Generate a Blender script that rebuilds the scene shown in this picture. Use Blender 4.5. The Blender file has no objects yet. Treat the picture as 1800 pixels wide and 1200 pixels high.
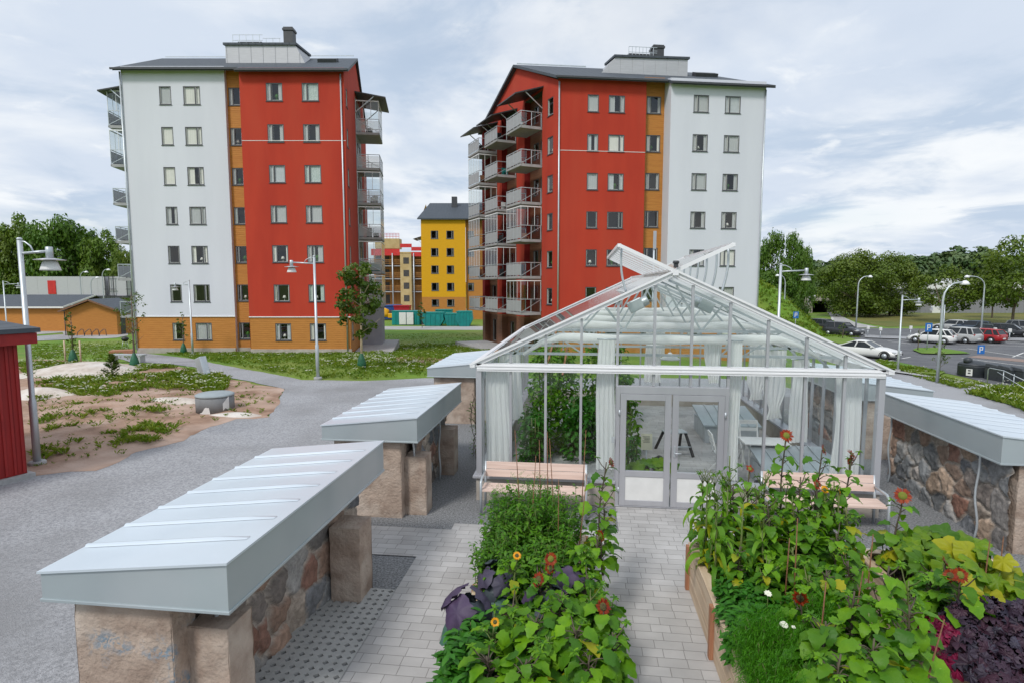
import bpy, math, random
from mathutils import Vector, Matrix, noise
from mathutils.geometry import delaunay_2d_cdt
R = random.Random(7)
S = bpy.context.scene
COL = S.collection
PI = math.pi
# ------------------------------------------------------------------ camera
FPX = 1030.0; PITCH = math.atan(100/FPX); YAW = math.radians(7.0); CAMH = 4.0
FW = Vector((-math.sin(YAW)*math.cos(PITCH), math.cos(YAW)*math.cos(PITCH), -math.sin(PITCH)))
RT = Vector((math.cos(YAW), math.sin(YAW), 0)); UPV = RT.cross(FW)
FH = Vector((-math.sin(YAW), math.cos(YAW), 0)); EYE = Vector((0, 0, CAMH))
cam = bpy.data.objects.new("camera", bpy.data.cameras.new("camera")); COL.objects.link(cam)
cam.data.sensor_width = 36; cam.data.lens = 36*FPX/1800; cam.data.clip_end = 6000; cam.data.clip_start = .05
cam.matrix_world = Matrix.Translation(EYE) @ Matrix((RT, UPV, -FW)).transposed().to_4x4()
S.camera = cam
def ray(px, py): return FW + RT*((px-900)/FPX) - UPV*((py-600)/FPX)
def onz(px, py, z=0.0): d = ray(px, py); return EYE + d*((z-CAMH)/d.z)
def ony(px, py, y): d = ray(px, py); return EYE + d*(y/d.y)
def sm(t): t = min(1, max(0, t)); return t*t*(3-2*t)
def ter(x, y):
    f = x*FH.x + y*FH.y; r = x*RT.x + y*RT.y
    s = sm((f-24)/34); t = sm((r-9)/9)*sm((f-13)/13)
    z = -1.75*(1-(1-s)*(1-t))
    return z
def gp(px, py):                       # where the line of sight of a pixel meets the terrain
    d = ray(px, py); t = 3.0
    while t < 400:
        p = EYE + d*t
        if p.z <= ter(p.x, p.y): break
        t *= 1.004
    return Vector((p.x, p.y, ter(p.x, p.y)))
def pos(px, dist):                    # a column of the picture at a distance ahead
    v = FH*dist + RT*((px-900)/FPX*dist)*1.0
    return Vector((v.x, v.y, ter(v.x, v.y)))
# ------------------------------------------------------------------ mesh builder
class MB:
    def __init__(s): s.v = []; s.f = []; s.t = []; s.m = []; s.s = []
    def add(s, vs, fs, tint=.5, mi=0, smo=False):
        b = len(s.v); s.v.extend([tuple(v) for v in vs])
        for f in fs:
            s.f.append([i+b for i in f]); s.t.append(tint); s.m.append(mi); s.s.append(smo)
        return s
    def box(s, x0, x1, y0, y1, z0, z1, **k):
        vs = [(x, y, z) for z in (z0, z1) for y in (y0, y1) for x in (x0, x1)]
        return s.add(vs, [(0,2,3,1),(4,5,7,6),(0,1,5,4),(2,6,7,3),(0,4,6,2),(1,3,7,5)], **k)
    def obox(s, c, size, rz=0.0, rx=0.0, ry=0.0, **k):
        M = Matrix.Translation(c) @ Matrix.Rotation(rz, 4, 'Z') @ Matrix.Rotation(rx, 4, 'X') @ Matrix.Rotation(ry, 4, 'Y')
        a, b, d = size[0]/2, size[1]/2, size[2]/2
        vs = [M @ Vector((x, y, z)) for z in (-d, d) for y in (-b, b) for x in (-a, a)]
        return s.add(vs, [(0,2,3,1),(4,5,7,6),(0,1,5,4),(2,6,7,3),(0,4,6,2),(1,3,7,5)], **k)
    def bar(s, p, q, w, h, up=(0,0,1), **k):
        p = Vector(p); q = Vector(q); d = (q-p).normalized(); u = Vector(up)
        if abs(d.dot(u)) > .99: u = Vector((0,1,0))
        x = d.cross(u).normalized(); y = x.cross(d)
        vs = [a + x*(i*w/2) + y*(j*h/2) for a in (p, q) for j in (-1, 1) for i in (-1, 1)]
        return s.add(vs, [(0,1,3,2),(4,6,7,5),(0,4,5,1),(2,3,7,6),(0,2,6,4),(1,5,7,3)], **k)
    def tube(s, pts, r, n=8, smo=True, **k):
        pts = [Vector(p) for p in pts]; rs = r if isinstance(r, (list, tuple)) else [r]*len(pts)
        vs = []; fs = []; L = len(pts); ref = None
        for i, p in enumerate(pts):
            d = (pts[min(i+1, L-1)]-pts[max(i-1, 0)]).normalized()
            if ref is None: ref = Vector((1,0,0)) if abs(d.x) < .8 else Vector((0,1,0))
            x = d.cross(ref).normalized(); y = d.cross(x); ref = x.cross(d)
            if ref.length < 1e-6: ref = Vector((1,0,0))
            for j in range(n):
                a = 2*PI*j/n; vs.append(p + (x*math.cos(a) + y*math.sin(a))*rs[i])
        for i in range(L-1):
            for j in range(n):
                a = i*n+j; b = i*n+(j+1) % n; fs.append((a, b, b+n, a+n))
        fs.append(tuple(range(n))[::-1]); fs.append(tuple((L-1)*n+j for j in range(n)))
        return s.add(vs, fs, smo=smo, **k)
    def lathe(s, prof, n=16, c=(0,0,0), smo=True, **k):
        vs = []; fs = []; L = len(prof)
        for r, z in prof:
            for j in range(n):
                a = 2*PI*j/n; vs.append((c[0]+r*math.cos(a), c[1]+r*math.sin(a), c[2]+z))
        for i in range(L-1):
            for j in range(n):
                a = i*n+j; b = i*n+(j+1) % n; fs.append((a, b, b+n, a+n))
        fs.append(tuple(range(n))[::-1]); fs.append(tuple((L-1)*n+j for j in range(n)))
        return s.add(vs, fs, smo=smo, **k)
    def prism(s, poly, z0, z1, **k):
        n = len(poly); vs = [(p[0], p[1], z0) for p in poly]+[(p[0], p[1], z1) for p in poly]
        fs = [tuple(range(n))[::-1], tuple(range(n, 2*n))]+[(i, (i+1) % n, n+(i+1) % n, n+i) for i in range(n)]
        return s.add(vs, fs, **k)
    def build(s, name, mats, parent=None, bevel=0, seg=2):
        me = bpy.data.meshes.new(name); me.from_pydata(s.v, [], s.f)
        mats = mats if isinstance(mats, (list, tuple)) else [mats]
        for m in mats: me.materials.append(m)
        me.polygons.foreach_set('material_index', s.m); me.polygons.foreach_set('use_smooth', s.s)
        at = me.attributes.new('tint', 'FLOAT', 'FACE'); at.data.foreach_set('value', s.t)
        me.update(); o = bpy.data.objects.new(name, me); COL.objects.link(o)
        if parent: o.parent = parent
        if bevel:
            b = o.modifiers.new('bevel', 'BEVEL'); b.width = bevel; b.segments = seg; b.limit_method = 'ANGLE'; b.angle_limit = math.radians(40)
        return o
def tag(o, label=None, cat=None, group=None, kind=None):
    for k, v in (('label', label), ('category', cat), ('group', group), ('kind', kind)):
        if v: o[k] = v
    return o
def thing(name, label, cat, loc=(0,0,0), rz=0.0, group=None):
    o = bpy.data.objects.new(name, None); COL.objects.link(o); o.location = loc; o.rotation_euler = (0, 0, rz)
    o.empty_display_size = .2
    return tag(o, label, cat, group)
def kids(o): return [c for c in bpy.data.objects if c.parent == o]
CH = {}
def dup(o, loc, rz=0.0, label=None, sc=None, parent=None):
    ch = CH.get(o.name)
    if ch is None: ch = CH[o.name] = [c for c in COL.objects if c.parent is o]
    c = o.copy(); COL.objects.link(c)
    if parent is None:
        c.location = loc; c.rotation_euler = (0, 0, rz)
        if sc: c.scale = sc if isinstance(sc, tuple) else (sc, sc, sc)
        if label: c['label'] = label
    else: c.parent = parent
    for k in ch: dup(k, None, parent=c)
    return c
# ------------------------------------------------------------------ materials
def lin(c): return tuple((x/12.92 if x <= .04045 else ((x+.055)/1.055)**2.4) for x in c)
MATS = {}
def mat(name, a, b=None, scale=4.0, detail=5, lo=.35, hi=.65, rough=.7, metal=0.0, bump=0.0, bscale=None, tint=None, stretch=None, spec=.5, b2=None, s2=1.0, bdist=.02):
    m = bpy.data.materials.new(name); m.use_nodes = True; nt = m.node_tree; N = nt.nodes; L = nt.links
    P = N['Principled BSDF']; P.inputs['Roughness'].default_value = rough; P.inputs['Metallic'].default_value = metal
    P.inputs['Specular IOR Level'].default_value = spec
    tc = N.new('ShaderNodeTexCoord'); vec = tc.outputs['Object']
    if stretch:
        mp = N.new('ShaderNodeMapping'); mp.inputs['Scale'].default_value = stretch; L.new(vec, mp.inputs['Vector']); vec = mp.outputs['Vector']
    P.inputs['Base Color'].default_value = (*a, 1); out = None
    def noi(sc, de=detail):
        n = N.new('ShaderNodeTexNoise'); n.inputs['Scale'].default_value = sc; n.inputs['Detail'].default_value = de; L.new(vec, n.inputs['Vector']); return n
    def mix(fac, c1, c2):
        x = N.new('ShaderNodeMix'); x.data_type = 'RGBA'; L.new(fac, x.inputs['Factor'])
        for c, i in ((c1, 'A'), (c2, 'B')):
            s = [q for q in x.inputs if q.name == i and q.type == 'RGBA'][0]
            if isinstance(c, tuple): s.default_value = (*c, 1)
            else: L.new(c, s)
        return [q for q in x.outputs if q.type == 'RGBA'][0]
    def ramp(fac, lo, hi):
        r = N.new('ShaderNodeMapRange'); r.inputs[1].default_value = lo; r.inputs[2].default_value = hi; L.new(fac, r.inputs[0]); return r.outputs[0]
    if b: out = mix(ramp(noi(scale).outputs['Fac'], lo, hi), a, b)
    if b2: out = mix(ramp(noi(s2, 3).outputs['Fac'], .45, .7), out or a, b2)
    if tint:
        at = N.new('ShaderNodeAttribute'); at.attribute_name = 'tint'; out = mix(at.outputs['Fac'], out or a, tint)
    if out: L.new(out, P.inputs['Base Color'])
    if bump:
        bp = N.new('ShaderNodeBump'); bp.inputs['Strength'].default_value = bump; bp.inputs['Distance'].default_value = bdist
        L.new(noi(bscale or scale*4).outputs['Fac'], bp.inputs['Height']); L.new(bp.outputs['Normal'], P.inputs['Normal'])
    m['_p'] = 1; MATS[name] = m
    return m
def leafmat(name, a, b, tint, rough=.5, scale=8.0, trans=.3, spec=.35, bump=0):
    m = mat(name, a, b, scale=scale, rough=rough, tint=tint, spec=spec, bump=bump, bscale=38, bdist=.006); nt = m.node_tree; N = nt.nodes; L = nt.links
    P = N['Principled BSDF']; out = N['Material Output']; tr = N.new('ShaderNodeBsdfTranslucent'); mx = N.new('ShaderNodeMixShader')
    mx.inputs[0].default_value = trans; src = P.inputs['Base Color'].links[0].from_socket
    hs = N.new('ShaderNodeHueSaturation'); hs.inputs['Value'].default_value = 1.25; hs.inputs['Saturation'].default_value = 1.1
    L.new(src, hs.inputs['Color']); L.new(hs.outputs[0], tr.inputs['Color'])
    L.new(P.outputs[0], mx.inputs[1]); L.new(tr.outputs[0], mx.inputs[2]); L.new(mx.outputs[0], out.inputs['Surface'])
    return m
def glassmat(name, tcol=(.93,.96,.95), ior=1.45, boost=1.0, rough=0.0):
    m = bpy.data.materials.new(name); m.use_nodes = True; nt = m.node_tree; N = nt.nodes; L = nt.links
    N.remove(N['Principled BSDF']); lw = N.new('ShaderNodeLayerWeight'); lw.inputs['Blend'].default_value = .5; pw = N.new('ShaderNodeMath'); pw.operation = 'POWER'; pw.inputs[1].default_value = 5; L.new(lw.outputs['Facing'], pw.inputs[0])
    f0 = ((ior-1)/(ior+1))**2*boost; mu = N.new('ShaderNodeMath'); mu.operation = 'MULTIPLY_ADD'; mu.inputs[1].default_value = 1-f0; mu.inputs[2].default_value = f0; mu.use_clamp = True; L.new(pw.outputs[0], mu.inputs[0])
    t = N.new('ShaderNodeBsdfTransparent'); t.inputs[0].default_value = (*tcol, 1); g = N.new('ShaderNodeBsdfGlossy'); g.inputs['Roughness'].default_value = rough
    mx = N.new('ShaderNodeMixShader'); L.new(mu.outputs[0], mx.inputs[0]); L.new(t.outputs[0], mx.inputs[1]); L.new(g.outputs[0], mx.inputs[2])
    L.new(mx.outputs[0], N['Material Output'].inputs['Surface']); return m
def grooved(name, a, b, axis, pitch, rough=.65, depth=.012, width=.12, stretch=(1,1,12), scale=1.5, metal=0.0):
    # boards or standing profiles: bump grooves every `pitch` along an axis of the object
    m = mat(name, a, b, scale=scale, rough=rough, stretch=stretch, metal=metal); nt = m.node_tree; N = nt.nodes; L = nt.links
    tc = N.new('ShaderNodeTexCoord'); sx = N.new('ShaderNodeSeparateXYZ'); L.new(tc.outputs['Object'], sx.inputs[0])
    d = N.new('ShaderNodeMath'); d.operation = 'DIVIDE'; d.inputs[1].default_value = pitch; L.new(sx.outputs[axis], d.inputs[0])
    fr = N.new('ShaderNodeMath'); fr.operation = 'FRACT'; L.new(d.outputs[0], fr.inputs[0])
    pp = N.new('ShaderNodeMath'); pp.operation = 'PINGPONG'; pp.inputs[1].default_value = .5; L.new(fr.outputs[0], pp.inputs[0])
    mr = N.new('ShaderNodeMapRange'); mr.inputs[1].default_value = 0; mr.inputs[2].default_value = width; L.new(pp.outputs[0], mr.inputs[0])
    bp = N.new('ShaderNodeBump'); bp.inputs['Distance'].default_value = depth; bp.inputs['Strength'].default_value = 1; L.new(mr.outputs[0], bp.inputs['Height'])
    L.new(bp.outputs['Normal'], N['Principled BSDF'].inputs['Normal']); return m
# ------------------------------------------------------------------ sky, sun
SUN_EL, SUN_AZ = math.radians(48), math.radians(205)      # azimuth clockwise from +y; behind the camera, a little left
w = bpy.data.worlds.new("World"); S.world = w; w.use_nodes = True
N = w.node_tree.nodes; L = w.node_tree.links; bg = N['Background']
sky = N.new('ShaderNodeTexSky'); sky.sky_type = 'NISHITA'; sky.sun_disc = False; sky.sun_elevation = SUN_EL; sky.sun_rotation = SUN_AZ
sky.air_density = 1.0; sky.dust_density = 1.5; sky.ozone_density = 1.2
tc = N.new('ShaderNodeTexCoord'); sx = N.new('ShaderNodeSeparateXYZ'); L.new(tc.outputs['Generated'], sx.inputs[0])
def wm(op, a, b=None):
    n = N.new('ShaderNodeMath'); n.operation = op
    for i, q in enumerate((a, b)):
        if q is None: continue
        if isinstance(q, (int, float)): n.inputs[i].default_value = q
        else: L.new(q, n.inputs[i])
    return n.outputs[0]
zz = wm('ADD', wm('MAXIMUM', sx.outputs['Z'], 0.0), .16)
cx = N.new('ShaderNodeCombineXYZ'); L.new(wm('DIVIDE', sx.outputs['X'], zz), cx.inputs[0]); L.new(wm('DIVIDE', sx.outputs['Y'], zz), cx.inputs[1])
def wn(scale, det, rough, dist=0.0, off=(0,0,0)):
    mp = N.new('ShaderNodeMapping'); mp.inputs['Location'].default_value = off; L.new(cx.outputs[0], mp.inputs['Vector'])
    n = N.new('ShaderNodeTexNoise'); n.inputs['Scale'].default_value = scale; n.inputs['Detail'].default_value = det; n.inputs['Roughness'].default_value = rough
    n.inputs['Distortion'].default_value = dist; L.new(mp.outputs[0], n.inputs['Vector']); return n.outputs['Fac']
def wr(f, lo, hi, a=0, b=1):
    r = N.new('ShaderNodeMapRange'); r.interpolation_type = 'SMOOTHSTEP'
    for i, q in enumerate((lo, hi, a, b)): r.inputs[i+1].default_value = q
    L.new(f, r.inputs[0]); return r.outputs[0]
def wmix(f, a, b):
    x = N.new('ShaderNodeMix'); x.data_type = 'RGBA'
    if isinstance(f, float): x.inputs[0].default_value = f
    else: L.new(f, x.inputs[0])
    for c, i in ((a, 6), (b, 7)):
        if isinstance(c, tuple): x.inputs[i].default_value = (*c, 1)
        else: L.new(c, x.inputs[i])
    return x.outputs[2]
CL = 6.3                                                    # cloud radiance in the units of the sky texture
grey = tuple(CL*k for k in (.82, .92, 1.07)); white = tuple(CL*k for k in (1.14, 1.18, 1.22)); slate = tuple(CL*k for k in (.66, .79, .97))
c1 = wmix(wr(wn(.9, 8, .55, .25), .40, .63), grey, white)
c2 = wmix(wr(wn(1.3, 10, .60, .45, (3.1, 1.7, 0)), .47, .66), c1, slate)
c3 = wmix(wr(wn(3.2, 8, .6, .5, (7.3, 2.2, 0)), .55, .74, 0, .75), c2, white)
cov = wr(wn(.55, 6, .5, .2, (1.4, 5.2, 0)), .30, .52, .72, 1)
fin = wmix(cov, sky.outputs[0], c3); L.new(fin, bg.inputs['Color']); bg.inputs['Strength'].default_value = .090
sl = bpy.data.lights.new("sun", 'SUN'); sl.energy = 1.5; sl.angle = math.radians(11); sl.color = (1, .965, .915)
so = bpy.data.objects.new("sun", sl); COL.objects.link(so)
sd = Vector((math.sin(SUN_AZ)*math.cos(SUN_EL), math.cos(SUN_AZ)*math.cos(SUN_EL), math.sin(SUN_EL)))
so.rotation_euler = sd.to_track_quat('Z', 'Y').to_euler(); so.location = (0, 0, 60)
S.view_settings.view_transform = 'Standard'; S.view_settings.look = 'None'; S.view_settings.exposure = .54; S.view_settings.gamma = 1
S.render.engine = 'CYCLES'; S.cycles.max_bounces = 8; S.cycles.transparent_max_bounces = 24; S.cycles.diffuse_bounces = 3; S.cycles.glossy_bounces = 3
S.cycles.use_denoising = True; S.cycles.caustics_reflective = False; S.cycles.caustics_refractive = False
S.render.resolution_x = 1024; S.render.resolution_y = 682
# ================================================================== materials of the place
M = {}
M['lawn'] = mat('lawn_grass', (.085,.19,.008), (.15,.255,.018), scale=.35, detail=11, rough=.9, bump=.6, bscale=25, b2=(.19,.22,.04), s2=.12)
M['field'] = mat('dry_field', (.17,.15,.03), (.11,.13,.022), scale=.25, detail=9, rough=.95, bump=.5, bscale=20)
M['gravel'] = mat('grey_gravel', (.25,.255,.27), (.43,.435,.455), scale=26, detail=12, rough=.95, bump=.8, bscale=60, b2=(.23,.23,.235), s2=.3)
M['dgravel'] = mat('dark_gravel', (.12,.125,.13), (.31,.315,.325), scale=34, detail=10, rough=.95, bump=.9, bscale=70)
M['sand'] = mat('pink_sand', (.38,.245,.175), (.25,.155,.105), scale=1.6, detail=12, lo=.4, hi=.62, rough=.97, bump=.9, bscale=9, b2=(.50,.37,.30), s2=.6, bdist=.04)
M['rock'] = mat('pale_rock', (.62,.56,.50), (.46,.39,.33), scale=2.5, detail=12, rough=.9, bump=.9, bscale=6, bdist=.05, b2=(.66,.62,.58), s2=1.2)
M['asphalt'] = mat('asphalt', (.105,.108,.118), (.14,.143,.152), scale=.8, detail=10, rough=.9, bump=.3, bscale=90)
M['paleroad'] = mat('pale_concrete_road', (.42,.41,.40), (.34,.335,.33), scale=.6, detail=9, rough=.92, bump=.3, bscale=60)
M['kerb'] = mat('granite_kerb', (.42,.42,.42), (.33,.33,.33), scale=9, rough=.9)
M['paint'] = mat('road_paint', (.72,.72,.70), (.58,.58,.57), scale=5, rough=.8)
M['concrete'] = mat('concrete', (.42,.38,.34), (.33,.29,.25), scale=3, detail=9, rough=.92, bump=.35, bscale=25, b2=(.47,.44,.40), s2=.8)
M['oldconc'] = mat('old_pink_concrete', (.44,.345,.28), (.29,.215,.17), scale=4.2, detail=15, rough=.95, bump=1.0, bscale=26, b2=(.50,.42,.355), s2=2.4, bdist=.02)
M['zinc'] = mat('galvanised_sheet', (.66,.73,.79), (.61,.68,.74), scale=1.1, detail=8, rough=.38, metal=.35, b2=(.70,.76,.81), s2=.5)
M['zincside'] = mat('galvanised_fascia', (.44,.50,.52), (.38,.43,.455), scale=.9, detail=7, rough=.45, metal=.4, b2=(.52,.55,.57), s2=.5)
M['alu'] = mat('brushed_aluminium', (.54,.545,.58), (.47,.475,.51), scale=2, rough=.36, metal=.45, stretch=(1,1,.2))
M['aluw'] = mat('white_aluminium', (.86,.86,.88), (.82,.82,.84), scale=2, rough=.4, metal=.1)
M['white'] = mat('white_lacquer', (.78,.78,.77), (.72,.72,.71), scale=6, rough=.45)
M['galv'] = mat('galvanised_pole', (.58,.62,.65), (.48,.52,.55), scale=5, detail=8, rough=.42, metal=.5, stretch=(1,1,.3))
M['dark'] = mat('dark_metal', (.045,.048,.055), (.06,.062,.07), scale=4, rough=.5)
M['black'] = mat('black_plastic', (.018,.018,.02), (.03,.03,.032), scale=6, rough=.5)
M['glass'] = glassmat('clear_glass', (.94,.972,.968), 1.45, 1.8)
M['wglass'] = glassmat('window_glass', (.97,.985,.99), 1.52, 2.0)
M['bglass'] = glassmat('balcony_glass', (.86,.90,.90), 1.5, 2.2)
def milky():
    m = bpy.data.materials.new('milky_glass'); m.use_nodes = True; N = m.node_tree.nodes; L = m.node_tree.links; P = N['Principled BSDF']; P.inputs['Base Color'].default_value = (.62,.65,.66,1); P.inputs['Roughness'].default_value = .15
    t = N.new('ShaderNodeBsdfTransparent'); mx = N.new('ShaderNodeMixShader'); mx.inputs[0].default_value = .5; L.new(t.outputs[0], mx.inputs[1]); L.new(P.outputs[0], mx.inputs[2]); L.new(mx.outputs[0], N['Material Output'].inputs['Surface']); return m
M['mglass'] = milky()
M['curtain'] = leafmat('white_curtain', (.92,.92,.91), (.89,.89,.88), (.90,.90,.89), rough=.9, scale=6, trans=.45)
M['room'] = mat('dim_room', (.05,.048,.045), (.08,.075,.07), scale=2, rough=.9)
M['wood'] = mat('pale_planed_wood', (.66,.52,.38), (.52,.38,.26), scale=3, detail=8, rough=.7, stretch=(6,.5,6), bump=.15, bscale=14)
M['woodpost'] = mat('red_brown_wood', (.42,.20,.11), (.32,.14,.075), scale=4, detail=8, rough=.75, stretch=(8,8,.6))
M['benchwood'] = mat('pink_washed_wood', (.75,.585,.51), (.63,.47,.40), scale=3, detail=8, rough=.7, stretch=(.5,8,8))
M['soil'] = mat('dark_soil', (.05,.034,.022), (.085,.06,.04), scale=18, detail=9, rough=.97, bump=.9, bscale=30)
M['clad'] = grooved('ochre_boards', (.53,.22,.04), (.45,.175,.03), 'Z', .145)
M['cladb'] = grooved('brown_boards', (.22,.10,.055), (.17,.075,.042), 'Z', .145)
M['redboard'] = grooved('falu_red_boards', (.30,.012,.010), (.22,.008,.008), 'Y', .16, stretch=(6,6,.4))
M['redtrim'] = mat('red_trim', (.32,.014,.012), (.25,.01,.01), scale=5, rough=.6)
M['whitewall'] = mat('white_render', (.68,.69,.765), (.625,.635,.71), scale=.4, detail=10, rough=.93, bump=.12, bscale=60, stretch=(1.6,1.6,.3), lo=.3, hi=.7)
M['redwall'] = mat('red_render', (.50,.048,.022), (.41,.034,.017), scale=.5, detail=10, rough=.93, bump=.12, bscale=60, b2=(.45,.052,.026), s2=.3, stretch=(1.6,1.6,.35), lo=.3, hi=.7)
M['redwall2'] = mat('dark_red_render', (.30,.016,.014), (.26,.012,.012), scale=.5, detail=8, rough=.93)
M['yellow'] = grooved('yellow_render', (.72,.37,.008), (.66,.33,.006), 'X', 1.2, depth=.006, width=.02, rough=.9)
M['roof'] = grooved('slate_sheet_roof', (.050,.062,.078), (.062,.075,.092), 'X', .5, depth=.03, width=.06, rough=.6)
M['penth'] = grooved('silver_cassettes', (.50,.50,.52), (.45,.45,.47), 'X', .9, depth=.02, width=.03, rough=.5, metal=.4)
M['sill'] = mat('dark_frame', (.07,.072,.085), (.085,.088,.10), scale=3, rough=.5)
M['inner'] = mat('pale_sash', (.60,.60,.58), (.55,.55,.53), scale=3, rough=.6)
M['slab'] = mat('balcony_slab', (.40,.40,.41), (.33,.33,.34), scale=2, rough=.9)
M['panel'] = grooved('grey_balcony_panel', (.40,.41,.43), (.36,.37,.39), 'X', .3, depth=.01, width=.06, rough=.5)
M['teal'] = mat('teal_paint', (.005,.27,.25), (.01,.21,.20), scale=1.5, rough=.45)
M['greenbag'] = mat('green_tarpaulin', (.012,.09,.045), (.02,.13,.06), scale=6, rough=.5, bump=.5, bscale=14)
# -- foliage
M['lf_sun'] = leafmat('sunflower_leaf', (.115,.29,.007), (.20,.40,.010), (.040,.14,.008), bump=.8)
M['lf_corn'] = leafmat('corn_leaf', (.15,.34,.02), (.22,.38,.03), (.09,.23,.018), trans=.35)
M['lf_fern'] = leafmat('feathery_leaf', (.075,.28,.010), (.12,.36,.016), (.05,.18,.010), trans=.35)
M['lf_pea'] = leafmat('pea_leaf', (.085,.25,.010), (.15,.33,.016), (.05,.15,.01), trans=.35)
M['lf_pump'] = leafmat('pumpkin_leaf', (.13,.26,.010), (.22,.33,.010), (.06,.16,.012), trans=.3, bump=.8)
M['lf_gold'] = leafmat('yellowing_leaf', (.44,.40,.015), (.36,.36,.012), (.27,.33,.015), trans=.3)
M['lf_kale'] = leafmat('purple_kale_leaf', (.022,.020,.036), (.06,.055,.085), (.055,.018,.034), trans=.08, rough=.55, scale=14, bump=.8)
M['lf_kaler'] = leafmat('crimson_kale_leaf', (.22,.008,.05), (.28,.012,.07), (.12,.006,.035), trans=.2)
M['lf_cab'] = leafmat('red_cabbage_leaf', (.06,.04,.085), (.085,.055,.11), (.05,.11,.09), trans=.08, rough=.55, scale=10)
M['lf_cabg'] = leafmat('bluegreen_cabbage_leaf', (.07,.17,.12), (.10,.21,.15), (.06,.13,.11), trans=.15)
M['lf_pars'] = leafmat('parsley_leaf', (.045,.20,.015), (.075,.25,.02), (.03,.13,.012), trans=.3)
M['stem'] = mat('green_stem', (.10,.17,.03), (.14,.15,.05), scale=9, rough=.7)
M['stemd'] = mat('dark_stem', (.10,.085,.05), (.07,.05,.04), scale=9, rough=.7)
M['cane'] = mat('brown_cane', (.24,.11,.05), (.14,.06,.03), scale=9, rough=.7, stretch=(1,1,3))
M['rib'] = mat('leaf_rib', (.24,.42,.06), (.20,.36,.05), scale=9, rough=.6)
M['petal_r'] = leafmat('dark_red_petal', (.16,.008,.006), (.24,.015,.006), (.32,.045,.008), trans=.25)
M['petal_o'] = leafmat('rust_petal', (.42,.075,.010), (.33,.045,.008), (.20,.014,.006), trans=.25)
M['petal_y'] = leafmat('orange_petal', (.85,.36,.008), (.80,.27,.006), (.75,.45,.01), trans=.25)
M['disc'] = mat('seed_disc', (.07,.045,.02), (.12,.12,.03), scale=40, rough=.9, bump=.8, bscale=90)
M['discg'] = mat('green_disc', (.14,.20,.02), (.22,.20,.03), scale=40, rough=.9, bump=.8, bscale=90)
M['tree_a'] = leafmat('tree_leaf_dark', (.045,.12,.010), (.07,.16,.014), (.10,.18,.018), trans=.2, scale=.6)
M['tree_b'] = leafmat('tree_leaf_mid', (.065,.14,.012), (.10,.185,.016), (.13,.20,.02), trans=.2, scale=.6)
M['tree_c'] = leafmat('tree_leaf_olive', (.070,.13,.010), (.10,.16,.014), (.13,.18,.02), trans=.2, scale=.6)
M['tree_y'] = leafmat('young_leaf', (.085,.14,.012), (.12,.17,.02), (.055,.11,.012), trans=.3, scale=2)
M['farwood'] = leafmat('far_wood_leaf', (.055,.11,.04), (.08,.14,.05), (.11,.16,.055), trans=.1, scale=.3)
M['bark'] = mat('bark', (.13,.095,.07), (.20,.16,.13), scale=6, rough=.95, bump=.6, bscale=18)
M['weed'] = leafmat('weed_leaf', (.18,.26,.02), (.27,.32,.045), (.11,.20,.014), trans=.3, scale=.8)
M['daisy'] = mat('white_flower', (.78,.77,.68), (.70,.70,.55), scale=5, rough=.8)
# pavers
def paver():
    m = bpy.data.materials.new('block_paving'); m.use_nodes = True; N = m.node_tree.nodes; L = m.node_tree.links; P = N['Principled BSDF']; P.inputs['Roughness'].default_value = .9
    tc = N.new('ShaderNodeTexCoord'); b = N.new('ShaderNodeTexBrick'); L.new(tc.outputs['Object'], b.inputs['Vector'])
    b.offset = .37; b.offset_frequency = 2; b.squash = .72; b.squash_frequency = 3
    for k, v in (('Scale', 1), ('Mortar Size', .0035), ('Mortar Smooth', .3), ('Bias', 0), ('Brick Width', .31), ('Row Height', .155)): b.inputs[k].default_value = v
    b.inputs['Color1'].default_value = (.48,.468,.46,1); b.inputs['Color2'].default_value = (.40,.388,.38,1); b.inputs['Mortar'].default_value = (.27,.26,.25,1)
    n = N.new('ShaderNodeTexNoise'); n.inputs['Scale'].default_value = 1.7; n.inputs['Detail'].default_value = 10; L.new(tc.outputs['Object'], n.inputs['Vector'])
    r = N.new('ShaderNodeMapRange'); r.inputs[1].default_value = .3; r.inputs[2].default_value = .7; r.inputs[3].default_value = .84; r.inputs[4].default_value = 1.1; L.new(n.outputs['Fac'], r.inputs[0])
    x = N.new('ShaderNodeMix'); x.data_type = 'RGBA'; x.blend_type = 'MULTIPLY'; x.inputs[0].default_value = 1; L.new(b.outputs['Color'], x.inputs[6]); L.new(r.outputs[0], x.inputs[7]); L.new(x.outputs[2], P.inputs['Base Color'])
    bp = N.new('ShaderNodeBump'); bp.inputs['Distance'].default_value = .006; bp.invert = True; L.new(b.outputs['Fac'], bp.inputs['Height']); L.new(bp.outputs['Normal'], P.inputs['Normal']); return m
M['paver'] = paver()
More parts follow.
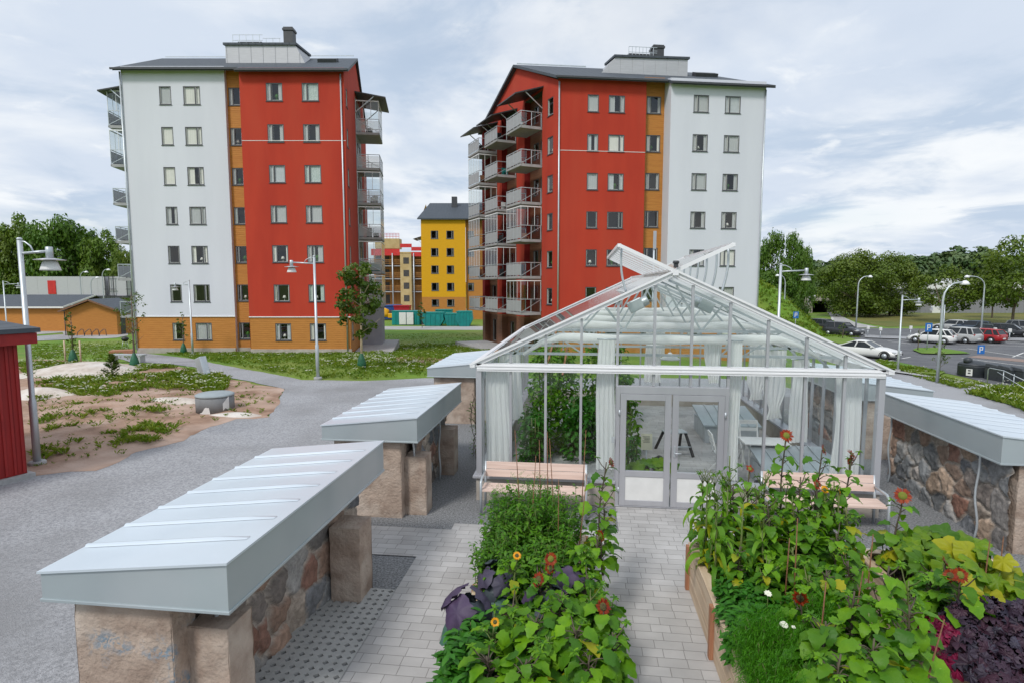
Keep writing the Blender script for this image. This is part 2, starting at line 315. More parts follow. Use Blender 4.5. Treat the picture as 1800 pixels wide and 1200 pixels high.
def stonemat():
    m = bpy.data.materials.new('rubble_stone'); m.use_nodes = True; N = m.node_tree.nodes; L = m.node_tree.links; P = N['Principled BSDF']; P.inputs['Roughness'].default_value = .88
    a = N.new('ShaderNodeAttribute'); a.attribute_name = 'stone'; tc = N.new('ShaderNodeTexCoord')
    n = N.new('ShaderNodeTexNoise'); n.inputs['Scale'].default_value = 13; n.inputs['Detail'].default_value = 15; n.inputs['Roughness'].default_value = .68; n.inputs['Distortion'].default_value = .35; L.new(tc.outputs['Object'], n.inputs['Vector'])
    r = N.new('ShaderNodeMapRange'); r.inputs[1].default_value = .3; r.inputs[2].default_value = .7; r.inputs[3].default_value = .62; r.inputs[4].default_value = 1.5; L.new(n.outputs['Fac'], r.inputs[0])
    x = N.new('ShaderNodeMix'); x.data_type = 'RGBA'; x.blend_type = 'MULTIPLY'; x.inputs[0].default_value = 1; L.new(a.outputs['Color'], x.inputs[6]); L.new(r.outputs[0], x.inputs[7]); L.new(x.outputs[2], P.inputs['Base Color'])
    bp = N.new('ShaderNodeBump'); bp.inputs['Distance'].default_value = .03; bp.inputs['Strength'].default_value = .8; L.new(n.outputs['Fac'], bp.inputs['Height']); L.new(bp.outputs['Normal'], P.inputs['Normal']); return m
M['stone'] = stonemat()
# ================================================================== ground
def inpoly(x, y, poly):
    c = False; j = len(poly)-1
    for i in range(len(poly)):
        xi, yi = poly[i][0], poly[i][1]; xj, yj = poly[j][0], poly[j][1]
        if (yi > y) != (yj > y) and x < (xj-xi)*(y-yi)/(yj-yi)+xi: c = not c
        j = i
    return c
def struct(name, mb, m): return tag(mb.build(name, m), kind='structure')
def sheet(name, poly, dz, m, res=1.0, jit=0.0, h=None, kind='structure', edge=None, smooth=True):
    pts = [Vector((p[0], p[1])) for p in poly]; bd = []; e = edge or (res*.5 if jit else res)
    for i, p in enumerate(pts):
        q = pts[(i+1) % len(pts)]; n = max(1, int((q-p).length/e))
        for k in range(n):
            c = p.lerp(q, k/n)
            if jit: c = c + Vector((noise.noise((c.x*.9, c.y*.9, 1)) + .5*noise.noise((c.x*2.7, c.y*2.7, 4)), noise.noise((c.x*.9, c.y*.9, 7)) + .5*noise.noise((c.x*2.7, c.y*2.7, 9))))*jit
            bd.append(c)
    nb = len(bd); xs = [p.x for p in bd]; ys = [p.y for p in bd]; inn = []
    x = min(xs)+res/2
    while x < max(xs):
        y = min(ys)+res/2
        while y < max(ys):
            if inpoly(x, y, bd): inn.append(Vector((x+R.uniform(-.1,.1)*res, y+R.uniform(-.1,.1)*res)))
            y += res
        x += res
    r = delaunay_2d_cdt(bd+inn, [(i, (i+1) % nb) for i in range(nb)], [], 1, 1e-4)
    mb = MB(); hf = h or (lambda x, y: 0)
    fs = []
    for f in r[2]:
        a, b, c = [r[0][i] for i in f]
        fs.append(f if (b-a).cross(c-a) > 0 else f[::-1])
    mb.add([(p.x, p.y, ter(p.x, p.y)+dz+hf(p.x, p.y)) for p in r[0]], fs, smo=smooth)
    return tag(mb.build(name, m), kind=kind)
# the far hill behind the right-hand car park is part of the base ground; the grid is fine near by and coarse far off
def axis(a, b, st, far):
    v = [a+i*st for i in range(int((b-a)/st)+1)]
    lo = []; s = st; x = a
    while x > -far: s *= 1.35; x -= s; lo.append(x)
    hi = []; s = st; x = v[-1]
    while x < far: s *= 1.35; x += s; hi.append(x)
    return lo[::-1]+v+hi
gx = axis(-70, 70, 1.25, 2500); gy = axis(-12, 118, 1.25, 2500)
mb = MB(); nx = len(gx)
mb.add([(x, y, ter(x, y)) for y in gy for x in gx], [(j*nx+i, j*nx+i+1, (j+1)*nx+i+1, (j+1)*nx+i) for j in range(len(gy)-1) for i in range(nx-1)], smo=True)
struct('lawn', mb, M['lawn'])
G = lambda *ps: [gp(*p) for p in ps]
V2 = lambda *ps: [Vector((a, b, 0)) for a, b in ps]
yard_edge = [(55,832),(162,826),(208,808),(260,788),(315,774),(376,748),(419,735),(474,732),(491,704),(500,684),(445,672),(405,664),(350,647),(289,639),(231,637),(205,629)]
path_top = [(205,622),(249,620),(289,625),(332,630),(376,639),(433,650),(491,660),(530,668),(640,670),(750,665)]
yard = V2((-14,-8),(-14,8.6))+G(*yard_edge)+G(*path_top)+V2((-4,24.4),(3,25.5),(9,25.8))+G((1566,651),(1631,659),(1673,669),(1716,678),(1800,688))+V2((20,14),(16,-8))
sheet('gravel_yard', yard, .02, M['gravel'], res=1.0, jit=.07, edge=.3)
sandy = G((30,640),(60,632),(130,634),(205,640),(231,640),(289,642),(350,650),(405,667),(445,675),(498,684),(493,704),(474,734),(419,737),(376,751),(315,777),(260,791),(208,811),(162,829),(55,836))+V2((-14,10.5))
def bump(x, y): return .10*sm(.5+noise.noise((x*.35, y*.35, 2)))+.05*noise.noise((x*1.3, y*1.3, 5))+.02*noise.noise((x*3.1, y*3.1, 6))
def edged(poly, wd=1.1):
    def f(x, y):
        m = 9
        for i in range(len(poly)):
            a, b = poly[i-1], poly[i]; ax, ay = b.x-a.x, b.y-a.y; q = max(0, min(1, ((x-a.x)*ax+(y-a.y)*ay)/(ax*ax+ay*ay+1e-9))); m = min(m, math.hypot(x-a.x-ax*q, y-a.y-ay*q))
        return bump(x, y)*sm((m-.15)/wd)
    return f
sandbump = edged(sandy)
sheet('sandy_ground', sandy, .024, M['sand'], res=.5, jit=.22, h=sandbump, edge=.2)
sheet('sand_patch', G((690,628),(740,627),(790,632),(800,640),(745,642),(700,638)), .03, M['sand'], res=.5, jit=.15, edge=.3)
# grey and pale roads, far lawns and the car park
sheet('asphalt_car_park', G((1380,610),(1480,629),(1560,641),(1600,646),(1650,653),(1700,664),(1800,690),(1960,700),(1960,588),(1800,582),(1700,579),(1600,578),(1500,577),(1400,571),(1330,569),(1240,575),(1240,600)), .02, M['asphalt'], res=2)
sheet('road', G((655,580),(890,581),(1010,583),(1010,575),(890,574),(655,574),(560,574),(560,580)), .02, M['paleroad'], res=2)
sheet('building_site_ground', G((560,559),(690,559),(890,560),(1000,561),(1000,544),(890,543),(690,542),(560,542)), .03, M['paleroad'], res=3, jit=.2)
sheet('site_access_path', G((742,572),(756,572),(735,560),(724,560)), .04, M['paleroad'], res=2)
sheet('tunnel_path', G((1449,542),(1461,542),(1478,556),(1505,568),(1545,576),(1500,577),(1478,574),(1463,562)), .04, M['paleroad'], res=2)
sheet('dry_field', G((1480,553),(1600,551),(1800,551),(1960,552),(1960,574),(1800,574),(1700,573),(1560,575),(1510,567),(1490,560)), .03, M['field'], res=3, jit=.3)
sheet('far_car_park', G((1555,550),(1700,550),(1960,550),(1960,541),(1700,541),(1560,541)), .04, M['paleroad'], res=4)
sheet('shed_lane', G((0,592),(60,589),(110,585),(116,594),(175,596),(205,594),(225,590),(225,582),(190,588),(116,582),(60,579),(0,580),(-90,580),(-90,592)), .03, M['paleroad'], res=2)
sheet('footpath', G((0,604),(60,600),(120,597),(150,592),(116,588),(60,592),(0,596)), .04, M['gravel'], res=2)
# concrete aprons at the building corners
# ================================================================== garden ground
def flat(name, poly, z, m):
    mb = MB(); n = len(poly); mb.add([(p[0], p[1], z) for p in poly], [tuple(range(n))]); return struct(name, mb, m)
flat('dark_gravel', [(-3.75,1),(8.3,1),(8.3,21.6),(-4.6,21.6),(-4.6,15.5),(-3.75,12.9)], .032, M['dgravel'])
flat('paving', [(-2.39,1.5),(5.6,1.5),(5.6,9.1),(2.55,9.1),(2.55,10.33),(.60,10.33),(.60,9.25),(-2.1,9.25),(-2.1,9.0),(-5.1,9.0),(-5.1,8.0),(-2.39,8.0)], .045, M['paver'])
mb = MB(); c = .105                                            # grass pavers: rows of diamond holes in pale concrete
for i in range(int(.96/c)):
    for j in range(int(5.0/c)):
        x = -3.33+c*(i+.5); y = 2.1+c*(j+.5); h = c/2; q = h*(.72 if (i+j) % 2 == 0 else .52)
        o = [(x-h,y-h),(x+h,y-h),(x+h,y+h),(x-h,y+h)]; k = [(x,y-q),(x+q,y),(x,y+q),(x-q,y)]; m4 = [(x,y-h),(x+h,y),(x,y+h),(x-h,y)]
        z = .058; zb = .03; t = R.random()
        vs = [(*p, z) for p in o]+[(*p, z) for p in m4]+[(*p, z) for p in k]+[(*p, zb) for p in k]
        fs = []
        for a in range(4):
            b = (a+1) % 4
            fs += [(4+a, b, 8+b, 8+a), (b, 4+b, 8+b)] if q else []
            fs += [(8+a, 8+b, 12+b, 12+a)]
        mb.add(vs, fs, tint=t)
for f in mb.f: pass
struct('grass_pavers', mb, mat('paver_concrete', (.43,.43,.42), (.33,.33,.32), scale=7, detail=8, rough=.92, tint=(.37,.37,.36)))
# ================================================================== rubble stone walls under sheet-metal roofs
STONES = [(.24,.17,.13),(.30,.20,.15),(.20,.185,.175),(.27,.26,.25),(.15,.155,.165),(.34,.25,.185),(.20,.205,.21),(.27,.14,.10),(.36,.30,.25),(.18,.155,.14),(.31,.28,.26),(.22,.12,.09)]
def stone_face(P, L, H, seed, nst):
    rr = random.Random(seed); seeds = []
    for _ in range(nst*6):
        p = (rr.uniform(0, L), rr.uniform(0, H))
        if all((p[0]-q[0])**2+((p[1]-q[1])*1.15)**2 > (.85*math.sqrt(L*H/nst))**2*rr.uniform(.35,1.0) for q in seeds): seeds.append(p)
        if len(seeds) >= nst: break
    cols = [tuple(c*q for c in rr.choice(STONES)) for q in [rr.uniform(.75,1.35) for _ in seeds]]; hs = [rr.uniform(.018,.05) for _ in seeds]
    st = .026; nx, ny = int(L/st), int(H/st); vs = []; cl = []
    for j in range(ny+1):
        for i in range(nx+1):
            x, y = L*i/nx, H*j/ny
            wx = x+.07*noise.noise((x*5, y*5, seed)); wy = y+.07*noise.noise((x*5, y*5, seed+9))
            d = sorted(((wx-q[0])**2+(wy-q[1])**2, k) for k, q in enumerate(seeds))[:2]
            e = math.sqrt(d[1][0])-math.sqrt(d[0][0]); k = d[0][1]; f = sm((e-.014)/.045)
            n = noise.noise((x*4, y*4, k*3.7))
            vs.append(P(x, y, f*hs[k]+.012*noise.noise((x*14, y*14, 1))+f*.03*n+f*.008*noise.noise((x*22, y*22, 5))))
            mo = (.42,.37,.32); f2 = sm((e-.014)/.028); b = 1+.25*n
            cl.append(tuple(mo[c]*(1-f2)+cols[k][c]*b*f2 for c in range(3))+(1,))
    fs = [(j*(nx+1)+i, j*(nx+1)+i+1, (j+1)*(nx+1)+i+1, (j+1)*(nx+1)+i) for j in range(ny) for i in range(nx)]
    return vs, fs, cl
def rough_block(mb, x0, x1, y0, y1, z0, z1, seed, amp=.02):
    # a concrete block with worn, uneven faces
    def face(o, u, v, nrm, lu, lv):
        nu = max(2, int(lu/.035)); nv = max(2, int(lv/.035)); vs = []
        for j in range(nv+1):
            for i in range(nu+1):
                p = Vector(o)+Vector(u)*(lu*i/nu)+Vector(v)*(lv*j/nv); e = min(i, nu-i)/2.0; g = min(j, nv-j)/2.0
                k = amp*.6*noise.noise((p.x*5+seed, p.y*5, p.z*5))+amp*.4*noise.noise((p.x*18+seed, p.y*18, p.z*18))-amp*1.6*max(0, noise.noise((p.x*3+seed, p.y*3, p.z*9+seed))-.35)
                if min(e, g) == 0: k = -.004-.02*max(0, noise.noise((p.x*7+seed, p.y*7, p.z*7)))
                vs.append(p+Vector(nrm)*k)
        mb.add(vs, [(b*(nu+1)+a, b*(nu+1)+a+1, (b+1)*(nu+1)+a+1, (b+1)*(nu+1)+a) for b in range(nv) for a in range(nu)], smo=True)
    X, Y, Z = x1-x0, y1-y0, z1-z0
    face((x0,y0,z0),(1,0,0),(0,0,1),(0,-1,0),X,Z); face((x1,y1,z0),(-1,0,0),(0,0,1),(0,1,0),X,Z)
    face((x1,y0,z0),(0,1,0),(0,0,1),(1,0,0),Y,Z); face((x0,y1,z0),(0,-1,0),(0,0,1),(-1,0,0),Y,Z)
    face((x0,y0,z1),(1,0,0),(0,1,0),(0,0,1),X,Y)
def graffiti_block():                                          # worn blue-grey paint marks on the end of the first wall
    m = M['oldconc'].copy(); m.name = 'old_concrete_with_worn_paint'; N = m.node_tree.nodes; L = m.node_tree.links; P = N['Principled BSDF']
    src = P.inputs['Base Color'].links[0].from_socket; tc = N.new('ShaderNodeTexCoord'); n1 = N.new('ShaderNodeTexNoise'); n1.inputs['Scale'].default_value = 2.6; n1.inputs['Detail'].default_value = 3
    n2 = N.new('ShaderNodeTexNoise'); n2.inputs['Scale'].default_value = 17; n2.inputs['Detail'].default_value = 8; n2.inputs['Distortion'].default_value = 1.2
    for n in (n1, n2): L.new(tc.outputs['Object'], n.inputs['Vector'])
    sx = N.new('ShaderNodeSeparateXYZ'); L.new(tc.outputs['Object'], sx.inputs[0])
    def mr(s, a, b):
        r = N.new('ShaderNodeMapRange'); r.inputs[1].default_value = a; r.inputs[2].default_value = b; L.new(s, r.inputs[0]); return r.outputs[0]
    def mul(a, b):
        q = N.new('ShaderNodeMath'); q.operation = 'MULTIPLY'; L.new(a, q.inputs[0]); L.new(b, q.inputs[1]); return q.outputs[0]
    f = mul(mul(mr(n1.outputs['Fac'], .44, .54), mr(n2.outputs['Fac'], .46, .56)), mul(mr(sx.outputs['Z'], 1.12, 1.02), mr(sx.outputs['X'], -1.42, -1.25)))
    x = N.new('ShaderNodeMix'); x.data_type = 'RGBA'; L.new(f, x.inputs[0]); L.new(src, x.inputs[6]); x.inputs[7].default_value = (.20,.25,.30,1); L.new(x.outputs[2], P.inputs['Base Color']); return m
M['graf'] = graffiti_block()
def stone_wall(x0, y0, ylen, side, label, seed, nst=26, first=False, pipes=(), skew=0.0):
    # local frame: origin at the garden-side lower edge of the roof; side=+1 when the garden lies towards +x
    t = thing('stone_wall', label, 'stone wall', (x0, y0, 0), 0, 'roofed stone walls round the garden'); s = side
    W = 1.66; zb = 1.40; zi = 1.815; zo = 1.64
    mb = MB(); X = lambda a: -s*a                              # a: distance from the garden edge, outwards
    fi = [(X(0), 0, zb), (X(0), ylen, zb), (X(0), ylen, zi), (X(0), 0, zi), (X(W), 0, zb), (X(W), ylen, zb), (X(W), ylen, zo), (X(W), 0, zo)]
    fa = [(0,1,2,3),(5,4,7,6),(4,0,3,7),(1,5,6,2),(0,4,5,1)]
    mb.add(fi, fa if s > 0 else [f[::-1] for f in fa]); mb.box(min(X(0),X(W))-.012, max(X(0),X(W))+.012, -.012, ylen+.012, zb-.015, zb+.012)
    mb.build('fascia', M['zincside'], t, bevel=.004)
    mb = MB(); a0, a1 = -.014, W+.014; z0 = zi+.008; z1 = zo+.008
    top = [(X(a0), -.02, z0), (X(a0), ylen+.02, z0), (X(a1), ylen+.02, z1), (X(a1), -.02, z1)]
    bot = [(p[0], p[1], p[2]-.02) for p in top]
    mb.add(top+bot, [(0,1,2,3),(7,6,5,4),(0,4,5,1),(1,5,6,2),(2,6,7,3),(3,7,4,0)] if s > 0 else [(3,2,1,0),(4,5,6,7),(1,5,4,0),(2,6,5,1),(3,7,6,2),(0,4,7,3)])
    n = int(round(ylen/.45))
    for i in range(1, n):
        y = ylen*i/n; k = 7; vs = []                           # a rolled seam that dies away before the garden edge
        for q in range(k):
            a = .09+(W-.10)*q/(k-1); z = z0+(z1-z0)*(a-a0)/(a1-a0); hh = .022*min(1, q/1.0); ww = .034
            for dy, dz in ((-ww,0),(-ww*.35,hh),(ww*.35,hh),(ww,0)): vs.append((X(a), y+dy, z+dz+.003))
        fs = [(q*4+j, q*4+j+1, q*4+j+5, q*4+j+4) for q in range(k-1) for j in range(3)]
        mb.add(vs, fs if s < 0 else [f[::-1] for f in fs], smo=True)
    mb.build('sheet_roof', M['zinc'], t)
    L0, L1 = .42, ylen-.25                                     # body
    fx = .34 if s > 0 else .22
    mb = MB(); rough_block(mb, min(X(fx+.06+skew),X(W-.18)), max(X(fx+.06+skew),X(W-.18)), L0, L1, 0, zb-.02, seed); mb.build('core', M['oldconc'], t)
    mb = MB(); a, b = sorted((X((fx+skew-.02) if s > 0 else fx+.06), X(W-.16))); rough_block(mb, a, b, .12 if s > 0 else .04, .42, 0, zb-.015, seed+3, .018); mb.build('end_block', M['graf' if first else 'oldconc'], t)
    for k, (ya, yb, h) in enumerate(((.30,.68,1.06),(ylen*.70,ylen*.70+.42,1.0)) if s > 0 else ()):
        o_ = skew if k == 0 else 0; mb = MB(); a, b = sorted((X(-.06+o_), X(.33+o_))); rough_block(mb, a, b, ya, yb, 0, h, seed+5+k, .016); mb.build('pillar', M['oldconc'], t)
    mb = MB(); ya = .68 if s > 0 else .02; LL = L1-ya
    vs, fs, cl = stone_face(lambda u, v, d: (X(fx-.02-d*1.3+skew*(1-(u if s > 0 else LL-u)/LL)), ya+(u if s > 0 else LL-u), v), LL, zb-.03, seed, nst)
    mb.add(vs, fs, smo=True); o = mb.build('stone_face', M['stone'], t)
    at = o.data.attributes.new('stone', 'FLOAT_COLOR', 'POINT'); at.data.foreach_set('color', [c for q in cl for c in q])
    for yp in pipes:
        mb = MB(); mb.tube([(X(fx+skew-.16)+.02*math.sin(z*7), yp+.03*math.sin(z*5+seed), z) for z in [i*.1 for i in range(15)]], .018, 8); mb.build('downpipe', M['galv'], t)
    return t
stone_wall(-2.78, 4.13, 3.65, 1, 'nearest stone wall at left under a pale sheet-metal roof, its near end marked with worn blue-grey paint', 11, 30, first=True, pipes=(.5,), skew=.28)
stone_wall(-2.72, 9.25, 3.5, 1, 'stone wall under a metal roof left of the greenhouse corner, a dark climber hanging at its far end', 23, 28, pipes=(.36, 2.2))
stone_wall(-2.75, 16.1, 3.6, 1, 'farthest stone wall on the left, only its pale metal roof end showing beside the greenhouse eave', 31, 18)
stone_wall(6.06, 9.14, 3.6, -1, 'stone wall of dark rubble under a metal roof right of the greenhouse, in front of the other', 47, 40, pipes=(.55, 3.2))
stone_wall(6.1, 13.95, 3.6, -1, 'far stone wall on the right, a metal roof showing just past the greenhouse corner', 53, 18)
# climber on the left wall
mb = MB(); st = MB()
for k in range(7):
    p = Vector((-2.45+R.uniform(-.12,.1), 13.1+R.uniform(-.25,.25), 1.45+R.uniform(-.2,.1))); pts = [p.copy()]
    for i in range(14):
        p = p+Vector((R.uniform(-.05,.06), R.uniform(-.06,.04), -.10)); pts.append(p.copy())
        if p.z < .15: break
        for _ in range(4):
            c = p+Vector((R.uniform(-.09,.09), R.uniform(-.09,.09), R.uniform(-.05,.05))); a = R.uniform(0, 2*PI); l = R.uniform(.03,.06)
            u = Vector((math.cos(a), math.sin(a), R.uniform(-.6,.3)))*l; v = Vector((-math.sin(a), math.cos(a), R.uniform(-.3,.3)))*l*.5
            mb.add([c, c+u*.5+v, c+u, c+u*.5-v], [(0,1,2,3)], tint=R.random())
    st.tube(pts, .008, 5)
t = thing('climbing_plant', 'dark straggly climber hanging off the far end of the second left wall', 'climber', (0,0,0))
mb.build('foliage', M['tree_a'], t); st.build('stem', M['bark'], t)
# ================================================================== greenhouse
GX, GY = 1.55, 10.4; HW = 3.49; GL = 9.2; EV = 2.56; RG = 4.18; SL = (RG-EV)/HW; BAY = 2*HW/11
gh = thing('greenhouse', 'large glass greenhouse with white aluminium frame, open ridge vents and double doors', 'greenhouse', (GX, GY, 0))
def roofz(x): return RG-abs(x)*SL
mb = MB()
for x0, x1, y0, y1 in ((-HW,-.96,-.02,.16),(.96,HW,-.02,.16),(-HW,-HW+.18,.16,GL),(HW-.18,HW,.16,GL),(-HW+.18,HW-.18,GL-.18,GL)): mb.box(x0, x1, y0, y1, 0, .455)
mb.build('plinth', M['concrete'], gh)
mb = MB()
for x0, x1, y0, y1 in ((-HW-.06,-.96,-.07,.17),(.96,HW+.06,-.07,.17),(-HW-.06,-HW+.2,.17,GL),(HW-.2,HW+.06,.17,GL),(-HW+.2,HW-.2,GL-.19,GL)): mb.box(x0, x1, y0, y1, .458, .505)
mb.build('sill', M['alu'], gh, bevel=.004)
for yy in (.03, GL-.1):
    for i in range(12):
        x = -HW+BAY*i; top = roofz(x)-.05; mb = MB(); wd = .046 if 0 < i < 11 else .10
        if 0 < i < 11:
            if not (yy < 1 and 5 <= i <= 6): mb.box(x-wd/2, x+wd/2, yy, yy+.06, .506, 2.44)
            else: mb.box(x-wd/2, x+wd/2, yy, yy+.06, 2.225, 2.44)
            mb.box(x-wd/2, x+wd/2, yy, yy+.06, 2.585, top)
        else:
            xx = x+.05*(1 if i == 0 else -1); mb.box(xx-.05, xx+.05, yy-.03, yy+.09, .506, EV-.02)
        mb.build('mullion', M['alu'], gh, bevel=.003)
    mb = MB(); mb.box(-HW+.02, HW-.02, yy-.05, yy+.09, 2.443, 2.582); mb.box(-HW+.02, HW-.02, yy-.062, yy-.05, 2.475, 2.50); mb.box(-HW+.02, HW-.02, yy-.062, yy-.05, 2.53, 2.55)
    mb.build('tie_beam', M['aluw'], gh)
    for s in (-1, 1):
        mb = MB(); mb.bar((s*(HW+.10), yy+.01, roofz(HW+.10)+.01), (s*.02, yy+.01, RG+.01), .12, .09); mb.bar((s*(HW+.10), yy-.075, roofz(HW+.10)+.045), (s*.02, yy-.075, RG+.045), .02, .035)
        mb.build('verge_bar', M['aluw'], gh)
for s in (-1, 1):
    mb = MB(); mb.box(min(s*HW, s*(HW-.09)), max(s*HW, s*(HW-.09)), .1, GL-.1, EV-.12, EV+.0); mb.box(min(s*(HW+.10), s*(HW+.01)), max(s*(HW+.10), s*(HW+.01)), -.05, GL+.02, EV-.05, EV+.015); mb.build('eave_gutter', M['aluw'], gh)
    for i in range(1, 15):
        y = GL*i/15; mb = MB(); mb.box(min(s*HW, s*(HW-.05)), max(s*HW, s*(HW-.05)), y-.022, y+.022, .506, EV-.12); mb.build('side_post', M['alu'], gh)
        mb = MB(); mb.bar((s*(HW-.02), y, EV-.02), (s*.03, y, RG-.02), .035, .05); mb.build('rafter', M['aluw'], gh)
mb = MB(); mb.box(-.05, .05, -.06, GL, RG-.03, RG+.07); mb.build('ridge_bar', M['aluw'], gh)
# glass: front and back gable, sides, roof slopes
for yy, f in ((.055, 0), (GL-.07, 1)):
    mb = MB()
    for i in range(11):
        a, b = -HW+BAY*i+.028, -HW+BAY*(i+1)-.028
        if f or not 4 <= i <= 6: mb.add([(a,yy,.51),(b,yy,.51),(b,yy,2.44),(a,yy,2.44)], [(0,1,2,3)])
        else: mb.add([(a,yy,2.225),(b,yy,2.225),(b,yy,2.44),(a,yy,2.44)], [(0,1,2,3)])
        za, zb = roofz(a)-.06, roofz(b)-.06
        if a < 0 < b: mb.add([(a,yy,2.585),(b,yy,2.585),(b,yy,zb),(0,yy,RG-.06),(a,yy,za)], [(0,1,2,3,4)])
        else: mb.add([(a,yy,2.585),(b,yy,2.585),(b,yy,zb),(a,yy,za)], [(0,1,2,3)])
    mb.build('gable_glass', M['glass'], gh)
for s in (-1, 1):
    mb = MB(); x = s*(HW-.025); mb.add([(x,.12,.51),(x,GL-.12,.51),(x,GL-.12,EV-.12),(x,.12,EV-.12)], [(0,1,2,3)]); mb.build('side_glass', M['glass'], gh)
    mb = MB(); zf = lambda a: RG+.012-a*SL
    mb.add([(s*(HW+.08),.0,zf(HW+.08)),(s*.75,.0,zf(.75)),(s*.75,GL,zf(.75)),(s*(HW+.08),GL,zf(HW+.08)),(s*.03,5.0,zf(.03)),(s*.75,5.0,zf(.75)),(s*.75,GL,zf(.75)),(s*.03,GL,zf(.03))], [(0,1,2,3),(4,5,6,7)])
    mb.build('roof_glass', M['glass'], gh)
# ridge vents standing open
for s in (-1, 1):
    va = math.radians(25); v = MB(); y0, y1 = .02, 4.9; Lv = 1.02; z0 = RG+.06
    P = lambda a, y, d=0: (s*(.03+a*math.cos(va)-d*math.sin(va)*.0), y, z0+a*math.sin(va)+d)
    v.bar(P(0,y0), P(Lv,y0), .05, .06); v.bar(P(0,y1), P(Lv,y1), .05, .05); v.bar(P(Lv,y0), P(Lv,y1), .06, .06); v.bar(P(.02,y0), P(.02,y1), .05, .05)
    for k in range(1, 8): v.bar(P(0,y0+(y1-y0)*k/8), P(Lv,y0+(y1-y0)*k/8), .025, .03)
    o = v.build('ridge_vent', M['aluw'], gh)
    mb = MB(); mb.add([P(.03,y0+.03,.012),P(Lv-.03,y0+.03,.012),P(Lv-.03,y1-.03,.012),P(.03,y1-.03,.012)], [(0,1,2,3)]); mb.build('vent_glass', M['wglass'], o)
    for k in range(6 if s > 0 else 1):
        y = .18+.9*k; e = Vector(P(Lv-.06, y)); f = Vector((s*(.80), y, roofz(.80)+.02)); m_ = (e+f)/2+Vector((s*.10, 0, -.02)); pts = []
        for q in range(9):
            u = q/8; pts.append(e*(1-u)**2+m_*2*u*(1-u)+f*u*u)
        mb = MB(); mb.tube(pts, .022, 6); mb.build('vent_arm', M['galv'], o)
mb = MB(); mb.obox((0,-.05,RG+.14),(.07,.06,.08)); mb.lathe([(.045,0),(.06,.02),(.045,.05)], 10, (0,-.05,RG+.17)); mb.build('vent_hinge', M['dark'], gh)
# trusses and rolled shade screens
for k, y in enumerate((1.5, 3.1, 4.7, 6.3, 7.8)):
    mb = MB(); zc = 3.08; xc = (RG-zc)/SL-.1
    mb.bar((-xc,y,zc),(xc,y,zc),.04,.05)
    for s in (-1, 1):
        for a, za, b, zb in ((.25,RG-.2,.75,zc),(.75,zc,1.15,roofz(1.15)-.05),(1.15,roofz(1.15)-.05,1.6,zc)): mb.bar((s*a,y,za),(s*b,y,zb),.03,.035)
        mb.bar((s*(HW-.05),y,2.1),(s*(HW-.85),y,roofz(HW-.85)-.04),.04,.04); mb.bar((s*(HW-.05),y,EV),(s*.1,y,RG-.1),.045,.05)
        mb.bar((s*(xc),y,zc),(s*(HW-1.9),y,2.62),.03,.03); mb.bar((s*1.6,y,zc),(s*1.15,y,2.62),.03,.03)
    mb.bar((-HW+.06,y,2.60),(HW-.06,y,2.60),.04,.05)
    mb.build('truss', M['galv'], gh)
for y, z, hw in ((.75,3.0,2.25),(2.0,3.16,2.05),(3.6,3.2,2.0),(5.4,3.24,1.9),(7.2,3.26,1.85)):
    mb = MB(); pts = [(-hw-.45, y, z-.34),(-hw-.1, y, z-.10),(-hw+.25,y,z)]+[(-hw+.25+(2*hw-.5)*i/8, y, z-.03*math.sin(PI*i/8)) for i in range(1,8)]+[(hw-.25,y,z),(hw+.1,y,z-.10),(hw+.45,y,z-.34)]
    mb.tube(pts, [.03,.05]+[.085+.012*math.sin(i*2.1) for i in range(len(pts)-4)]+[.05,.03], 10); mb.build('rolled_screen', M['curtain'], gh)
for s in (-1, 1):                                              # vent motors under the ridge
    mb = MB(); mb.obox((s*.62,.5,3.62),(.26,.2,.2), 0, 0, s*.45); mb.tube([(s*.40,.5,3.72),(s*.52,.5,3.66)], .09, 10); mb.build('vent_motor', M['galv'], gh, bevel=.01)
# double door
mb = MB(); mb.box(-.96,-.895,-.03,.1,.06,2.22); mb.box(.895,.96,-.03,.1,.06,2.22); mb.box(-.895,.895,-.03,.1,2.09,2.22); mb.box(-.96,.96,-.06,.1,.045,.06); mb.build('door_frame', M['alu'], gh, bevel=.003)
for s in (-1, 1):
    a, b = (-.89,-.012) if s < 0 else (.012,.89); d = MB(); fw = .105
    d.box(a, a+fw, -.045, .015, .065, 2.085); d.box(b-fw, b, -.045, .015, .065, 2.085); d.box(a+fw, b-fw, -.045, .015, 1.98, 2.085); d.box(a+fw, b-fw, -.045, .015, .065, .165); d.box(a+fw, b-fw, -.045, .015, .60, .70)
    o = d.build('door', M['alu'], gh, bevel=.003)
    mb = MB(); mb.add([(a+fw,-.012,.70),(b-fw,-.012,.70),(b-fw,-.012,1.98),(a+fw,-.012,1.98)], [(0,1,2,3)]); mb.build('pane', M['glass'], o)
    mb = MB(); mb.box(a+fw, b-fw, -.03, 0, .165, .60); mb.build('kick_panel', M['white'], o)
    if s > 0:
        mb = MB(); mb.obox((.06,-.055,1.08),(.03,.02,.2)); mb.tube([(.06,-.06,1.06),(.06,-.10,1.06),(.17,-.10,1.06)], .011, 8); mb.build('handle', M['galv'], o)
    for z in (.35, 1.75):
        mb = MB(); x = s*.905; mb.tube([(x,-.05,z-.05),(x,-.05,z+.05)], .016, 8); mb.build('hinge', M['galv'], o)
mb = MB(); mb.obox((-1.01,-.03,1.25),(.05,.03,.10)); mb.build('entry_box', M['galv'], gh)
mb = MB(); mb.add([(GX-HW+.19,GY+.17,.05),(GX+HW-.19,GY+.17,.05),(GX+HW-.19,GY+GL-.19,.05),(GX-HW+.19,GY+GL-.19,.05)], [(0,1,2,3)]); mb.box(GX-.96, GX+.96, GY-.02, GY+.17, .03, .05)
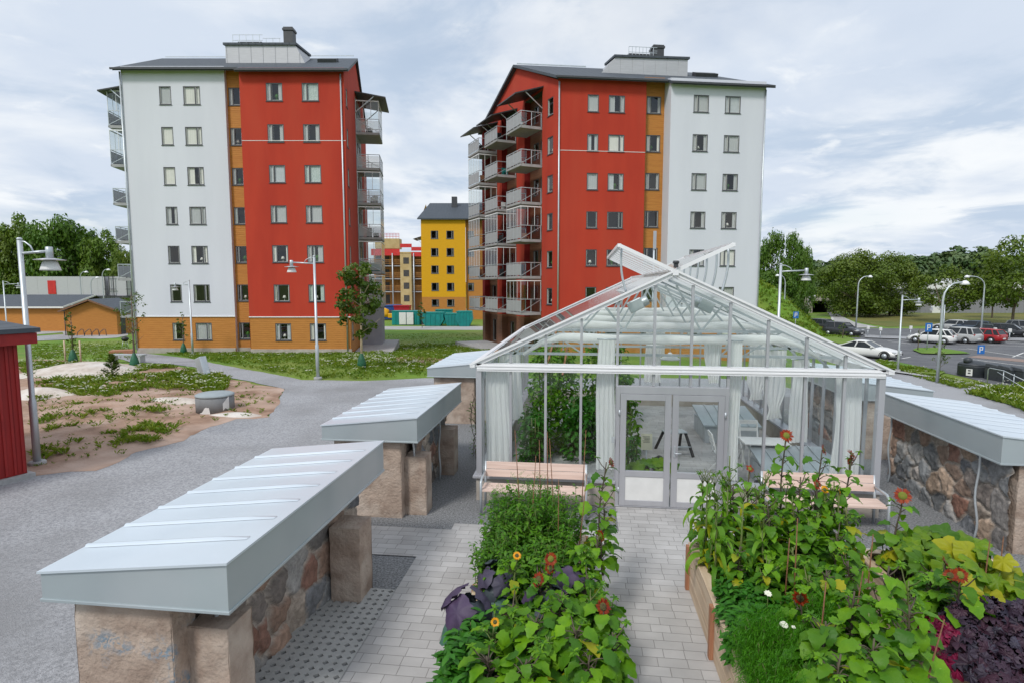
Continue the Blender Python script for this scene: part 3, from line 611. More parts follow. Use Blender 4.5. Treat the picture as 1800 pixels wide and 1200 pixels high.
struct('greenhouse_floor', mb, M['paver'])
# ------------------------------------------------------------------ curtains (hung things)
def curtain(x, y, z0, z1, w, label, rz=0.0, tie=None, flare=1.0, seed=0):
    t = thing('curtain', label, 'curtain', (x, y, 0), rz, 'white curtains hung inside the greenhouse'); mb = MB(); nu, nv = 44, 22; vs = []; rr = random.Random(seed); ph = rr.uniform(0, 6)
    for j in range(nv+1):
        v = j/nv; z = z0+(z1-z0)*v
        ww = w*(flare+(1-flare)*v); cxo = 0
        if tie: ww *= 1-.55*math.exp(-((v-tie)/.16)**2)
        for i in range(nu+1):
            u = i/nu-.5; q = u+.02*math.sin(6*v+ph)
            d = .022*math.sin(q*27+ph+1.5*math.sin(v*2.3+ph))*(.5+.7*(1-v))+.008*math.sin(q*61+v*4)+.03*math.sin(v*4+ph+u*2)
            vs.append((u*ww+cxo+.02*math.sin(v*5+ph), d, z))
    mb.add(vs, [(j*(nu+1)+i, j*(nu+1)+i+1, (j+1)*(nu+1)+i+1, (j+1)*(nu+1)+i) for j in range(nv) for i in range(nu)], smo=True)
    mb.build('cloth', M['curtain'], t); r = MB(); r.tube([(-w*.6,0,z1+.02),(w*.6,0,z1+.02)], .012, 6); r.build('rail', M['galv'], t)
H2 = PI/2
curtain(-1.57, 10.62, .50, 2.42, .40, 'leftmost white curtain, in the greenhouse corner behind the left bench', flare=1.25, seed=1)
curtain(-1.62, 12.9, .95, 2.45, .55, 'white curtain on the left glass wall beside the mass of tomato leaves', H2*.5, flare=1.5, seed=2)
curtain(.42, 10.62, .62, 3.0, .30, 'tall white curtain just left of the greenhouse door', flare=1.25, seed=3)
curtain(2.42, 11.3, 2.15, 3.0, .36, 'short tied-up white curtain above the right door leaf', flare=.45, seed=4)
curtain(2.63, 10.62, .52, 3.0, .24, 'tall white curtain just right of the greenhouse door', flare=1.15, seed=5)
curtain(4.60, 10.72, .50, 2.42, .42, 'rightmost white curtain, in the greenhouse corner behind the right bench', flare=1.15, seed=6)
curtain(4.35, 12.3, .8, 2.5, .42, 'white curtain on the right glass wall, next in from the corner one', H2*.25, flare=.9, seed=7)
curtain(4.4, 14.0, .9, 2.5, .60, 'white gathered curtain right of the white table', H2*.3, tie=.15, seed=8)
curtain(4.5, 15.8, 1.0, 2.5, .60, 'white gathered curtain at the back right, behind the ribbed lid', H2*.3, tie=.1, seed=9)
curtain(2.2, 18.9, .9, 2.5, .5, 'white curtain at the back wall seen above the door', 0, seed=10)
# ------------------------------------------------------------------ inside
def hotbed(x, y, lx, ly, label):
    t = thing('cold_frame', label, 'cold frame', (x, y, .05), 0, 'grey lidded cold frames in the greenhouse'); mb = MB()
    mb.box(0, lx, 0, ly, 0, .42); mb.build('box', M['galv'], t)
    mb = MB(); a = -.05; b = lx+.05
    mb.add([(a,-.05,.42),(b,-.05,.42),(b,ly+.05,.62),(a,ly+.05,.62),(a,-.05,.46),(b,-.05,.46),(b,ly+.05,.66),(a,ly+.05,.66)], [(3,2,1,0),(4,5,6,7),(0,1,5,4),(1,2,6,5),(2,3,7,6),(3,0,4,7)])
    n = max(3, int(lx/.22))
    for i in range(1, n): x_ = lx*i/n; mb.bar((x_,-.04,.467),(x_,ly+.04,.667),.02,.03)
    mb.build('lid', M['zincside'], t)
hotbed(3.05, 14.9, 1.3, 1.5, 'grey ribbed cold-frame lid behind the white table')
hotbed(3.45, 11.05, 1.35, 1.3, 'grey ribbed cold-frame lid nearest the right bench')
def fold_chair(x, y, rz, label):
    t = thing('folding_chair', label, 'chair', (x, y, .05), rz, 'white folding chairs')
    mb = MB(); [mb.box(-.2,.2,-.19+.065*k,-.14+.065*k,.43,.448) for k in range(6)]; mb.build('seat', M['white'], t)
    mb = MB()
    for s in (-.19,.19): mb.bar((s,-.26,0),(s,.2,.45),.03,.025); mb.bar((s,.26,0),(s,-.14,.45),.03,.025); mb.bar((s,.18,.42),(s,.30,.88),.03,.025)
    mb.build('leg_frame', M['white'], t); mb = MB(); mb.bar((-.2,.295,.84),(.2,.295,.84),.02,.09); mb.bar((-.2,.26,.68),(.2,.26,.68),.02,.07); mb.build('backrest', M['white'], t)
fold_chair(2.95, 12.45, PI/2, 'white folding chair at the left of the white table')
fold_chair(3.75, 13.4, 0, 'white folding chair behind the white table')
t = thing('table', 'small white slatted table between the folding chairs', 'table', (3.75, 12.5, .05)); mb = MB()
for k in range(8): mb.box(-.45,.45,-.30+.076*k,-.235+.076*k,.70,.722)
mb.build('tabletop', M['white'], t)
for sx_ in (-.36,.36):
    for sy_ in (-.24,.24): mb = MB(); mb.bar((sx_,sy_,0),(sx_*.9,sy_*.9,.70),.03,.03); mb.build('leg', M['white'], t)
t = thing('step_stool', 'folding step stool with black legs on the greenhouse floor', 'step stool', (2.15, 13.9, .05), .25); mb = MB(); mb.box(-.26,.26,-.16,.16,.50,.53); mb.build('top_step', M['galv'], t, bevel=.006)
for sx_ in (-1, 1):
    for sy_ in (-1, 1): mb = MB(); mb.bar((sx_*.22,sy_*.12,.50),(sx_*.30,sy_*.40,0),.06,.035); mb.build('leg', M['black'], t)
mb = MB(); mb.bar((-.27,-.28,.22),(.27,-.28,.22),.1,.02); mb.build('lower_step', M['galv'], t)
t = thing('notice_stand', 'pale information sheet on a stand seen through the left door', 'notice', (1.28, 11.75, .05)); mb = MB(); mb.obox((0,0,.82),(.22,.012,.32), 0, -.15); mb.build('sheet', mat('cream_paper', (.74,.72,.56), (.70,.67,.52), scale=3, rough=.8), t)
mb = MB()
for k in range(8): mb.obox((-.012+.01*(k%3), -.009, .93-.03*k), (.15-.02*(k%3), .004, .006), 0, -.15)
mb.build('text_lines', M['dark'], t); mb = MB(); mb.tube([(0,.03,0),(0,.03,.7)], .012, 6); mb.box(-.12,.12,-.08,.12,0,.02); mb.build('post', M['galv'], t)
t = thing('black_sack', 'slumped black sack on the greenhouse floor by the doors', 'sack', (1.65, 12.6, .05)); mb = MB(); mb.lathe([(.02,0),(.16,.02),(.19,.12),(.15,.22),(.07,.27),(.03,.30)], 12); mb.build('bag', M['black'], t)
t = thing('plant_pot', 'black plastic bucket by the near cold frame', 'pot', (3.32, 10.98, .05)); mb = MB(); mb.lathe([(.11,0),(.15,.30),(.165,.30),(.165,.33),(.14,.33),(.13,.27)], 16); mb.build('bucket', M['black'], t)
for x, y, lb in ((1.9, 13.2, 'white dish lamp hanging inside the greenhouse above the door'), (1.9, 16.2, 'white dish lamp hanging further back in the greenhouse')):
    t = thing('pendant_lamp', lb, 'lamp', (x, y, 2.35)); mb = MB(); mb.lathe([(.03,.16),(.06,.12),(.21,.03),(.22,0),(.20,0),(.05,.09)], 18); mb.build('lamp_shade', M['white'], t); mb = MB(); mb.tube([(0,0,.16),(0,0,.72)], .006, 5); mb.build('cord', M['white'], t)
# ------------------------------------------------------------------ benches
def bench(x, label):
    t = thing('bench', label, 'bench', (x, 9.98, .032), 0, 'pink wooden benches against the greenhouse'); hw = .90
    for k in range(3): mb = MB(); mb.box(-hw,hw,-.30+.135*k,-.175+.135*k,.415,.45); mb.build('seat_board', M['benchwood'], t, bevel=.005)
    for k in range(2): mb = MB(); mb.obox((0,.19+.03*k,.60+.135*k),(2*hw,.03,.13), 0, -.14); mb.build('back_board', M['benchwood'], t, bevel=.005)
    for s in (-1, 1):
        mb = MB(); xx = s*(hw-.0)
        mb.tube([(xx,.23,.80),(xx,.17,.44),(xx,.17,0)], .022, 8); mb.tube([(xx,.17,.62),(xx,-.22,.62),(xx,-.30,.58),(xx,-.30,.0)], .024, 8); mb.tube([(xx,-.30,.41),(xx,.17,.41)], .02, 8); mb.build('leg_frame', M['galv'], t)
bench(-.83, 'bench of pink boards left of the greenhouse doors'); bench(3.95, 'bench of pink boards right of the greenhouse doors, half hidden by sunflowers')
# ------------------------------------------------------------------ raised beds
def bed(x0, x1, y0, y1, label):
    t = thing('raised_bed', label, 'raised bed', (x0, y0, .045), 0, 'wooden raised beds'); W = x1-x0; L = y1-y0; h = .58; th = .05
    for k in range(3):
        z0 = k*.193; z1 = z0+.188
        for nm, b in (('side_board', (0,th,0,L)), ('side_board', (W-th,W,0,L)), ('end_board', (th,W-th,0,th)), ('end_board', (th,W-th,L-th,L))):
            mb = MB(); mb.box(*b, z0, z1); mb.build(nm, M['wood'], t, bevel=.004)
    mb = MB()
    for a, b, c, d in ((-.01,.10,-.01,L+.01),(W-.10,W+.01,-.01,L+.01),(.10,W-.10,-.01,.10),(.10,W-.10,L-.10,L+.01)): mb.box(a,b,c,d,h,h+.028)
    mb.build('rim', M['wood'], t, bevel=.004)
    for y in [L-.06]+[L-1.5*k for k in range(1, 4)]:
        for xx in (-.045, W): mb = MB(); mb.box(xx, xx+.045, y-.04, y+.04, 0, h+.01); mb.build('post', M['woodpost'], t, bevel=.004)
    mb = MB(); n = 40; m_ = 14; vs = [(th+(W-2*th)*i/m_, th+(L-2*th)*j/n, .50+.05*noise.noise((i*.7, j*.7, x0))) for j in range(n+1) for i in range(m_+1)]
    mb.add(vs, [(j*(m_+1)+i, j*(m_+1)+i+1, (j+1)*(m_+1)+i+1, (j+1)*(m_+1)+i) for j in range(n) for i in range(m_)], smo=True); mb.build('soil', M['soil'], t)
bed(-1.17, .05, 2.2, 7.7, 'pale wooden raised bed left of the paved path, overgrown')
bed(1.40, 2.62, 2.2, 7.6, 'pale wooden raised bed right of the paved path, full of maize and sunflowers')
bed(3.45, 5.0, 2.2, 7.66, 'pale wooden raised bed at far right with pumpkin and purple kale')
# ================================================================== apartment buildings
def frame2(o, u, n):
    o = Vector(o); u = Vector(u).normalized(); n = Vector(n).normalized()
    return lambda s, z, d: Vector((o.x+u.x*s+n.x*d, o.y+u.y*s+n.y*d, z))
def fbox(mb, F, s0, s1, z0, z1, d0, d1, **k):
    vs = [F(s, z, d) for z in (z0, z1) for d in (d0, d1) for s in (s0, s1)]
    flip = (F(1,0,0)-F(0,0,0)).cross(F(0,0,1)-F(0,0,0)).dot(F(0,1,0)-F(0,0,0)) > 0
    fs = [(0,2,3,1),(4,5,7,6),(0,1,5,4),(2,6,7,3),(0,4,6,2),(1,3,7,5)]
    mb.add(vs, fs if not flip else [f[::-1] for f in fs], **k); return mb
def wall(parent, name, F, s0, s1, z0, z1, holes, m, rev=.14, mb=None, top=None):
    mb = mb or MB(); ss = sorted({s0, s1, *[h[0] for h in holes], *[h[1] for h in holes]}); zs = sorted({z0, z1, *[h[2] for h in holes], *[h[3] for h in holes]})
    ss = [s for s in ss if s0 <= s <= s1]; zs = [z for z in zs if z0 <= z <= z1]
    for a, b in zip(ss, ss[1:]):
        for c, d in zip(zs, zs[1:]):
            if any(h[0] <= a+1e-6 and b <= h[1]+1e-6 and h[2] <= c+1e-6 and d <= h[3]+1e-6 for h in holes): continue
            mb.add([F(a,c,0),F(b,c,0),F(b,d,0),F(a,d,0)], [(0,1,2,3)])
    for h in holes:
        a, b, c, d = h[:4]; q = [(a,c),(b,c),(b,d),(a,d)]
        for i in range(4):
            p, r = q[i], q[(i+1) % 4]; mb.add([F(*p,0),F(*r,0),F(*r,rev),F(*p,rev)], [(0,3,2,1)])
    return mb.build(name, m, parent) if name else mb
WR = random.Random(3)
CURT = [mat('cream_blind', (.80,.77,.70), (.76,.73,.66), rough=.9), mat('grey_blind', (.55,.57,.58), (.50,.52,.53), rough=.9), mat('green_grey_curtain', (.42,.50,.46), (.60,.65,.62), scale=14, rough=.9)]
def window(parent, F, s0, s1, z0, z1, split=0, blind=0.0, name='window', sill=True, door=False):
    f = MB(); w = .065
    for a, b, c, d in ((s0,s0+w,z0,z1),(s1-w,s1,z0,z1),(s0+w,s1-w,z0,z0+w),(s0+w,s1-w,z1-w,z1)): fbox(f, F, a, b, c, d, .015, .085)
    if split:
        xs = s0+(s1-s0)*(.30 if split < 0 else .70); fbox(f, F, xs-.045, xs+.045, z0+w, z1-w, .015, .085)
    o = f.build(name, M['sill'], parent)
    g = MB(); e = .02
    for a, b, c, d in ((s0+w,s0+w+e,z0+w,z1-w),(s1-w-e,s1-w,z0+w,z1-w),(s0+w+e,s1-w-e,z0+w,z0+w+e)): fbox(g, F, a, b, c, d, .025, .08)
    if split: q = -1 if split < 0 else 1; a = xs+q*.045; fbox(g, F, min(a,a+q*e*1.6), max(a,a+q*e*1.6), z0+w+e, z1-w, .025, .08)
    g.build('sash', M['inner'], o)
    g = MB(); g.add([F(s0+w,z0+w,.055),F(s1-w,z0+w,.055),F(s1-w,z1-w,.055),F(s0+w,z1-w,.055)], [(0,1,2,3)]); g.build('pane', M['wglass'], o)
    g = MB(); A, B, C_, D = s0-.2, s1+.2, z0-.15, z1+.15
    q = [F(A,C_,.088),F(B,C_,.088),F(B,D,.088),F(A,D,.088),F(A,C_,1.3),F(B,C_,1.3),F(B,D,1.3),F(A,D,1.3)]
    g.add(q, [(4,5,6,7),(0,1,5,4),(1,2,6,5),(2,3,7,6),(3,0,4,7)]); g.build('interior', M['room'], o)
    def cur(a, b, c, d):
        n = max(4, int((b-a)/.05)); g = MB(); vs = []
        for i in range(n+1):
            dd = .105+.010*math.sin(i*1.9); vs += [F(a+(b-a)*i/n, c, dd), F(a+(b-a)*i/n, d, dd)]
        g.add(vs, [(2*i,2*i+2,2*i+3,2*i+1) for i in range(n)], smo=True); return g
    wd = s1-s0; CM = WR.choices([M['curtain'], CURT[0], CURT[1], CURT[2]], (6,2,1,1))[0]
    if 0 < blind < .95 and WR.random() < .5:
        g = MB(); xs_ = s0+wd*WR.uniform(.4,.6); c = F(xs_, z0+.06, .28); k = WR.random()
        if k < .5: g.lathe([(.06,0),(.08,.14),(.03,.15),(.10,.2),(.16,.32),(.10,.44),(.02,.5)], 9, c); g.build('window_plant', M['lf_pars'], o)
        else: g.lathe([(.06,0),(.02,.03),(.02,.2),(.15,.2),(.07,.38)], 9, c); g.build('window_lamp', CURT[0], o)
    if blind >= 1: cur(s0-.05, s1+.05, z0-.05, z1+.05).build('blind', CM, o)
    elif blind > 0:
        cur(s0-.05, s0+wd*blind*.5, z0-.1, z1+.05).build('curtain', CM, o); cur(s1-wd*blind*.4, s1+.05, z0-.1, z1+.05).build('curtain', CM, o)
    if sill:
        g = MB(); fbox(g, F, s0-.03, s1+.03, z0-.035, z0, -.05, .06); g.build('sill', M['sill'], o)
    return o
def balcony(parent, F, t0, t1, z, proj, glazed, m_panel, items=0, door=True, sg='bglass'):
    # F(t, z, d): d < 0 is outwards.  slab > railing, panels, glass
    mb = MB(); fbox(mb, F, t0, t1, z, z+.2, -proj, 0); fbox(mb, F, t0-.03, t1+.03, z+.03, z+.17, -proj-.04, -proj); o = mb.build('balcony', M['slab'], parent)
    r = MB(); H = z+1.22
    for a, b in (((t0,-proj),(t1,-proj)),((t0,-proj),(t0,-.03)),((t1,-proj),(t1,-.03))): r.bar(F(a[0],H,a[1]), F(b[0],H,b[1]), .05, .05)
    for k in range(5): tt = t0+(t1-t0)*k/4; r.bar(F(tt,z+.2,-proj), F(tt,H,-proj), .04, .04)
    for d in (-proj*.5, -.05):
        for tt in (t0, t1): r.bar(F(tt,z+.2,d), F(tt,H,d), .04, .04)
    r.bar(F(t0,z+.25,-proj+.05), F(t0,H-.1,-.1), .035, .035)
    r.build('railing', M['galv'], o)
    p = MB(); fbox(p, F, t0+.05, t1-.05, z+.27, H-.1, -proj-.015, -proj+.015); p.build('front_panel', m_panel, o)
    for tt in (t0, t1):
        p = MB(); p.add([F(tt,z+.27,-proj+.04),F(tt,z+.27,-.06),F(tt,H-.1,-.06),F(tt,H-.1,-proj+.04)], [(0,1,2,3)]); p.build('side_glass', M[sg], o)
    if glazed:
        p = MB(); zt = z+2.62
        p.add([F(t0,H+.03,-proj+.02),F(t0,H+.03,-.02),F(t0,zt,-.02),F(t0,zt,-proj+.02)], [(0,1,2,3)]); p.add([F(t0,H+.03,-proj),F(t1,H+.03,-proj),F(t1,zt,-proj),F(t0,zt,-proj)], [(0,1,2,3)]); p.add([F(t1,H+.03,-proj+.02),F(t1,H+.03,-.02),F(t1,zt,-.02),F(t1,zt,-proj+.02)], [(0,1,2,3)]); p.build('screen_glass', M['bglass'], o)
        r = MB()
        for k in range(5): tt = t0+(t1-t0)*k/4; r.bar(F(tt,H,-proj), F(tt,zt,-proj), .025, .025)
        for k in range(4): d = -proj*k/3-.02*(k == 0); r.bar(F(t0,H,d), F(t0,zt,d), .03, .03)
        r.bar(F(t0,zt,-proj), F(t1,zt,-proj), .06, .08); r.bar(F(t0,zt,-proj), F(t0,zt,0), .06, .08); r.build('screen_frame', M['aluw'], o)
    if items:
        q = MB(); tt = t0+.5+WR.random()*.6
        for k in range(items):
            a = t0+.35+(t1-t0-.8)*(k+.5)/items; d = -proj*WR.uniform(.35,.75); h = WR.uniform(.45,.95)
            fbox(q, F, a-.2, a+.2, z+.2+h*.45, z+.2+h*.5, d-.2, d+.2); fbox(q, F, a+.16, a+.2, z+.2, z+.2+h, d-.2, d+.2); fbox(q, F, a-.2, a-.16, z+.2, z+.2+h*.45, d-.2, d-.16); fbox(q, F, a-.2, a-.16, z+.2, z+.2+h*.45, d+.16, d+.2)
        q.build('balcony_chair', M[WR.choice(['white','woodpost','dark','teal'])], o)
    return o
def canopy(parent, F, t0, t1, z, proj, drop):
    mb = MB(); q = [F(t0,z,0),F(t1,z,0),F(t1,z-drop,-proj),F(t0,z-drop,-proj)]
    mb.add(q+[v+Vector((0,0,.09)) for v in q], [(0,1,2,3),(7,6,5,4),(0,4,5,1),(1,5,6,2),(2,6,7,3),(3,7,4,0)]); o = mb.build('balcony_canopy', M['dark'], parent)
    s = MB()
    for tt in (t0+.15, t1-.15): s.bar(F(tt,z-1.5,-.02), F(tt,z-drop*.62,-proj*.62), .06, .06)
    s.build('strut', M['galv'], o)
def roof_part(parent, polyf, polyb, zf, zb, th=.2):
    mb = MB()
    for poly, zz in ((polyf, zf), (polyb, zb)):
        n = len(poly); vs = [(x, y, zz(y)) for x, y in poly]+[(x, y, zz(y)-th) for x, y in poly]
        mb.add(vs, [tuple(range(n)), tuple(range(2*n-1, n-1, -1))]+[(i, n+i, n+(i+1) % n, (i+1) % n) for i in range(n)])
    return mb.build('roof', M['roof'], parent)
def penthouse(roof, x0, x1, y0, y1, z0, zt, chx, chw, cht, slant=1):
    mb = MB(); k = .85 if slant > 0 else 0; kl = 2.2 if slant < 0 else 0
    b = [(x0-kl,y0+.2*bool(kl),z0),(x1+k,y0,z0),(x1+k,y1,z0),(x0-kl,y1,z0)]; t = [(x0-kl*.35,y0+.2*bool(kl),zt),(x1,y0,zt),(x1,y1,zt+.35),(x0-kl*.35,y1,zt+.35)]
    mb.add(b+t, [(0,1,5,4),(1,2,6,5),(2,3,7,6),(3,0,4,7)]); o = mb.build('penthouse', M['penth'], roof)
    mb = MB(); vs = [(p[0]+(-.12 if p[0] < (x0+x1)/2 else .12), p[1]+(-.12 if p[1] < (y0+y1)/2 else .12), p[2]) for p in t]; mb.add(vs+[(v[0],v[1],v[2]+.16) for v in vs], [(3,2,1,0),(4,5,6,7),(0,1,5,4),(1,2,6,5),(2,3,7,6),(3,0,4,7)]); mb.build('penthouse_roof', M['roof'], roof)
    mb = MB(); mb.box(chx, chx+chw, y0+.9, y0+.9+chw, zt, cht); mb.box(chx-.06, chx+chw+.06, y0+.84, y0+.96+chw, cht-.25, cht-.1); mb.build('chimney', M['dark'], roof)
    mb = MB(); mb.box(x0+.5, x0+2.3, y0+1.0, y0+2.2, zt+.1, zt+.65); mb.build('roof_hatch', M['dark'], roof)
    mb = MB(); yy = y0+.5
    for zz in (zt+.55, zt+.95): mb.bar((x0+.35,yy,zz),(x0+2.6,yy,zz),.03,.03); mb.bar((x0+2.6,yy,zz-.25),(chx-.1,yy,zz-.25),.03,.03)
    for k in range(8): xx = x0+.35+(chx-x0-.5)*k/7; mb.bar((xx,yy,zt+.1),(xx,yy,zt+(.95 if xx < x0+2.6 else .7)),.03,.03)
    mb.build('roof_rail', M['galv'], roof)
def downpipe(parent, x, y, z0, z1): mb = MB(); mb.tube([(x,y,z1),(x,y,z0)], .055, 8); mb.build('downpipe', M['galv'], parent)
GRP = 'seven-storey apartment blocks'
# ---- left block
LBK = thing('apartment_block', 'left apartment block, half white and half red render over ochre boards, with roof penthouse', 'building', (-32.44, 39.04, 0), math.radians(7), GRP)
tops = [17.84-2.772*k for k in range(7)]; sk = -.139/.99
Fw = frame2((0,0),(1,0),(0,1)); Fr = frame2((0,-.7),(1,0),(0,1)); Fc = frame2((0,.3),(1,0),(0,1))
hw = [(a,b,t-1.26,t) for t in tops for a, b in ((2.62,3.46),(4.31,5.5))]
hr = [(a,b,t-1.22,t) for t in tops for a, b in ((10.42,11.56),(12.9,14.07))]
hc = [(7.35,8.33,t-1.22,t) for t in tops]
wall(LBK, 'white_wall', Fw, 0, 7.25, 1.69, 19.2, hw[:12], M['whitewall']); wall(LBK, 'plinth_boards', frame2((0,.03),(1,0),(0,1)), 0, 7.25, -1.6, 1.64, hw[12:], M['clad'])
wall(LBK, 'red_wall', Fr, 8.6, 15.83, 1.69, 18.85, hr[:12], M['redwall']); wall(LBK, 'plinth_boards', frame2((0,-.67),(1,0),(0,1)), 8.6, 15.83, -1.6, 1.64, hr[12:], M['clad'])
wall(LBK, 'stair_boards', Fc, 7.25, 8.6, -1.6, 19.3, hc, M['clad'])
mb = MB(); mb.add([(7.25,0,-1.6),(7.25,.3,-1.6),(7.25,.3,19.2),(7.25,0,19.2)], [(0,1,2,3)]); mb.build('white_return', M['whitewall'], LBK)
mb = MB(); mb.add([(8.6,.3,-1.6),(8.6,-.7,-1.6),(8.6,-.7,18.85),(8.6,.3,19.0)], [(0,1,2,3)]); mb.build('red_return', M['redwall'], LBK)
mb = MB(); mb.box(-.02,7.27,-.04,.03,1.635,1.70); mb.box(8.58,15.86,-.74,-.67,1.635,1.70); mb.build('plinth_trim', M['aluw'], LBK)
mb = MB(); mb.box(8.6,15.85,-.715,-.70,13.94,13.975); mb.build('string_course', M['white'], LBK)
mb = MB(); mb.box(-.02,7.2,-.06,.03,-1.6,-.62); mb.box(8.62,15.9,-.76,-.67,-1.6,-.62); mb.box(7.26,8.6,.24,.3,-1.6,-.62); mb.build('foundation', M['concrete'], LBK)
for k, t in enumerate(tops):
    up = k < 4
    for i, (a, b) in enumerate(((2.62,3.46),(4.31,5.5))): window(LBK, Fw if k < 6 else frame2((0,.03),(1,0),(0,1)), a, b, t-1.26, t, 0 if i == 0 else 1, (1 if WR.random() < .6 else .8) if up else WR.choice([.25,.5,1,.3]))
    for i, (a, b) in enumerate(((10.42,11.56),(12.9,14.07))): window(LBK, Fr if k < 6 else frame2((0,-.67),(1,0),(0,1)), a, b, t-1.22, t, -1, (1 if WR.random() < .6 else .7) if up else WR.choice([.4,.7,.9,.3]))
    window(LBK, Fc, 7.35, 8.33, t-1.22, t, -1, .6 if up else .15)
g0 = (15.83,-.7); gu = (-.139,.99); Fg = frame2(g0, gu, (-.99,-.139)); zf = lambda y: 18.75+.458*(y+.9); yr = 6.2
GLN = 13.9; hg = [(.9,1.6,t-1.3,t) for t in tops[:6]]+[(6.5+.3,6.5+1.2,16.15-2.772*k,16.15-2.772*k+2.1) for k in range(6)]+[(6.5+1.5,6.5+2.7,16.15-2.772*k+.8,16.15-2.772*k+2.1) for k in range(6)]
wall(LBK, 'red_gable_wall', Fg, 0, 6.2, 1.69, 18.85, hg[:6], M['redwall']); wall(LBK, 'balcony_back_wall', Fg, 6.2, 9.9, 1.69, 18.85, hg[6:], mat('silver_grey_boards', (.38,.39,.41), (.33,.34,.36), scale=1, rough=.7)); wall(LBK, 'red_gable_wall', Fg, 9.9, GLN, 1.69, 18.85, [], M['redwall'])
mb = MB(); q = lambda t: Fg(t, 18.85, 0); a, b = q(0), q(GLN); tm = 7.0; c = q(tm); mb.add([a, b, Vector((c.x, c.y, zf(yr)-.22))], [(0,1,2)]); mb.build('gable_top', M['redwall'], LBK)
wall(LBK, 'gable_plinth', Fg, 0, GLN, -1.9, 1.69, [(1.0,1.8,-.1,1.2)], M['clad']); window(LBK, Fg, 1.0, 1.8, -.1, 1.2, 0, .3)
for h in hg[:6]: window(LBK, Fg, *h, 0, .5)
for k in range(6):
    z = 15.95-2.772*k; window(LBK, Fg, 6.8, 7.7, z+.2, z+2.3, 0, .2, 'balcony_door', False); window(LBK, Fg, 8.0, 9.2, z+1.0, z+2.3, 0, .5)
    balcony(LBK, Fg, 6.4, 9.6, z, 1.8, k in (0,2,3,4,5), M['mglass'], 2 if k != 1 else 0, sg='mglass')
canopy(LBK, Fg, 6.0, 10.2, 19.1, 2.4, .35)
mb = MB(); fbox(mb, Fg, 6.3, 9.5, -1.9, 2.05, -1.7, 0); mb.build('store', mat('grey_store_panel', (.30,.30,.33), (.26,.26,.29), scale=1.2, rough=.8), LBK)
Fl = frame2((0,0), gu, (.99,.139)); wall(LBK, 'white_gable_wall', Fl, 0, 13.2, -1.6, 19.1, [], M['whitewall'])
mb = MB(); c = Fl(6.3,0,0); a, b = Fl(0,19.1,0), Fl(13.2,19.1,0); mb.add([a, b, Vector((c.x,c.y,zf(yr)-.22))], [(0,1,2)]); mb.build('gable_top', M['whitewall'], LBK)
for k in range(6): balcony(LBK, Fl, 1.6, 4.6, 15.35-2.772*k, 1.75, k in (0,1), M['panel'], 1)
canopy(LBK, Fl, 1.2, 5.0, 18.3, 2.2, .5)
xl = lambda y: -.3-.05*y; xr = lambda y: 16.2+sk*(y+.7)*1.15
rf = roof_part(LBK, [(xl(-.45),-.45),(8.5,-.45),(8.5,-1.15),(xr(-1.15),-1.15),(xr(yr),yr),(xl(yr),yr)], [(xl(yr),yr),(xr(yr),yr),(xr(13.6),13.6),(xl(13.6),13.6)], zf, lambda y: zf(yr)-.458*(y-yr))
penthouse(rf, 6.2, 11.4, 2.6, 5.6, 20.0, 21.6, 10.2, .7, 23.3, 1)
mb = MB(); mb.bar((xl(yr)+.3,yr,zf(yr)+.12),(6.1,yr,zf(yr)+.12),.04,.04); mb.bar((11,yr,zf(yr)+.2),(xr(yr)-.3,yr,zf(yr)+.2),.04,.04); mb.build('ridge_rail', M['galv'], rf)
mb = MB(); mb.obox((13.6,3.2,zf(3.2)+.12),(1.4,.7,.25),0,.42); mb.build('roof_light', M['dark'], rf)
mb = MB(); mb.box(-.42,8.45,-.55,-.46,zf(-.45)-.14,zf(-.45)-.02); mb.box(8.5,16.2,-1.25,-1.16,zf(-1.15)-.14,zf(-1.15)-.02); mb.build('gutter', M['dark'], rf)
downpipe(LBK, -.02, -.09, -.7, 18.8); downpipe(LBK, 15.62, -.79, -.75, 18.4)
mb = MB(); fbox(mb, Fg, -.6, 10.5, -1.6, -.95, -2.9, -.1); tag(mb.build('concrete_apron', M['kerb'], None), kind='structure').matrix_world = LBK.matrix_basis
# ---- right block
RBK = thing('apartment_block', 'right apartment block, red then white, with three stacks of balconies on its red gable', 'building', (-1.973, 42.879, 0), math.radians(13.69), GRP)
tops = [17.40-2.72*k for k in range(7)]; gv = (-.292,.956)
Fr = frame2((0,0),(1,0),(0,1)); Fw = frame2((0,-.8),(1,0),(0,1)); Fc = frame2((0,.45),(1,0),(0,1))
hr = [(a,b,t-1.2,t) for t in tops for a, b in ((2.12,2.94),(3.66,4.85))]; hw = [(a,b,t-1.2,t) for t in tops for a, b in ((9.63,10.77),(11.98,13.16))]; hc = [(6.62,7.7,t-1.05,t+.17) for t in tops]
wall(RBK, 'red_wall', Fr, 0, 6.42, 1.5, 18.6, hr[:12], M['redwall']); wall(RBK, 'plinth_boards', frame2((0,.03),(1,0),(0,1)), 0, 6.42, -2, 1.5, hr[12:], M['clad'])
wall(RBK, 'white_wall', Fw, 7.95, 15.06, 1.5, 18.5, hw[:12], M['whitewall']); wall(RBK, 'plinth_boards', frame2((0,-.77),(1,0),(0,1)), 7.95, 15.06, -2, 1.5, hw[12:], M['clad'])
wall(RBK, 'stair_boards', Fc, 6.42, 7.95, -2, 18.9, hc, M['clad'])
mb = MB(); mb.add([(7.95,.45,-2),(7.95,-.8,-2),(7.95,-.8,18.5),(7.95,.45,18.8)], [(0,1,2,3)]); mb.build('white_return', M['whitewall'], RBK)
mb = MB(); mb.box(0,6.42,-.015,.0,13.48,13.515); mb.build('string_course', M['white'], RBK)
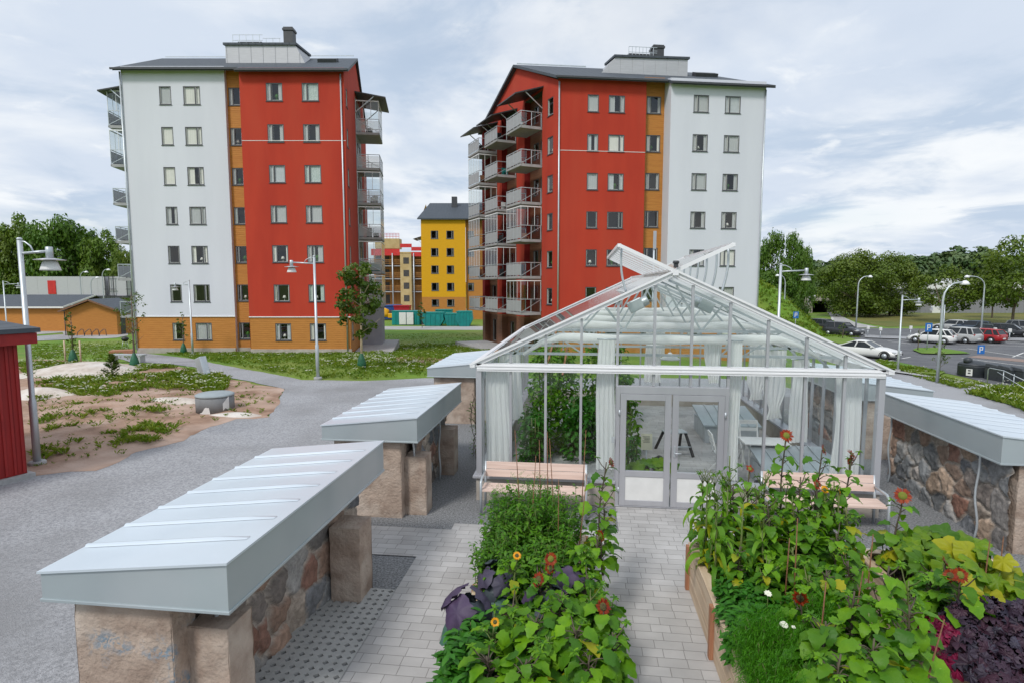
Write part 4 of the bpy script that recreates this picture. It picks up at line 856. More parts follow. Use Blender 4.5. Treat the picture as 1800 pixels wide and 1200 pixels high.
mb = MB(); mb.box(0,6.42,-.04,.03,1.47,1.53); mb.box(7.95,15.06,-.84,-.77,1.47,1.53); mb.build('plinth_trim', M['aluw'], RBK)
for k, t in enumerate(tops):
    up = k < 3
    for i, (a, b) in enumerate(((2.12,2.94),(3.66,4.85))): window(RBK, Fr if k < 6 else frame2((0,.03),(1,0),(0,1)), a, b, t-1.2, t, 0 if i == 0 else 1, (1 if WR.random() < .7 else .8) if up else WR.choice([.1,.3,.6,.2]))
    for i, (a, b) in enumerate(((9.63,10.77),(11.98,13.16))): window(RBK, Fw if k < 6 else frame2((0,-.77),(1,0),(0,1)), a, b, t-1.2, t, -1, 1 if WR.random() < .6 else .6)
    window(RBK, Fc, 6.62, 7.7, t-1.05, t+.17, -1, .5 if up else .2)
Fg = frame2((0,0), gv, (.956,.292)); GLN = 15.2; zf = lambda y: 18.45+.439*(y+.5); yr = 6.75
ST = ((2.6,5.3),(7.3,10.0),(11.5,14.2)); fl = [15.5-2.77*k for k in range(6)]
def rec(t): return any(a-.1 <= t <= b+.35 for a, b in ST)
gw = [(.75,1.65,t-1.22,t+.02) for t in [17.40-2.74*k for k in range(6)]]
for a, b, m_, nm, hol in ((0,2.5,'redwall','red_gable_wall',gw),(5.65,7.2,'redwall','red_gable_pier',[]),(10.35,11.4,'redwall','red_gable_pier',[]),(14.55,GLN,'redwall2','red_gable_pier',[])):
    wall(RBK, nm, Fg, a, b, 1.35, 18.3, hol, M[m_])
    if hol:
        for h in hol: window(RBK, Fg, *h, 0, .4)
for i, (a, b) in enumerate(ST):
    hol = []
    for z in fl: hol += [(a+.25,a+1.1,z+.2,z+2.25),(a+1.5,a+2.4,z+.95,z+2.25)]
    hol += [(a+.3,a+1.0,-.6,.75),(a+1.5,a+2.3,-1.3,.75)]; FF = frame2(Fg(0,0,.5).xy, gv, (.956,.292))
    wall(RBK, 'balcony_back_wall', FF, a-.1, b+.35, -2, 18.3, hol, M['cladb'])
    for j, h in enumerate(hol): window(RBK, FF, *h, 0, .35, 'balcony_door' if j % 2 == 0 and j < 12 else 'window', False)
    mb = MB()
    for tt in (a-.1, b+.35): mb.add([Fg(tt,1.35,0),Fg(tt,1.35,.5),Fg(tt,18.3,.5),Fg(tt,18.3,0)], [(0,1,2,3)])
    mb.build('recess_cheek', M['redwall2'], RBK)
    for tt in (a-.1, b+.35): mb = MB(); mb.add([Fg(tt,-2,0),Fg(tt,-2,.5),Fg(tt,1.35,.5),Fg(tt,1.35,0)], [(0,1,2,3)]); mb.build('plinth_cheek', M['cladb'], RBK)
    for k, z in enumerate(fl): balcony(RBK, Fg, a, b, z, 1.7, (i == 0 and k in (3,5)) or (i == 1 and k in (3,4)) or (i == 2 and k in (1,2,3,4)), M['panel'], WR.choice([0,1,2]))
    canopy(RBK, Fg, a-.3, b+.5, 18.15+.35*(i == 0), 2.3, .75)
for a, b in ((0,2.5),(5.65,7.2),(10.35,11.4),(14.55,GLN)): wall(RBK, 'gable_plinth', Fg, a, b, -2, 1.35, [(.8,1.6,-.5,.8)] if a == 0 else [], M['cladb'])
window(RBK, Fg, .8, 1.6, -.5, .8, 0, .3)
mb = MB(); a, b, c = Fg(0,18.3,0), Fg(GLN,18.3,0), Fg(yr/.956,0,0); mb.add([a, b, Vector((c.x,c.y,zf(yr)-.22))], [(0,1,2)])
mb.build('gable_top', M['redwall'], RBK)
Fe = frame2((15.06,-.8), gv, (-.956,-.292)); wall(RBK, 'white_gable_wall', Fe, 0, 15.5, -2, 18.4, [], M['whitewall'])
mb = MB(); a, b, c = Fe(0,18.4,0), Fe(15.5,18.4,0), Fe((yr+.8)/.956,0,0); mb.add([a, b, Vector((c.x,c.y,zf(yr)-.22))], [(0,1,2)]); mb.build('gable_top', M['whitewall'], RBK)
sk = gv[0]/gv[1]; xl = lambda y: -.35+sk*y; xr = lambda y: 15.4+sk*(y+.8)*1.15
rf = roof_part(RBK, [(xl(-.5),-.5),(7.85,-.5),(7.85,-1.2),(xr(-1.2),-1.2),(xr(yr),yr),(xl(yr),yr)], [(xl(yr),yr),(xr(yr),yr),(xr(14.6),14.6),(xl(14.6),14.6)], zf, lambda y: zf(yr)-.439*(y-yr))
penthouse(rf, 5.75, 10.62, 2.8, 5.6, 19.6, 21.15, 8.2, .85, 22.5, -1)
mb = MB(); mb.bar((xl(yr)+.3,yr,zf(yr)+.1),(3.6,yr,zf(yr)+.1),.05,.08); mb.build('ridge_rail', M['galv'], rf)
mb = MB(); mb.obox((12.3,3.4,zf(3.4)+.12),(1.8,.8,.3),0,.41); mb.build('roof_light', M['dark'], rf)
mb = MB(); mb.box(-.3,7.8,-.6,-.51,zf(-.5)-.14,zf(-.5)-.02); mb.box(7.85,15.4,-1.3,-1.21,zf(-1.2)-.14,zf(-1.2)-.02); mb.build('gutter', M['dark'], rf)
downpipe(RBK, .06, -.08, -1.5, 18.2); downpipe(RBK, 15.0, -.88, -1.6, 17.9)
mb = MB(); fbox(mb, Fg, 4, 14.6, -1.6, -1.33, -3.0, 0); tag(mb.build('concrete_apron', M['kerb'], None), kind='structure').matrix_world = RBK.matrix_basis
for o in list(COL.objects):
    if o.name.startswith('concrete_apron'): pass
# ---- yellow block far behind
p = pos(742, 96); k = 96/FPX
YB = thing('apartment_block', 'yellow rendered apartment block far behind, between the two big blocks', 'building', (p.x, p.y, 0), YAW, GRP); F = frame2((0,0),(1,0),(0,1))
rows = [(4+(500-a)*k, 4+(500-b)*k) for a, b in ((407.5,421.5),(437.5,451.5),(467.5,481.5),(497.5,511.5))]; hol = [(a*k,b*k,z0,z1) for z1, z0 in rows for a, b in ((17,30),(44,57))]; low = [(a*k,b*k,.4,1.55) for a, b in ((17,30),(44,57))]
wall(YB, 'yellow_wall', F, 0, 7.2, 1.95, 14.6, hol, M['yellow']); wall(YB, 'brick_base', F, 0, 7.2, -2.2, 1.95, low, M['clad'])
for h in hol+low: window(YB, F, *h, 1, .0)
F2 = frame2((0,.6),(1,0),(0,1)); h2 = [(7.5,8.5,z0,z1) for z1, z0 in rows]; wall(YB, 'ochre_wall', F2, 7.2, 12, -2.2, 14.8, h2, M['clad'])
for h in h2: window(YB, F2, *h, 1, 0)
mb = MB(); mb.add([(0,0,-2.2),(0,12,-2.2),(0,12,14.6),(0,6,17.6),(0,0,14.6)], [(4,3,2,1,0)]); mb.build('gable_wall', M['yellow'], YB)
zf = lambda y: 14.55+.5*(y+.5); rf = roof_part(YB, [(-.5,-.5),(13,-.5),(13,6),(.7,6)], [(.7,6),(13,6),(13,12.5),(-.5,12.5)], zf, lambda y: zf(6)-.5*(y-6)); mb = MB(); mb.box(4.6,5.5,4,4.8,16.5,18.6); mb.build('chimney', M['dark'], rf)
Fq = frame2((0,0),(0,1),(1,0)); canopy(YB, Fq, 2, 6, 11.9, 1.6, .5)
# ---- block under construction
p = pos(655, 128); k = 128/FPX
CB = thing('unfinished_block', 'timber block under construction with open floors and red edge netting', 'building', (p.x, p.y, 0), YAW); F = frame2((0,0),(1,0),(0,1))
ply = mat('plywood_boards', (.46,.22,.06), (.33,.14,.04), scale=.8, rough=.85, stretch=(3,3,.5)); tarp = mat('cream_tarp', (.52,.40,.20), (.44,.32,.14), scale=1, rough=.8); redn = mat('red_netting', (.60,.03,.025), (.50,.02,.02), scale=3, rough=.6)
mb = MB(); fbox(mb, F, 0, 13.5, -2, 11.0, 2.2, 9); mb.build('back_wall', ply, CB)
zs = [8.06, 5.27, 2.47]
for z in zs: mb = MB(); fbox(mb, F, 0, 13.5, z-.18, z, 0, 2.19); mb.build('floor_slab', M['slab'], CB)
mb = MB(); fbox(mb, F, 0, 13.5, 10.7, 10.95, -.1, 2.19); mb.build('roof_slab', tarp, CB)
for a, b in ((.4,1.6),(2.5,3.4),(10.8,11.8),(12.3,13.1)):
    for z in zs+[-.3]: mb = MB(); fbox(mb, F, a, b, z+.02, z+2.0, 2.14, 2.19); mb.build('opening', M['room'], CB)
mb = MB(); fbox(mb, F, 6.3, 8.7, -2, 10.6, -.5, 1.5); mb.build('stair_bay', tarp, CB)
for z in (9.0, 6.3, 3.6, .9): mb = MB(); fbox(mb, F, 7.0, 8.2, z-.6, z+.75, -.54, -.45); mb.build('bay_window', M['room'], CB)
for a, b, z0, z1 in ((0,6.2,10.2,11.6),(8.7,13.5,10.0,10.9),(8.7,13.5,11.2,12.0),(6.3,8.8,11.9,12.7)): mb = MB(); fbox(mb, F, a, b, z0, z1, -.18, -.12); mb.build('red_netting', redn, CB)
mb = MB(); fbox(mb, F, .6, 5.9, 11.75, 13.9, 1, 4); mb.build('tarp_hut', tarp, CB)
mb = MB()
for i in range(9): mb.bar(F(.6+.66*i,13.9,1), F(.6+.66*i,15.0,1), .06, .06)
for z in (14.3, 14.65, 15.0): mb.bar(F(.6,z,1), F(5.9,z,1), .06, .08)
mb.build('edge_rail', redn, CB)
for z in zs:
    mb = MB()
    for a, b in ((0,6.2),(8.8,13.4)):
        for h in (.45,.9,1.2): mb.bar(F(a,z+h,.05), F(b,z+h,.05), .05, .10)
    mb.build('timber_rail', ply, CB)
for x in (4.6, 9.2): mb = MB(); mb.tube([F(x,-2,-.3), F(x,10.7,-.3)], .13, 8); mb.build('prop', M['galv'], CB)
# ================================================================== sheds and low buildings
a, b = gp(49,841), gp(0,853); u = (b-a).xy.normalized(); n = Vector((-u.y, u.x)); n = n if n.dot(FH.xy) > 0 else -n
RS = thing('red_shed', 'dark red boarded shed at the left edge with a black sheet roof', 'shed', (a.x, a.y, 0)); F = frame2((0,0), u, n)
mb = MB(); fbox(mb, F, 0, 6, .12, 2.92, 0, 4); RS_w = mb.build('wall', M['redboard'], RS)
for i in range(38):
    pass
mb = MB()
for i in range(40): fbox(mb, F, .03+.15*i, .075+.15*i, .14, 2.9, -.022, 0)
mb.build('cover_strips', M['redtrim'], RS)
mb = MB(); fbox(mb, F, -.2, 6.2, 2.80, 3.02, -.26, -.22); fbox(mb, F, -.24, -.2, 2.80, 3.02, -.26, 4.2); mb.build('fascia', M['redtrim'], RS)
mb = MB(); q = [F(-.28,3.03,-.32),F(6.3,3.03,-.32),F(6.3,3.35,4.3),F(-.28,3.35,4.3)]; mb.add(q+[v+Vector((0,0,.09)) for v in q], [(3,2,1,0),(4,5,6,7),(0,1,5,4),(1,2,6,5),(2,3,7,6),(3,0,4,7)]); mb.build('roof', M['roof'], RS)
mb = MB(); fbox(mb, F, -.1, 6.1, -.05, .115, -.10, 4.05); mb.build('footing', M['kerb'], RS)
p = gp(118,590); d = p.dot(FH); k = d/FPX
OS = thing('ochre_shed', 'small ochre boarded shed with a pitched dark roof and bicycle hoops in front', 'shed', (p.x, p.y, p.z), YAW+math.radians(9)); W = 82*k; H = 44*k; A = 62*k
mb = MB(); mb.add([(0,0,-.3),(W,0,-.3),(W,0,H),(W/2,0,A-.1),(0,0,H),(0,6,-.3),(W,6,-.3),(W,6,H),(W/2,6,A-.1),(0,6,H)], [(0,1,2,3,4),(6,5,9,8,7),(5,0,4,9),(1,6,7,2)]); mb.build('wall', M['clad'], OS)
mb = MB()
for s in (-1, 1):
    x0 = W/2; x1 = W/2+s*(W/2+.5); z1 = A-.02-(A-.1-H)*((W/2+.5)/(W/2)); q = [(x0,-.5,A),(x1,-.5,z1),(x1,6.4,z1),(x0,6.4,A)]; q = q if s > 0 else q[::-1]
    mb.add(q+[(v[0],v[1],v[2]+.12) for v in q], [(3,2,1,0),(4,5,6,7),(0,1,5,4),(1,2,6,5),(2,3,7,6),(3,0,4,7)])
mb.build('roof', M['roof'], OS)
mb = MB()
for s in (-1, 1): x1 = W/2+s*(W/2+.5); z1 = A-.02-(A-.1-H)*((W/2+.5)/(W/2)); mb.bar((W/2,-.53,A+.02),(x1,-.53,z1+.02),.05,.16)
mb.build('bargeboard', mat('brown_bargeboard', (.24,.12,.07), (.2,.1,.06), rough=.7), OS)
mb = MB(); mb.box(W-.02,W+.03,.8,1.9,-.1,2.0); mb.build('door', M['dark'], OS); mb = MB(); mb.tube([(-.06,-.1,H-.1),(-.06,-.1,-.1)], .05, 6); mb.build('downpipe', M['dark'], OS)
for i in range(4):
    q = gp(142+13*i, 591); t = thing('bicycle_hoop', 'bent steel bicycle hoop before the small ochre shed', 'bike rack', (q.x, q.y, q.z), YAW+.5, 'row of bicycle hoops'); mb = MB(); mb.tube([(-.35,0,0),(-.25,0,.45),(.1,0,.78),(.25,0,.75),(.3,0,.5),(.33,0,0)], .035, 8); mb.build('hoop', M['dark'], t)
p = pos(-110, 72); k = 72/FPX
LB2 = thing('ochre_building', 'long low ochre building with a slate roof, behind the parked dark car', 'building', (p.x, p.y, 0), YAW); W = 226*k; F = frame2((0,0),(1,0),(0,1))
mb = MB(); fbox(mb, F, 0, W, -2.5, 1.15, 0, 8); mb.build('wall', M['clad'], LB2)
mb = MB(); q = [(-.4,-.5,1.2),(W+.1,-.5,1.2),(W+.9,4,2.55),(-.4,4,2.55)]; mb.add(q+[(v[0],v[1],v[2]+.12) for v in q], [(3,2,1,0),(4,5,6,7),(0,1,5,4),(1,2,6,5),(2,3,7,6),(3,0,4,7)]); q = [(-.4,4,2.55),(W+.9,4,2.55),(W+.1,8.5,1.2),(-.4,8.5,1.2)]; mb.add(q+[(v[0],v[1],v[2]+.12) for v in q], [(3,2,1,0),(4,5,6,7),(0,1,5,4),(1,2,6,5),(2,3,7,6),(3,0,4,7)]); mb.build('roof', M['roof'], LB2)
mb = MB(); mb.bar((-.4,-.55,1.2),(W+.15,-.55,1.2),.06,.2); mb.bar((W+.18,-.52,1.25),(W+.97,4,2.6),.06,.2); mb.build('fascia', M['white'], LB2)
p = pos(44, 98); k = 98/FPX
MD = thing('site_cabins', 'two-storey stack of light grey site cabins with one red door', 'cabins', (p.x, p.y, 0), YAW); F = frame2((0,0),(1,0),(0,1)); cabm = grooved('grey_cabin_panel', (.50,.50,.53), (.45,.45,.48), 'X', 2.5, depth=.03, width=.02, rough=.6)
z1 = 4+13.5*k; z0 = 4-20*k
for a, b in ((0,100),(101,144),(150,182)): mb = MB(); fbox(mb, F, a*k, b*k, z0, z1, 0, 6); mb.build('upper_cabin', cabm, MD)
mb = MB(); fbox(mb, F, 0, 150*k, -2, z0-.35, .1, 6); mb.build('lower_cabin', mat('pale_cabin', (.60,.62,.64), (.54,.56,.58), scale=.5, rough=.6), MD); mb = MB(); fbox(mb, F, -.1, 184*k, z0-.33, z0-.02, -.3, 6); mb.build('floor_edge', M['dark'], MD)
mb = MB(); fbox(mb, F, 44*k, 58*k, 4-17*k, 4+6.5*k, -.08, 0); mb.build('red_door', redn, MD)
for xs in (146, 184):
    mb = MB()
    for i in range(3): mb.bar(F(xs*k+.7*i,-2,-.3), F(xs*k+.7*i,z1,-.3), .1, .1)
    for z in (z0, z0+1.1, z1): mb.bar(F(xs*k-.2,z,-.3), F(xs*k+1.7,z,-.3), .08, .1)
    mb.build('stair_frame', M['dark'], MD)
# right-hand low grey building beyond the field
p = pos(1618, 118); k = 118/FPX
GB = thing('grey_warehouse', 'low grey flat-roofed building with white roof edge behind the far parked cars', 'building', (p.x, p.y, 0), YAW); F = frame2((0,0),(1,0),(0,1)); W = 320*k
gw_ = grooved('grey_profiled_wall', (.26,.26,.28), (.22,.22,.24), 'X', .9, depth=.03, width=.05, rough=.7); mb = MB(); fbox(mb, F, 0, W, -2, 4-9*k, 0, 14); mb.build('wall', gw_, GB)
mb = MB(); fbox(mb, F, -.3, W+.3, 4-8.9*k, 4+3*k, -.4, 14.2); mb.build('roof_edge', M['white'], GB)
mb = MB(); fbox(mb, F, 20*k, 34*k, -2, 4-22*k, -.12, 0); mb.build('white_gate', M['white'], GB)
for a in (46, 60, 84): mb = MB(); fbox(mb, F, a*k, (a+9)*k, 4+3.1*k, 4+10*k, 2, 4); mb.build('roof_unit', M['aluw'], GB)
# ================================================================== lamps, signs and small things outside
def lamp(px, py, label, h=5.0, arm=1.05, yaw=None, right=True, d=None):
    p = gp(px, py) if d is None else pos(px, d); a = YAW+(0 if right else PI) if yaw is None else yaw
    t = thing('street_lamp', label, 'street lamp', (p.x, p.y, p.z), a, 'path lamps with a disc and bowl shade')
    mb = MB(); mb.tube([(0,0,0),(0,0,1.45),(0,0,1.5),(0,0,h)], [.075,.075,.055,.05], 12); mb.lathe([(.055,h),(.055,h+.03),(.02,h+.05)], 12); mb.build('pole', M['galv'], t)
    mb = MB(); mb.lathe([(.17,-.05),(.17,.09),(.15,.11)], 16); mb.build('footing', M['kerb'], t)
    mb = MB(); z = h-.29; mb.tube([(0,0,z),(arm,0,z+.05)], .028, 8); mb.tube([(0,0,h-.03),(arm*.18,0,h-.045),(arm*.36,0,h-.13),(arm*.45,0,z+.03)], .017, 8); mb.build('arm', M['galv'], t)
    mb = MB(); mb.lathe([(.07,z-.12),(.07,z+.13),(.055,z+.14)], 14, (arm,0,0)); mb.build('lamp_body', M['galv'], t)
    mb = MB(); mb.lathe([(.07,z-.10),(.29,z-.135),(.29,z-.147),(.07,z-.14)], 24, (arm,0,0)); mb.build('disc_shade', M['alu'], t)
    mb = MB(); mb.lathe([(.11,z-.15),(.14,z-.20),(.18,z-.32),(.195,z-.365),(.18,z-.365),(.08,z-.17)], 20, (arm,0,0)); mb.build('lamp_bowl', M['white'], t)
lamp(66, 818, 'street lamp standing by the red shed, nearest of all', 4.95, .62)
lamp(559, 667, 'street lamp beside the wide gravel yard, its arm pointing left', 5.15, .95, right=False)
lamp(339, 624, 'street lamp on the footpath in front of the white wall, arm pointing left', 5.0, .95, right=False)
lamp(1578, 652, 'street lamp by the kerb strip just right of the greenhouse eave', 5.0, 1.1)
lamp(1369, 600, 'street lamp rising behind the greenhouse roof, right of the white block', 5.0, 1.05, d=24)
lamp(10, 590, 'far street lamp at the left edge of the view, past the red shed roof', 6.0, 1.4, d=55)
lamp(1660, 560, 'low path lamp behind the tall curved street light, arm pointing left', 3.2, 1.6, right=False, d=72)
def street_light(px, d, ytop, label, s=1, arm=1.8):
    p = pos(px, d); r = (600-ytop)/FPX; c, q = math.cos(PITCH), math.sin(PITCH); zt = CAMH+d*(r*c-q)/(c+r*q); h = zt-p.z
    t = thing('street_light', label, 'street light', (p.x, p.y, p.z), YAW+(0 if s > 0 else PI), 'tall curved street lights'); mb = MB()
    pts = [(0,0,0),(0,0,h*.5),(0,0,h-1.0)]+[(arm*.55*(1-math.cos(u)), 0, h-1.0+1.0*math.sin(u)) for u in (.4,.8,1.2,1.57)]; mb.tube(pts+[(arm*.75,0,h+.02)], [.09,.075,.06]+[.05]*5, 8); mb.build('pole', M['galv'], t)
    mb = MB(); mb.lathe([(.06,.12),(.16,.06),(.26,-.10),(.2,-.14),(.05,-.12)], 12, (arm*.8,0,h)); mb.build('lamp_head', M['aluw'], t)
street_light(1656, 34, 497, 'tall curved street light beside the white hatchback in the car park', 1, 1.5)
street_light(1506, 66, 486, 'tall curved street light in front of the big round maple', 1, 1.6)
street_light(1727, 62, 486, 'tall curved street light standing among the dark parked cars', -1, 2.4)
street_light(1378, 70, 484, 'tall curved street light in front of the two poplars', -1, 1.2)
street_light(1420, 100, 520, 'tall curved street light by the tunnel mouth', 1, 1.2)
for i, (px, d, yt) in enumerate(((145,84,478),(184,84,474),(163,80,488))): street_light(px, d, yt, ('left', 'right', 'middle')[i]+' of the three thin lights before the grey site cabins', 1, 1.2)
def sign(px, py, hpx, label, text='P'):
    p = gp(px, py); d = p.dot(FH); k = d/FPX; h = hpx*k; t = thing('parking_sign', label, 'sign', (p.x, p.y, p.z), YAW, 'blue parking signs'); mb = MB(); mb.tube([(0,0,0),(0,0,h)], .035, 6); mb.build('post', M['galv'], t)
    mb = MB(); mb.box(-.30,.30,-.07,-.045,h-.75,h); o = mb.build('plate', mat('blue_sign', (.02,.16,.50), (.02,.14,.45), rough=.5), t)
    mb = MB(); w_ = .07
    mb.box(-.15,-.15+w_,-.085,-.07,h-.62,h-.14); mb.box(-.15+w_,.14,-.085,-.07,h-.21,h-.14); mb.box(-.15+w_,.14,-.085,-.07,h-.43,h-.36); mb.box(.07,.14,-.085,-.07,h-.36,h-.21); mb.build('letter', M['white'], o)
sign(1629, 617, 49, 'blue parking sign in front of the white hatchback'); sign(1723, 622, 16, 'low blue parking sign by the car park island')
sign(1397, 590, 42, 'blue parking sign beside the dark estate car')
for px, py, lb in ((1525,592,'white-topped meter post nearest the dark front-facing car'),(1547,595,'white-topped meter post in the middle of the kerb strip'),(1600,592,'white-topped meter post left of the white hatchback'),(1462,574,'white-topped meter post between the two dark cars'),(1748,596,'white-topped meter post before the first dark parked car'),(1774,598,'white-topped meter post before the second dark parked car')):
    p = gp(px, py); t = thing('meter_post', lb, 'post', (p.x, p.y, p.z), YAW, 'white-topped meter posts'); mb = MB(); mb.tube([(0,0,0),(0,0,.85)], .04, 6); mb.build('post', M['galv'], t); mb = MB(); mb.obox((0,0,1.0),(.26,.2,.36)); mb.build('meter_box', M['white'], t, bevel=.03)
p = pos(1147, 25); t = thing('road_sign', 'tall thin pole with a narrow sign plate seen edge-on behind the greenhouse ridge', 'sign', (p.x, p.y, p.z), YAW+.2); mb = MB(); mb.tube([(0,0,0),(0,0,6.0-p.z)], .045, 8); mb.build('post', M['galv'], t); mb = MB(); mb.obox((0,-.06,5.85-p.z),(.14,.03,.75)); mb.build('plate', M['alu'], t, bevel=.01)
# concrete ring, leaning cabinet, bench, barbecue
p = gp(379, 722); t = thing('concrete_well_ring', 'round grey concrete well with worn white paint patches on the sand', 'well', (p.x, p.y, p.z+.02)); mb = MB(); mb.lathe([(.56,0),(.56,.46),(.54,.48)], 36); mb.build('ring', mat('grey_well_concrete', (.20,.21,.22), (.26,.27,.28), scale=3, rough=.9, bump=.3), t); mb = MB(); mb.lathe([(.57,.485),(.57,.53),(.50,.56),(.2,.575)], 36); mb.build('lid', mat('lid_concrete', (.33,.38,.40), (.28,.32,.34), scale=2, rough=.85), t)
def ringpatch(a0, a1, shape):
    mb = MB(); n = 12; vs = []
    for i in range(n+1):
        a = a0+(a1-a0)*i/n; u = i/n; lo, hi = shape(u); vs += [(.568*math.cos(a),.568*math.sin(a),lo),(.568*math.cos(a),.568*math.sin(a),hi)]
    mb.add(vs, [(2*i,2*i+2,2*i+3,2*i+1) for i in range(n)]); mb.build('white_paint', M['white'], t)
ringpatch(-1.85, -1.25, lambda u: (.0, .02+.22*sm(u*1.1)*(1-.2*math.sin(u*9)) if u < .92 else .03)); ringpatch(-.60, -.22, lambda u: (.06+.08*math.sin(u*4), .30+.22*u))
p = gp(362, 664); t = thing('utility_cabinet', 'grey metal utility cabinet leaning over at the path edge', 'cabinet', (p.x, p.y, p.z), YAW-.5); mb = MB(); mb.obox((-.18,0,.42),(.42,.30,.95), 0, 0, -.36); mb.build('housing', M['galv'], t, bevel=.015); mb = MB(); mb.obox((-.17,-.16,.42),(.36,.02,.86), 0, 0, -.36); mb.build('door', M['alu'], t, bevel=.005)
p = gp(226, 637); t = thing('bench', 'small grey bench on the footpath by the left block corner', 'bench', (p.x, p.y, p.z), YAW-.1); mb = MB(); mb.box(-.95,.95,-.22,.22,.40,.46); mb.build('seat', M['galv'], t)
for s in (-.8,.8): mb = MB(); mb.box(s-.04,s+.04,-.2,.2,0,.40); mb.build('leg', M['galv'], t)
p = gp(221, 613); t = thing('kettle_barbecue', 'black kettle barbecue on three legs on the lawn by the left block', 'barbecue', (p.x, p.y, p.z)); mb = MB(); mb.lathe([(.05,.62),(.22,.70),(.29,.85),(.29,.88),(.22,1.0),(.05,1.06)], 16); mb.build('bowl', M['black'], t)
for k in range(3): a = 2.1*k; mb = MB(); mb.tube([(.16*math.cos(a),.16*math.sin(a),.70),(.3*math.cos(a),.3*math.sin(a),0)], .02, 6); mb.build('leg', M['galv'], t)
p = gp(215, 622); t = thing('planter_box', 'low grey-brown wooden box by the left block corner', 'planter', (p.x, p.y, p.z), YAW+.4); mb = MB(); mb.box(-.7,.7,-.5,.5,0,.28); mb.build('box', M['woodpost'], t)
# site machinery between the blocks
def skip(px, d, w_, h, label, shape=0):
    p = pos(px, d); t = thing('waste_container', label, 'container', (p.x, p.y, p.z), YAW, 'teal waste containers on the building site'); L = w_; mb = MB()
    if shape == 0: pr = [(-L/2+.5,0),(L/2-.5,0),(L/2,h*.45),(L/2-.15,h),(-L/2+.15,h),(-L/2,h*.45)]
    elif shape == 1: pr = [(-L/2,0),(L/2,0),(L/2,h),(-L/2,h)]
    else: pr = [(-L/2+.35,0),(L/2-.35,0),(L/2,h*.75),(L/2,h),(-L/2,h),(-L/2,h*.75)]
    n = len(pr); vs = [(x, y, z) for y in (-1, 1) for x, z in pr]; mb.add(vs, [tuple(range(n)), tuple(range(2*n-1, n-1, -1))]+[(i, n+i, n+(i+1) % n, (i+1) % n) for i in range(n)]); mb.build('body', M['teal'], t, bevel=.04)
    mb = MB()
    for q in range(4): x = -L/2+.5+(L-1)*q/3; mb.box(x-.05,x+.05,-1.07,-1.0,.1,h-.05)
    mb.box(-L/2,L/2,-1.06,-1.0,h-.12,h); mb.build('ribs', M['teal'], t); 
skip(715, 84, 3.9, 2.0, 'teal office container with white doors, left end of the row', 1); skip(741, 85, 1.9, 1.7, 'narrow teal container beside the site path', 2); skip(762, 82, 3.1, 1.9, 'teal skip with sloping ends, third from the left', 0); skip(781, 86, 2.4, 2.1, 'tall teal container behind the white signs', 1); skip(797, 82, 2.3, 1.75, 'teal open skip in front of the yellow block', 2); skip(817, 81, 2.3, 2.1, 'teal skip nearest the right block balconies', 0)
p = pos(714, 82.8); t = thing('container_door', 'pair of white doors on the end of a teal site container', 'door', (p.x, p.y, p.z), YAW); mb = MB(); mb.box(-1.0,-.05,-.05,.03,.1,1.8); mb.box(.05,1.0,-.05,.03,.1,1.8); mb.build('leaf', M['white'], t)
bluep = mat('blue_skip_paint', (.01,.07,.30), (.01,.06,.25), rough=.5); redp = mat('red_skip_paint', (.38,.006,.02), (.32,.006,.02), rough=.5); yelp = mat('yellow_paint', (.72,.38,.006), (.66,.34,.006), rough=.45)
for px, d, w_, m_, lb in ((686,98,3.4,bluep,'blue skip behind the teal containers, leftmost'),(695,100,2.0,bluep,'blue skip between the other blue skip and the red one'),(708,97,2.6,redp,'red skip behind the teal containers')):
    p = pos(px, d); t = thing('rubbish_skip', lb, 'skip', (p.x, p.y, p.z), YAW); pr = [(-w_/2+.3,0),(w_/2-.3,0),(w_/2,2.3),(-w_/2,2.3)]; mb = MB(); mb.add([(x,y,z) for y in (-1,1) for x, z in pr], [(0,1,2,3),(7,6,5,4),(0,4,5,1),(1,5,6,2),(3,7,4,0),(2,6,7,3)]); mb.build('tub', m_, t); mb = MB(); mb.box(-w_/2-.05,w_/2+.05,-1.1,-1.0,2.1,2.25); mb.build('rim', m_, t)
p = gp(686, 563); t = thing('mini_truck', 'small yellow truck with a rounded hood on the building site', 'truck', (p.x, p.y, p.z), YAW); mb = MB(); mb.box(-.2,2.0,-.85,.85,.35,1.1); mb.box(1.5,2.15,-.8,.8,.4,.85); mb.build('body', yelp, t, bevel=.1)
mb = MB(); mb.lathe([(1.25,.5),(1.2,1.1),(.9,1.7),(.35,1.95)], 16, (-1.15,0,0)); mb.build('rounded_cover', yelp, t); mb = MB(); mb.obox((.35,0,1.3),(.7,1.4,.5)); mb.build('cab_window', M['dark'], t)
for x in (-1.4, 1.4):
    for s in (-.8,.8): mb = MB(); mb.tube([(x,s-.1,.35),(x,s+.1,.35)], .35, 14); mb.build('wheel', M['black'], t)
for px, py, lb in ((763,563,'white sign board on the building site road'),(770,564,'small orange and white barrier beside the site road')):
    p = gp(px, py); t = thing('site_sign', lb, 'sign', (p.x, p.y, p.z), YAW); mb = MB(); mb.box(-.45,.45,-.02,.02,.3,1.2); mb.build('board', M['white'], t); mb = MB(); mb.box(-.3,-.24,-.03,.03,0,.3); mb.build('leg', M['dark'], t); mb = MB(); mb.box(.24,.3,-.03,.03,0,.3); mb.build('leg', M['dark'], t)
p = gp(868, 597); t = thing('garden_bag', 'dark bag with a turquoise cover on the patio of the right block', 'bag', (p.x, p.y, p.z+.3)); mb = MB(); mb.lathe([(.3,0),(.5,.15),(.5,.5),(.35,.8),(.1,.95)], 14); mb.build('bag', M['black'], t); mb = MB(); mb.obox((-.25,-.42,.5),(.5,.1,.5)); mb.build('cover', M['teal'], t, bevel=.05)
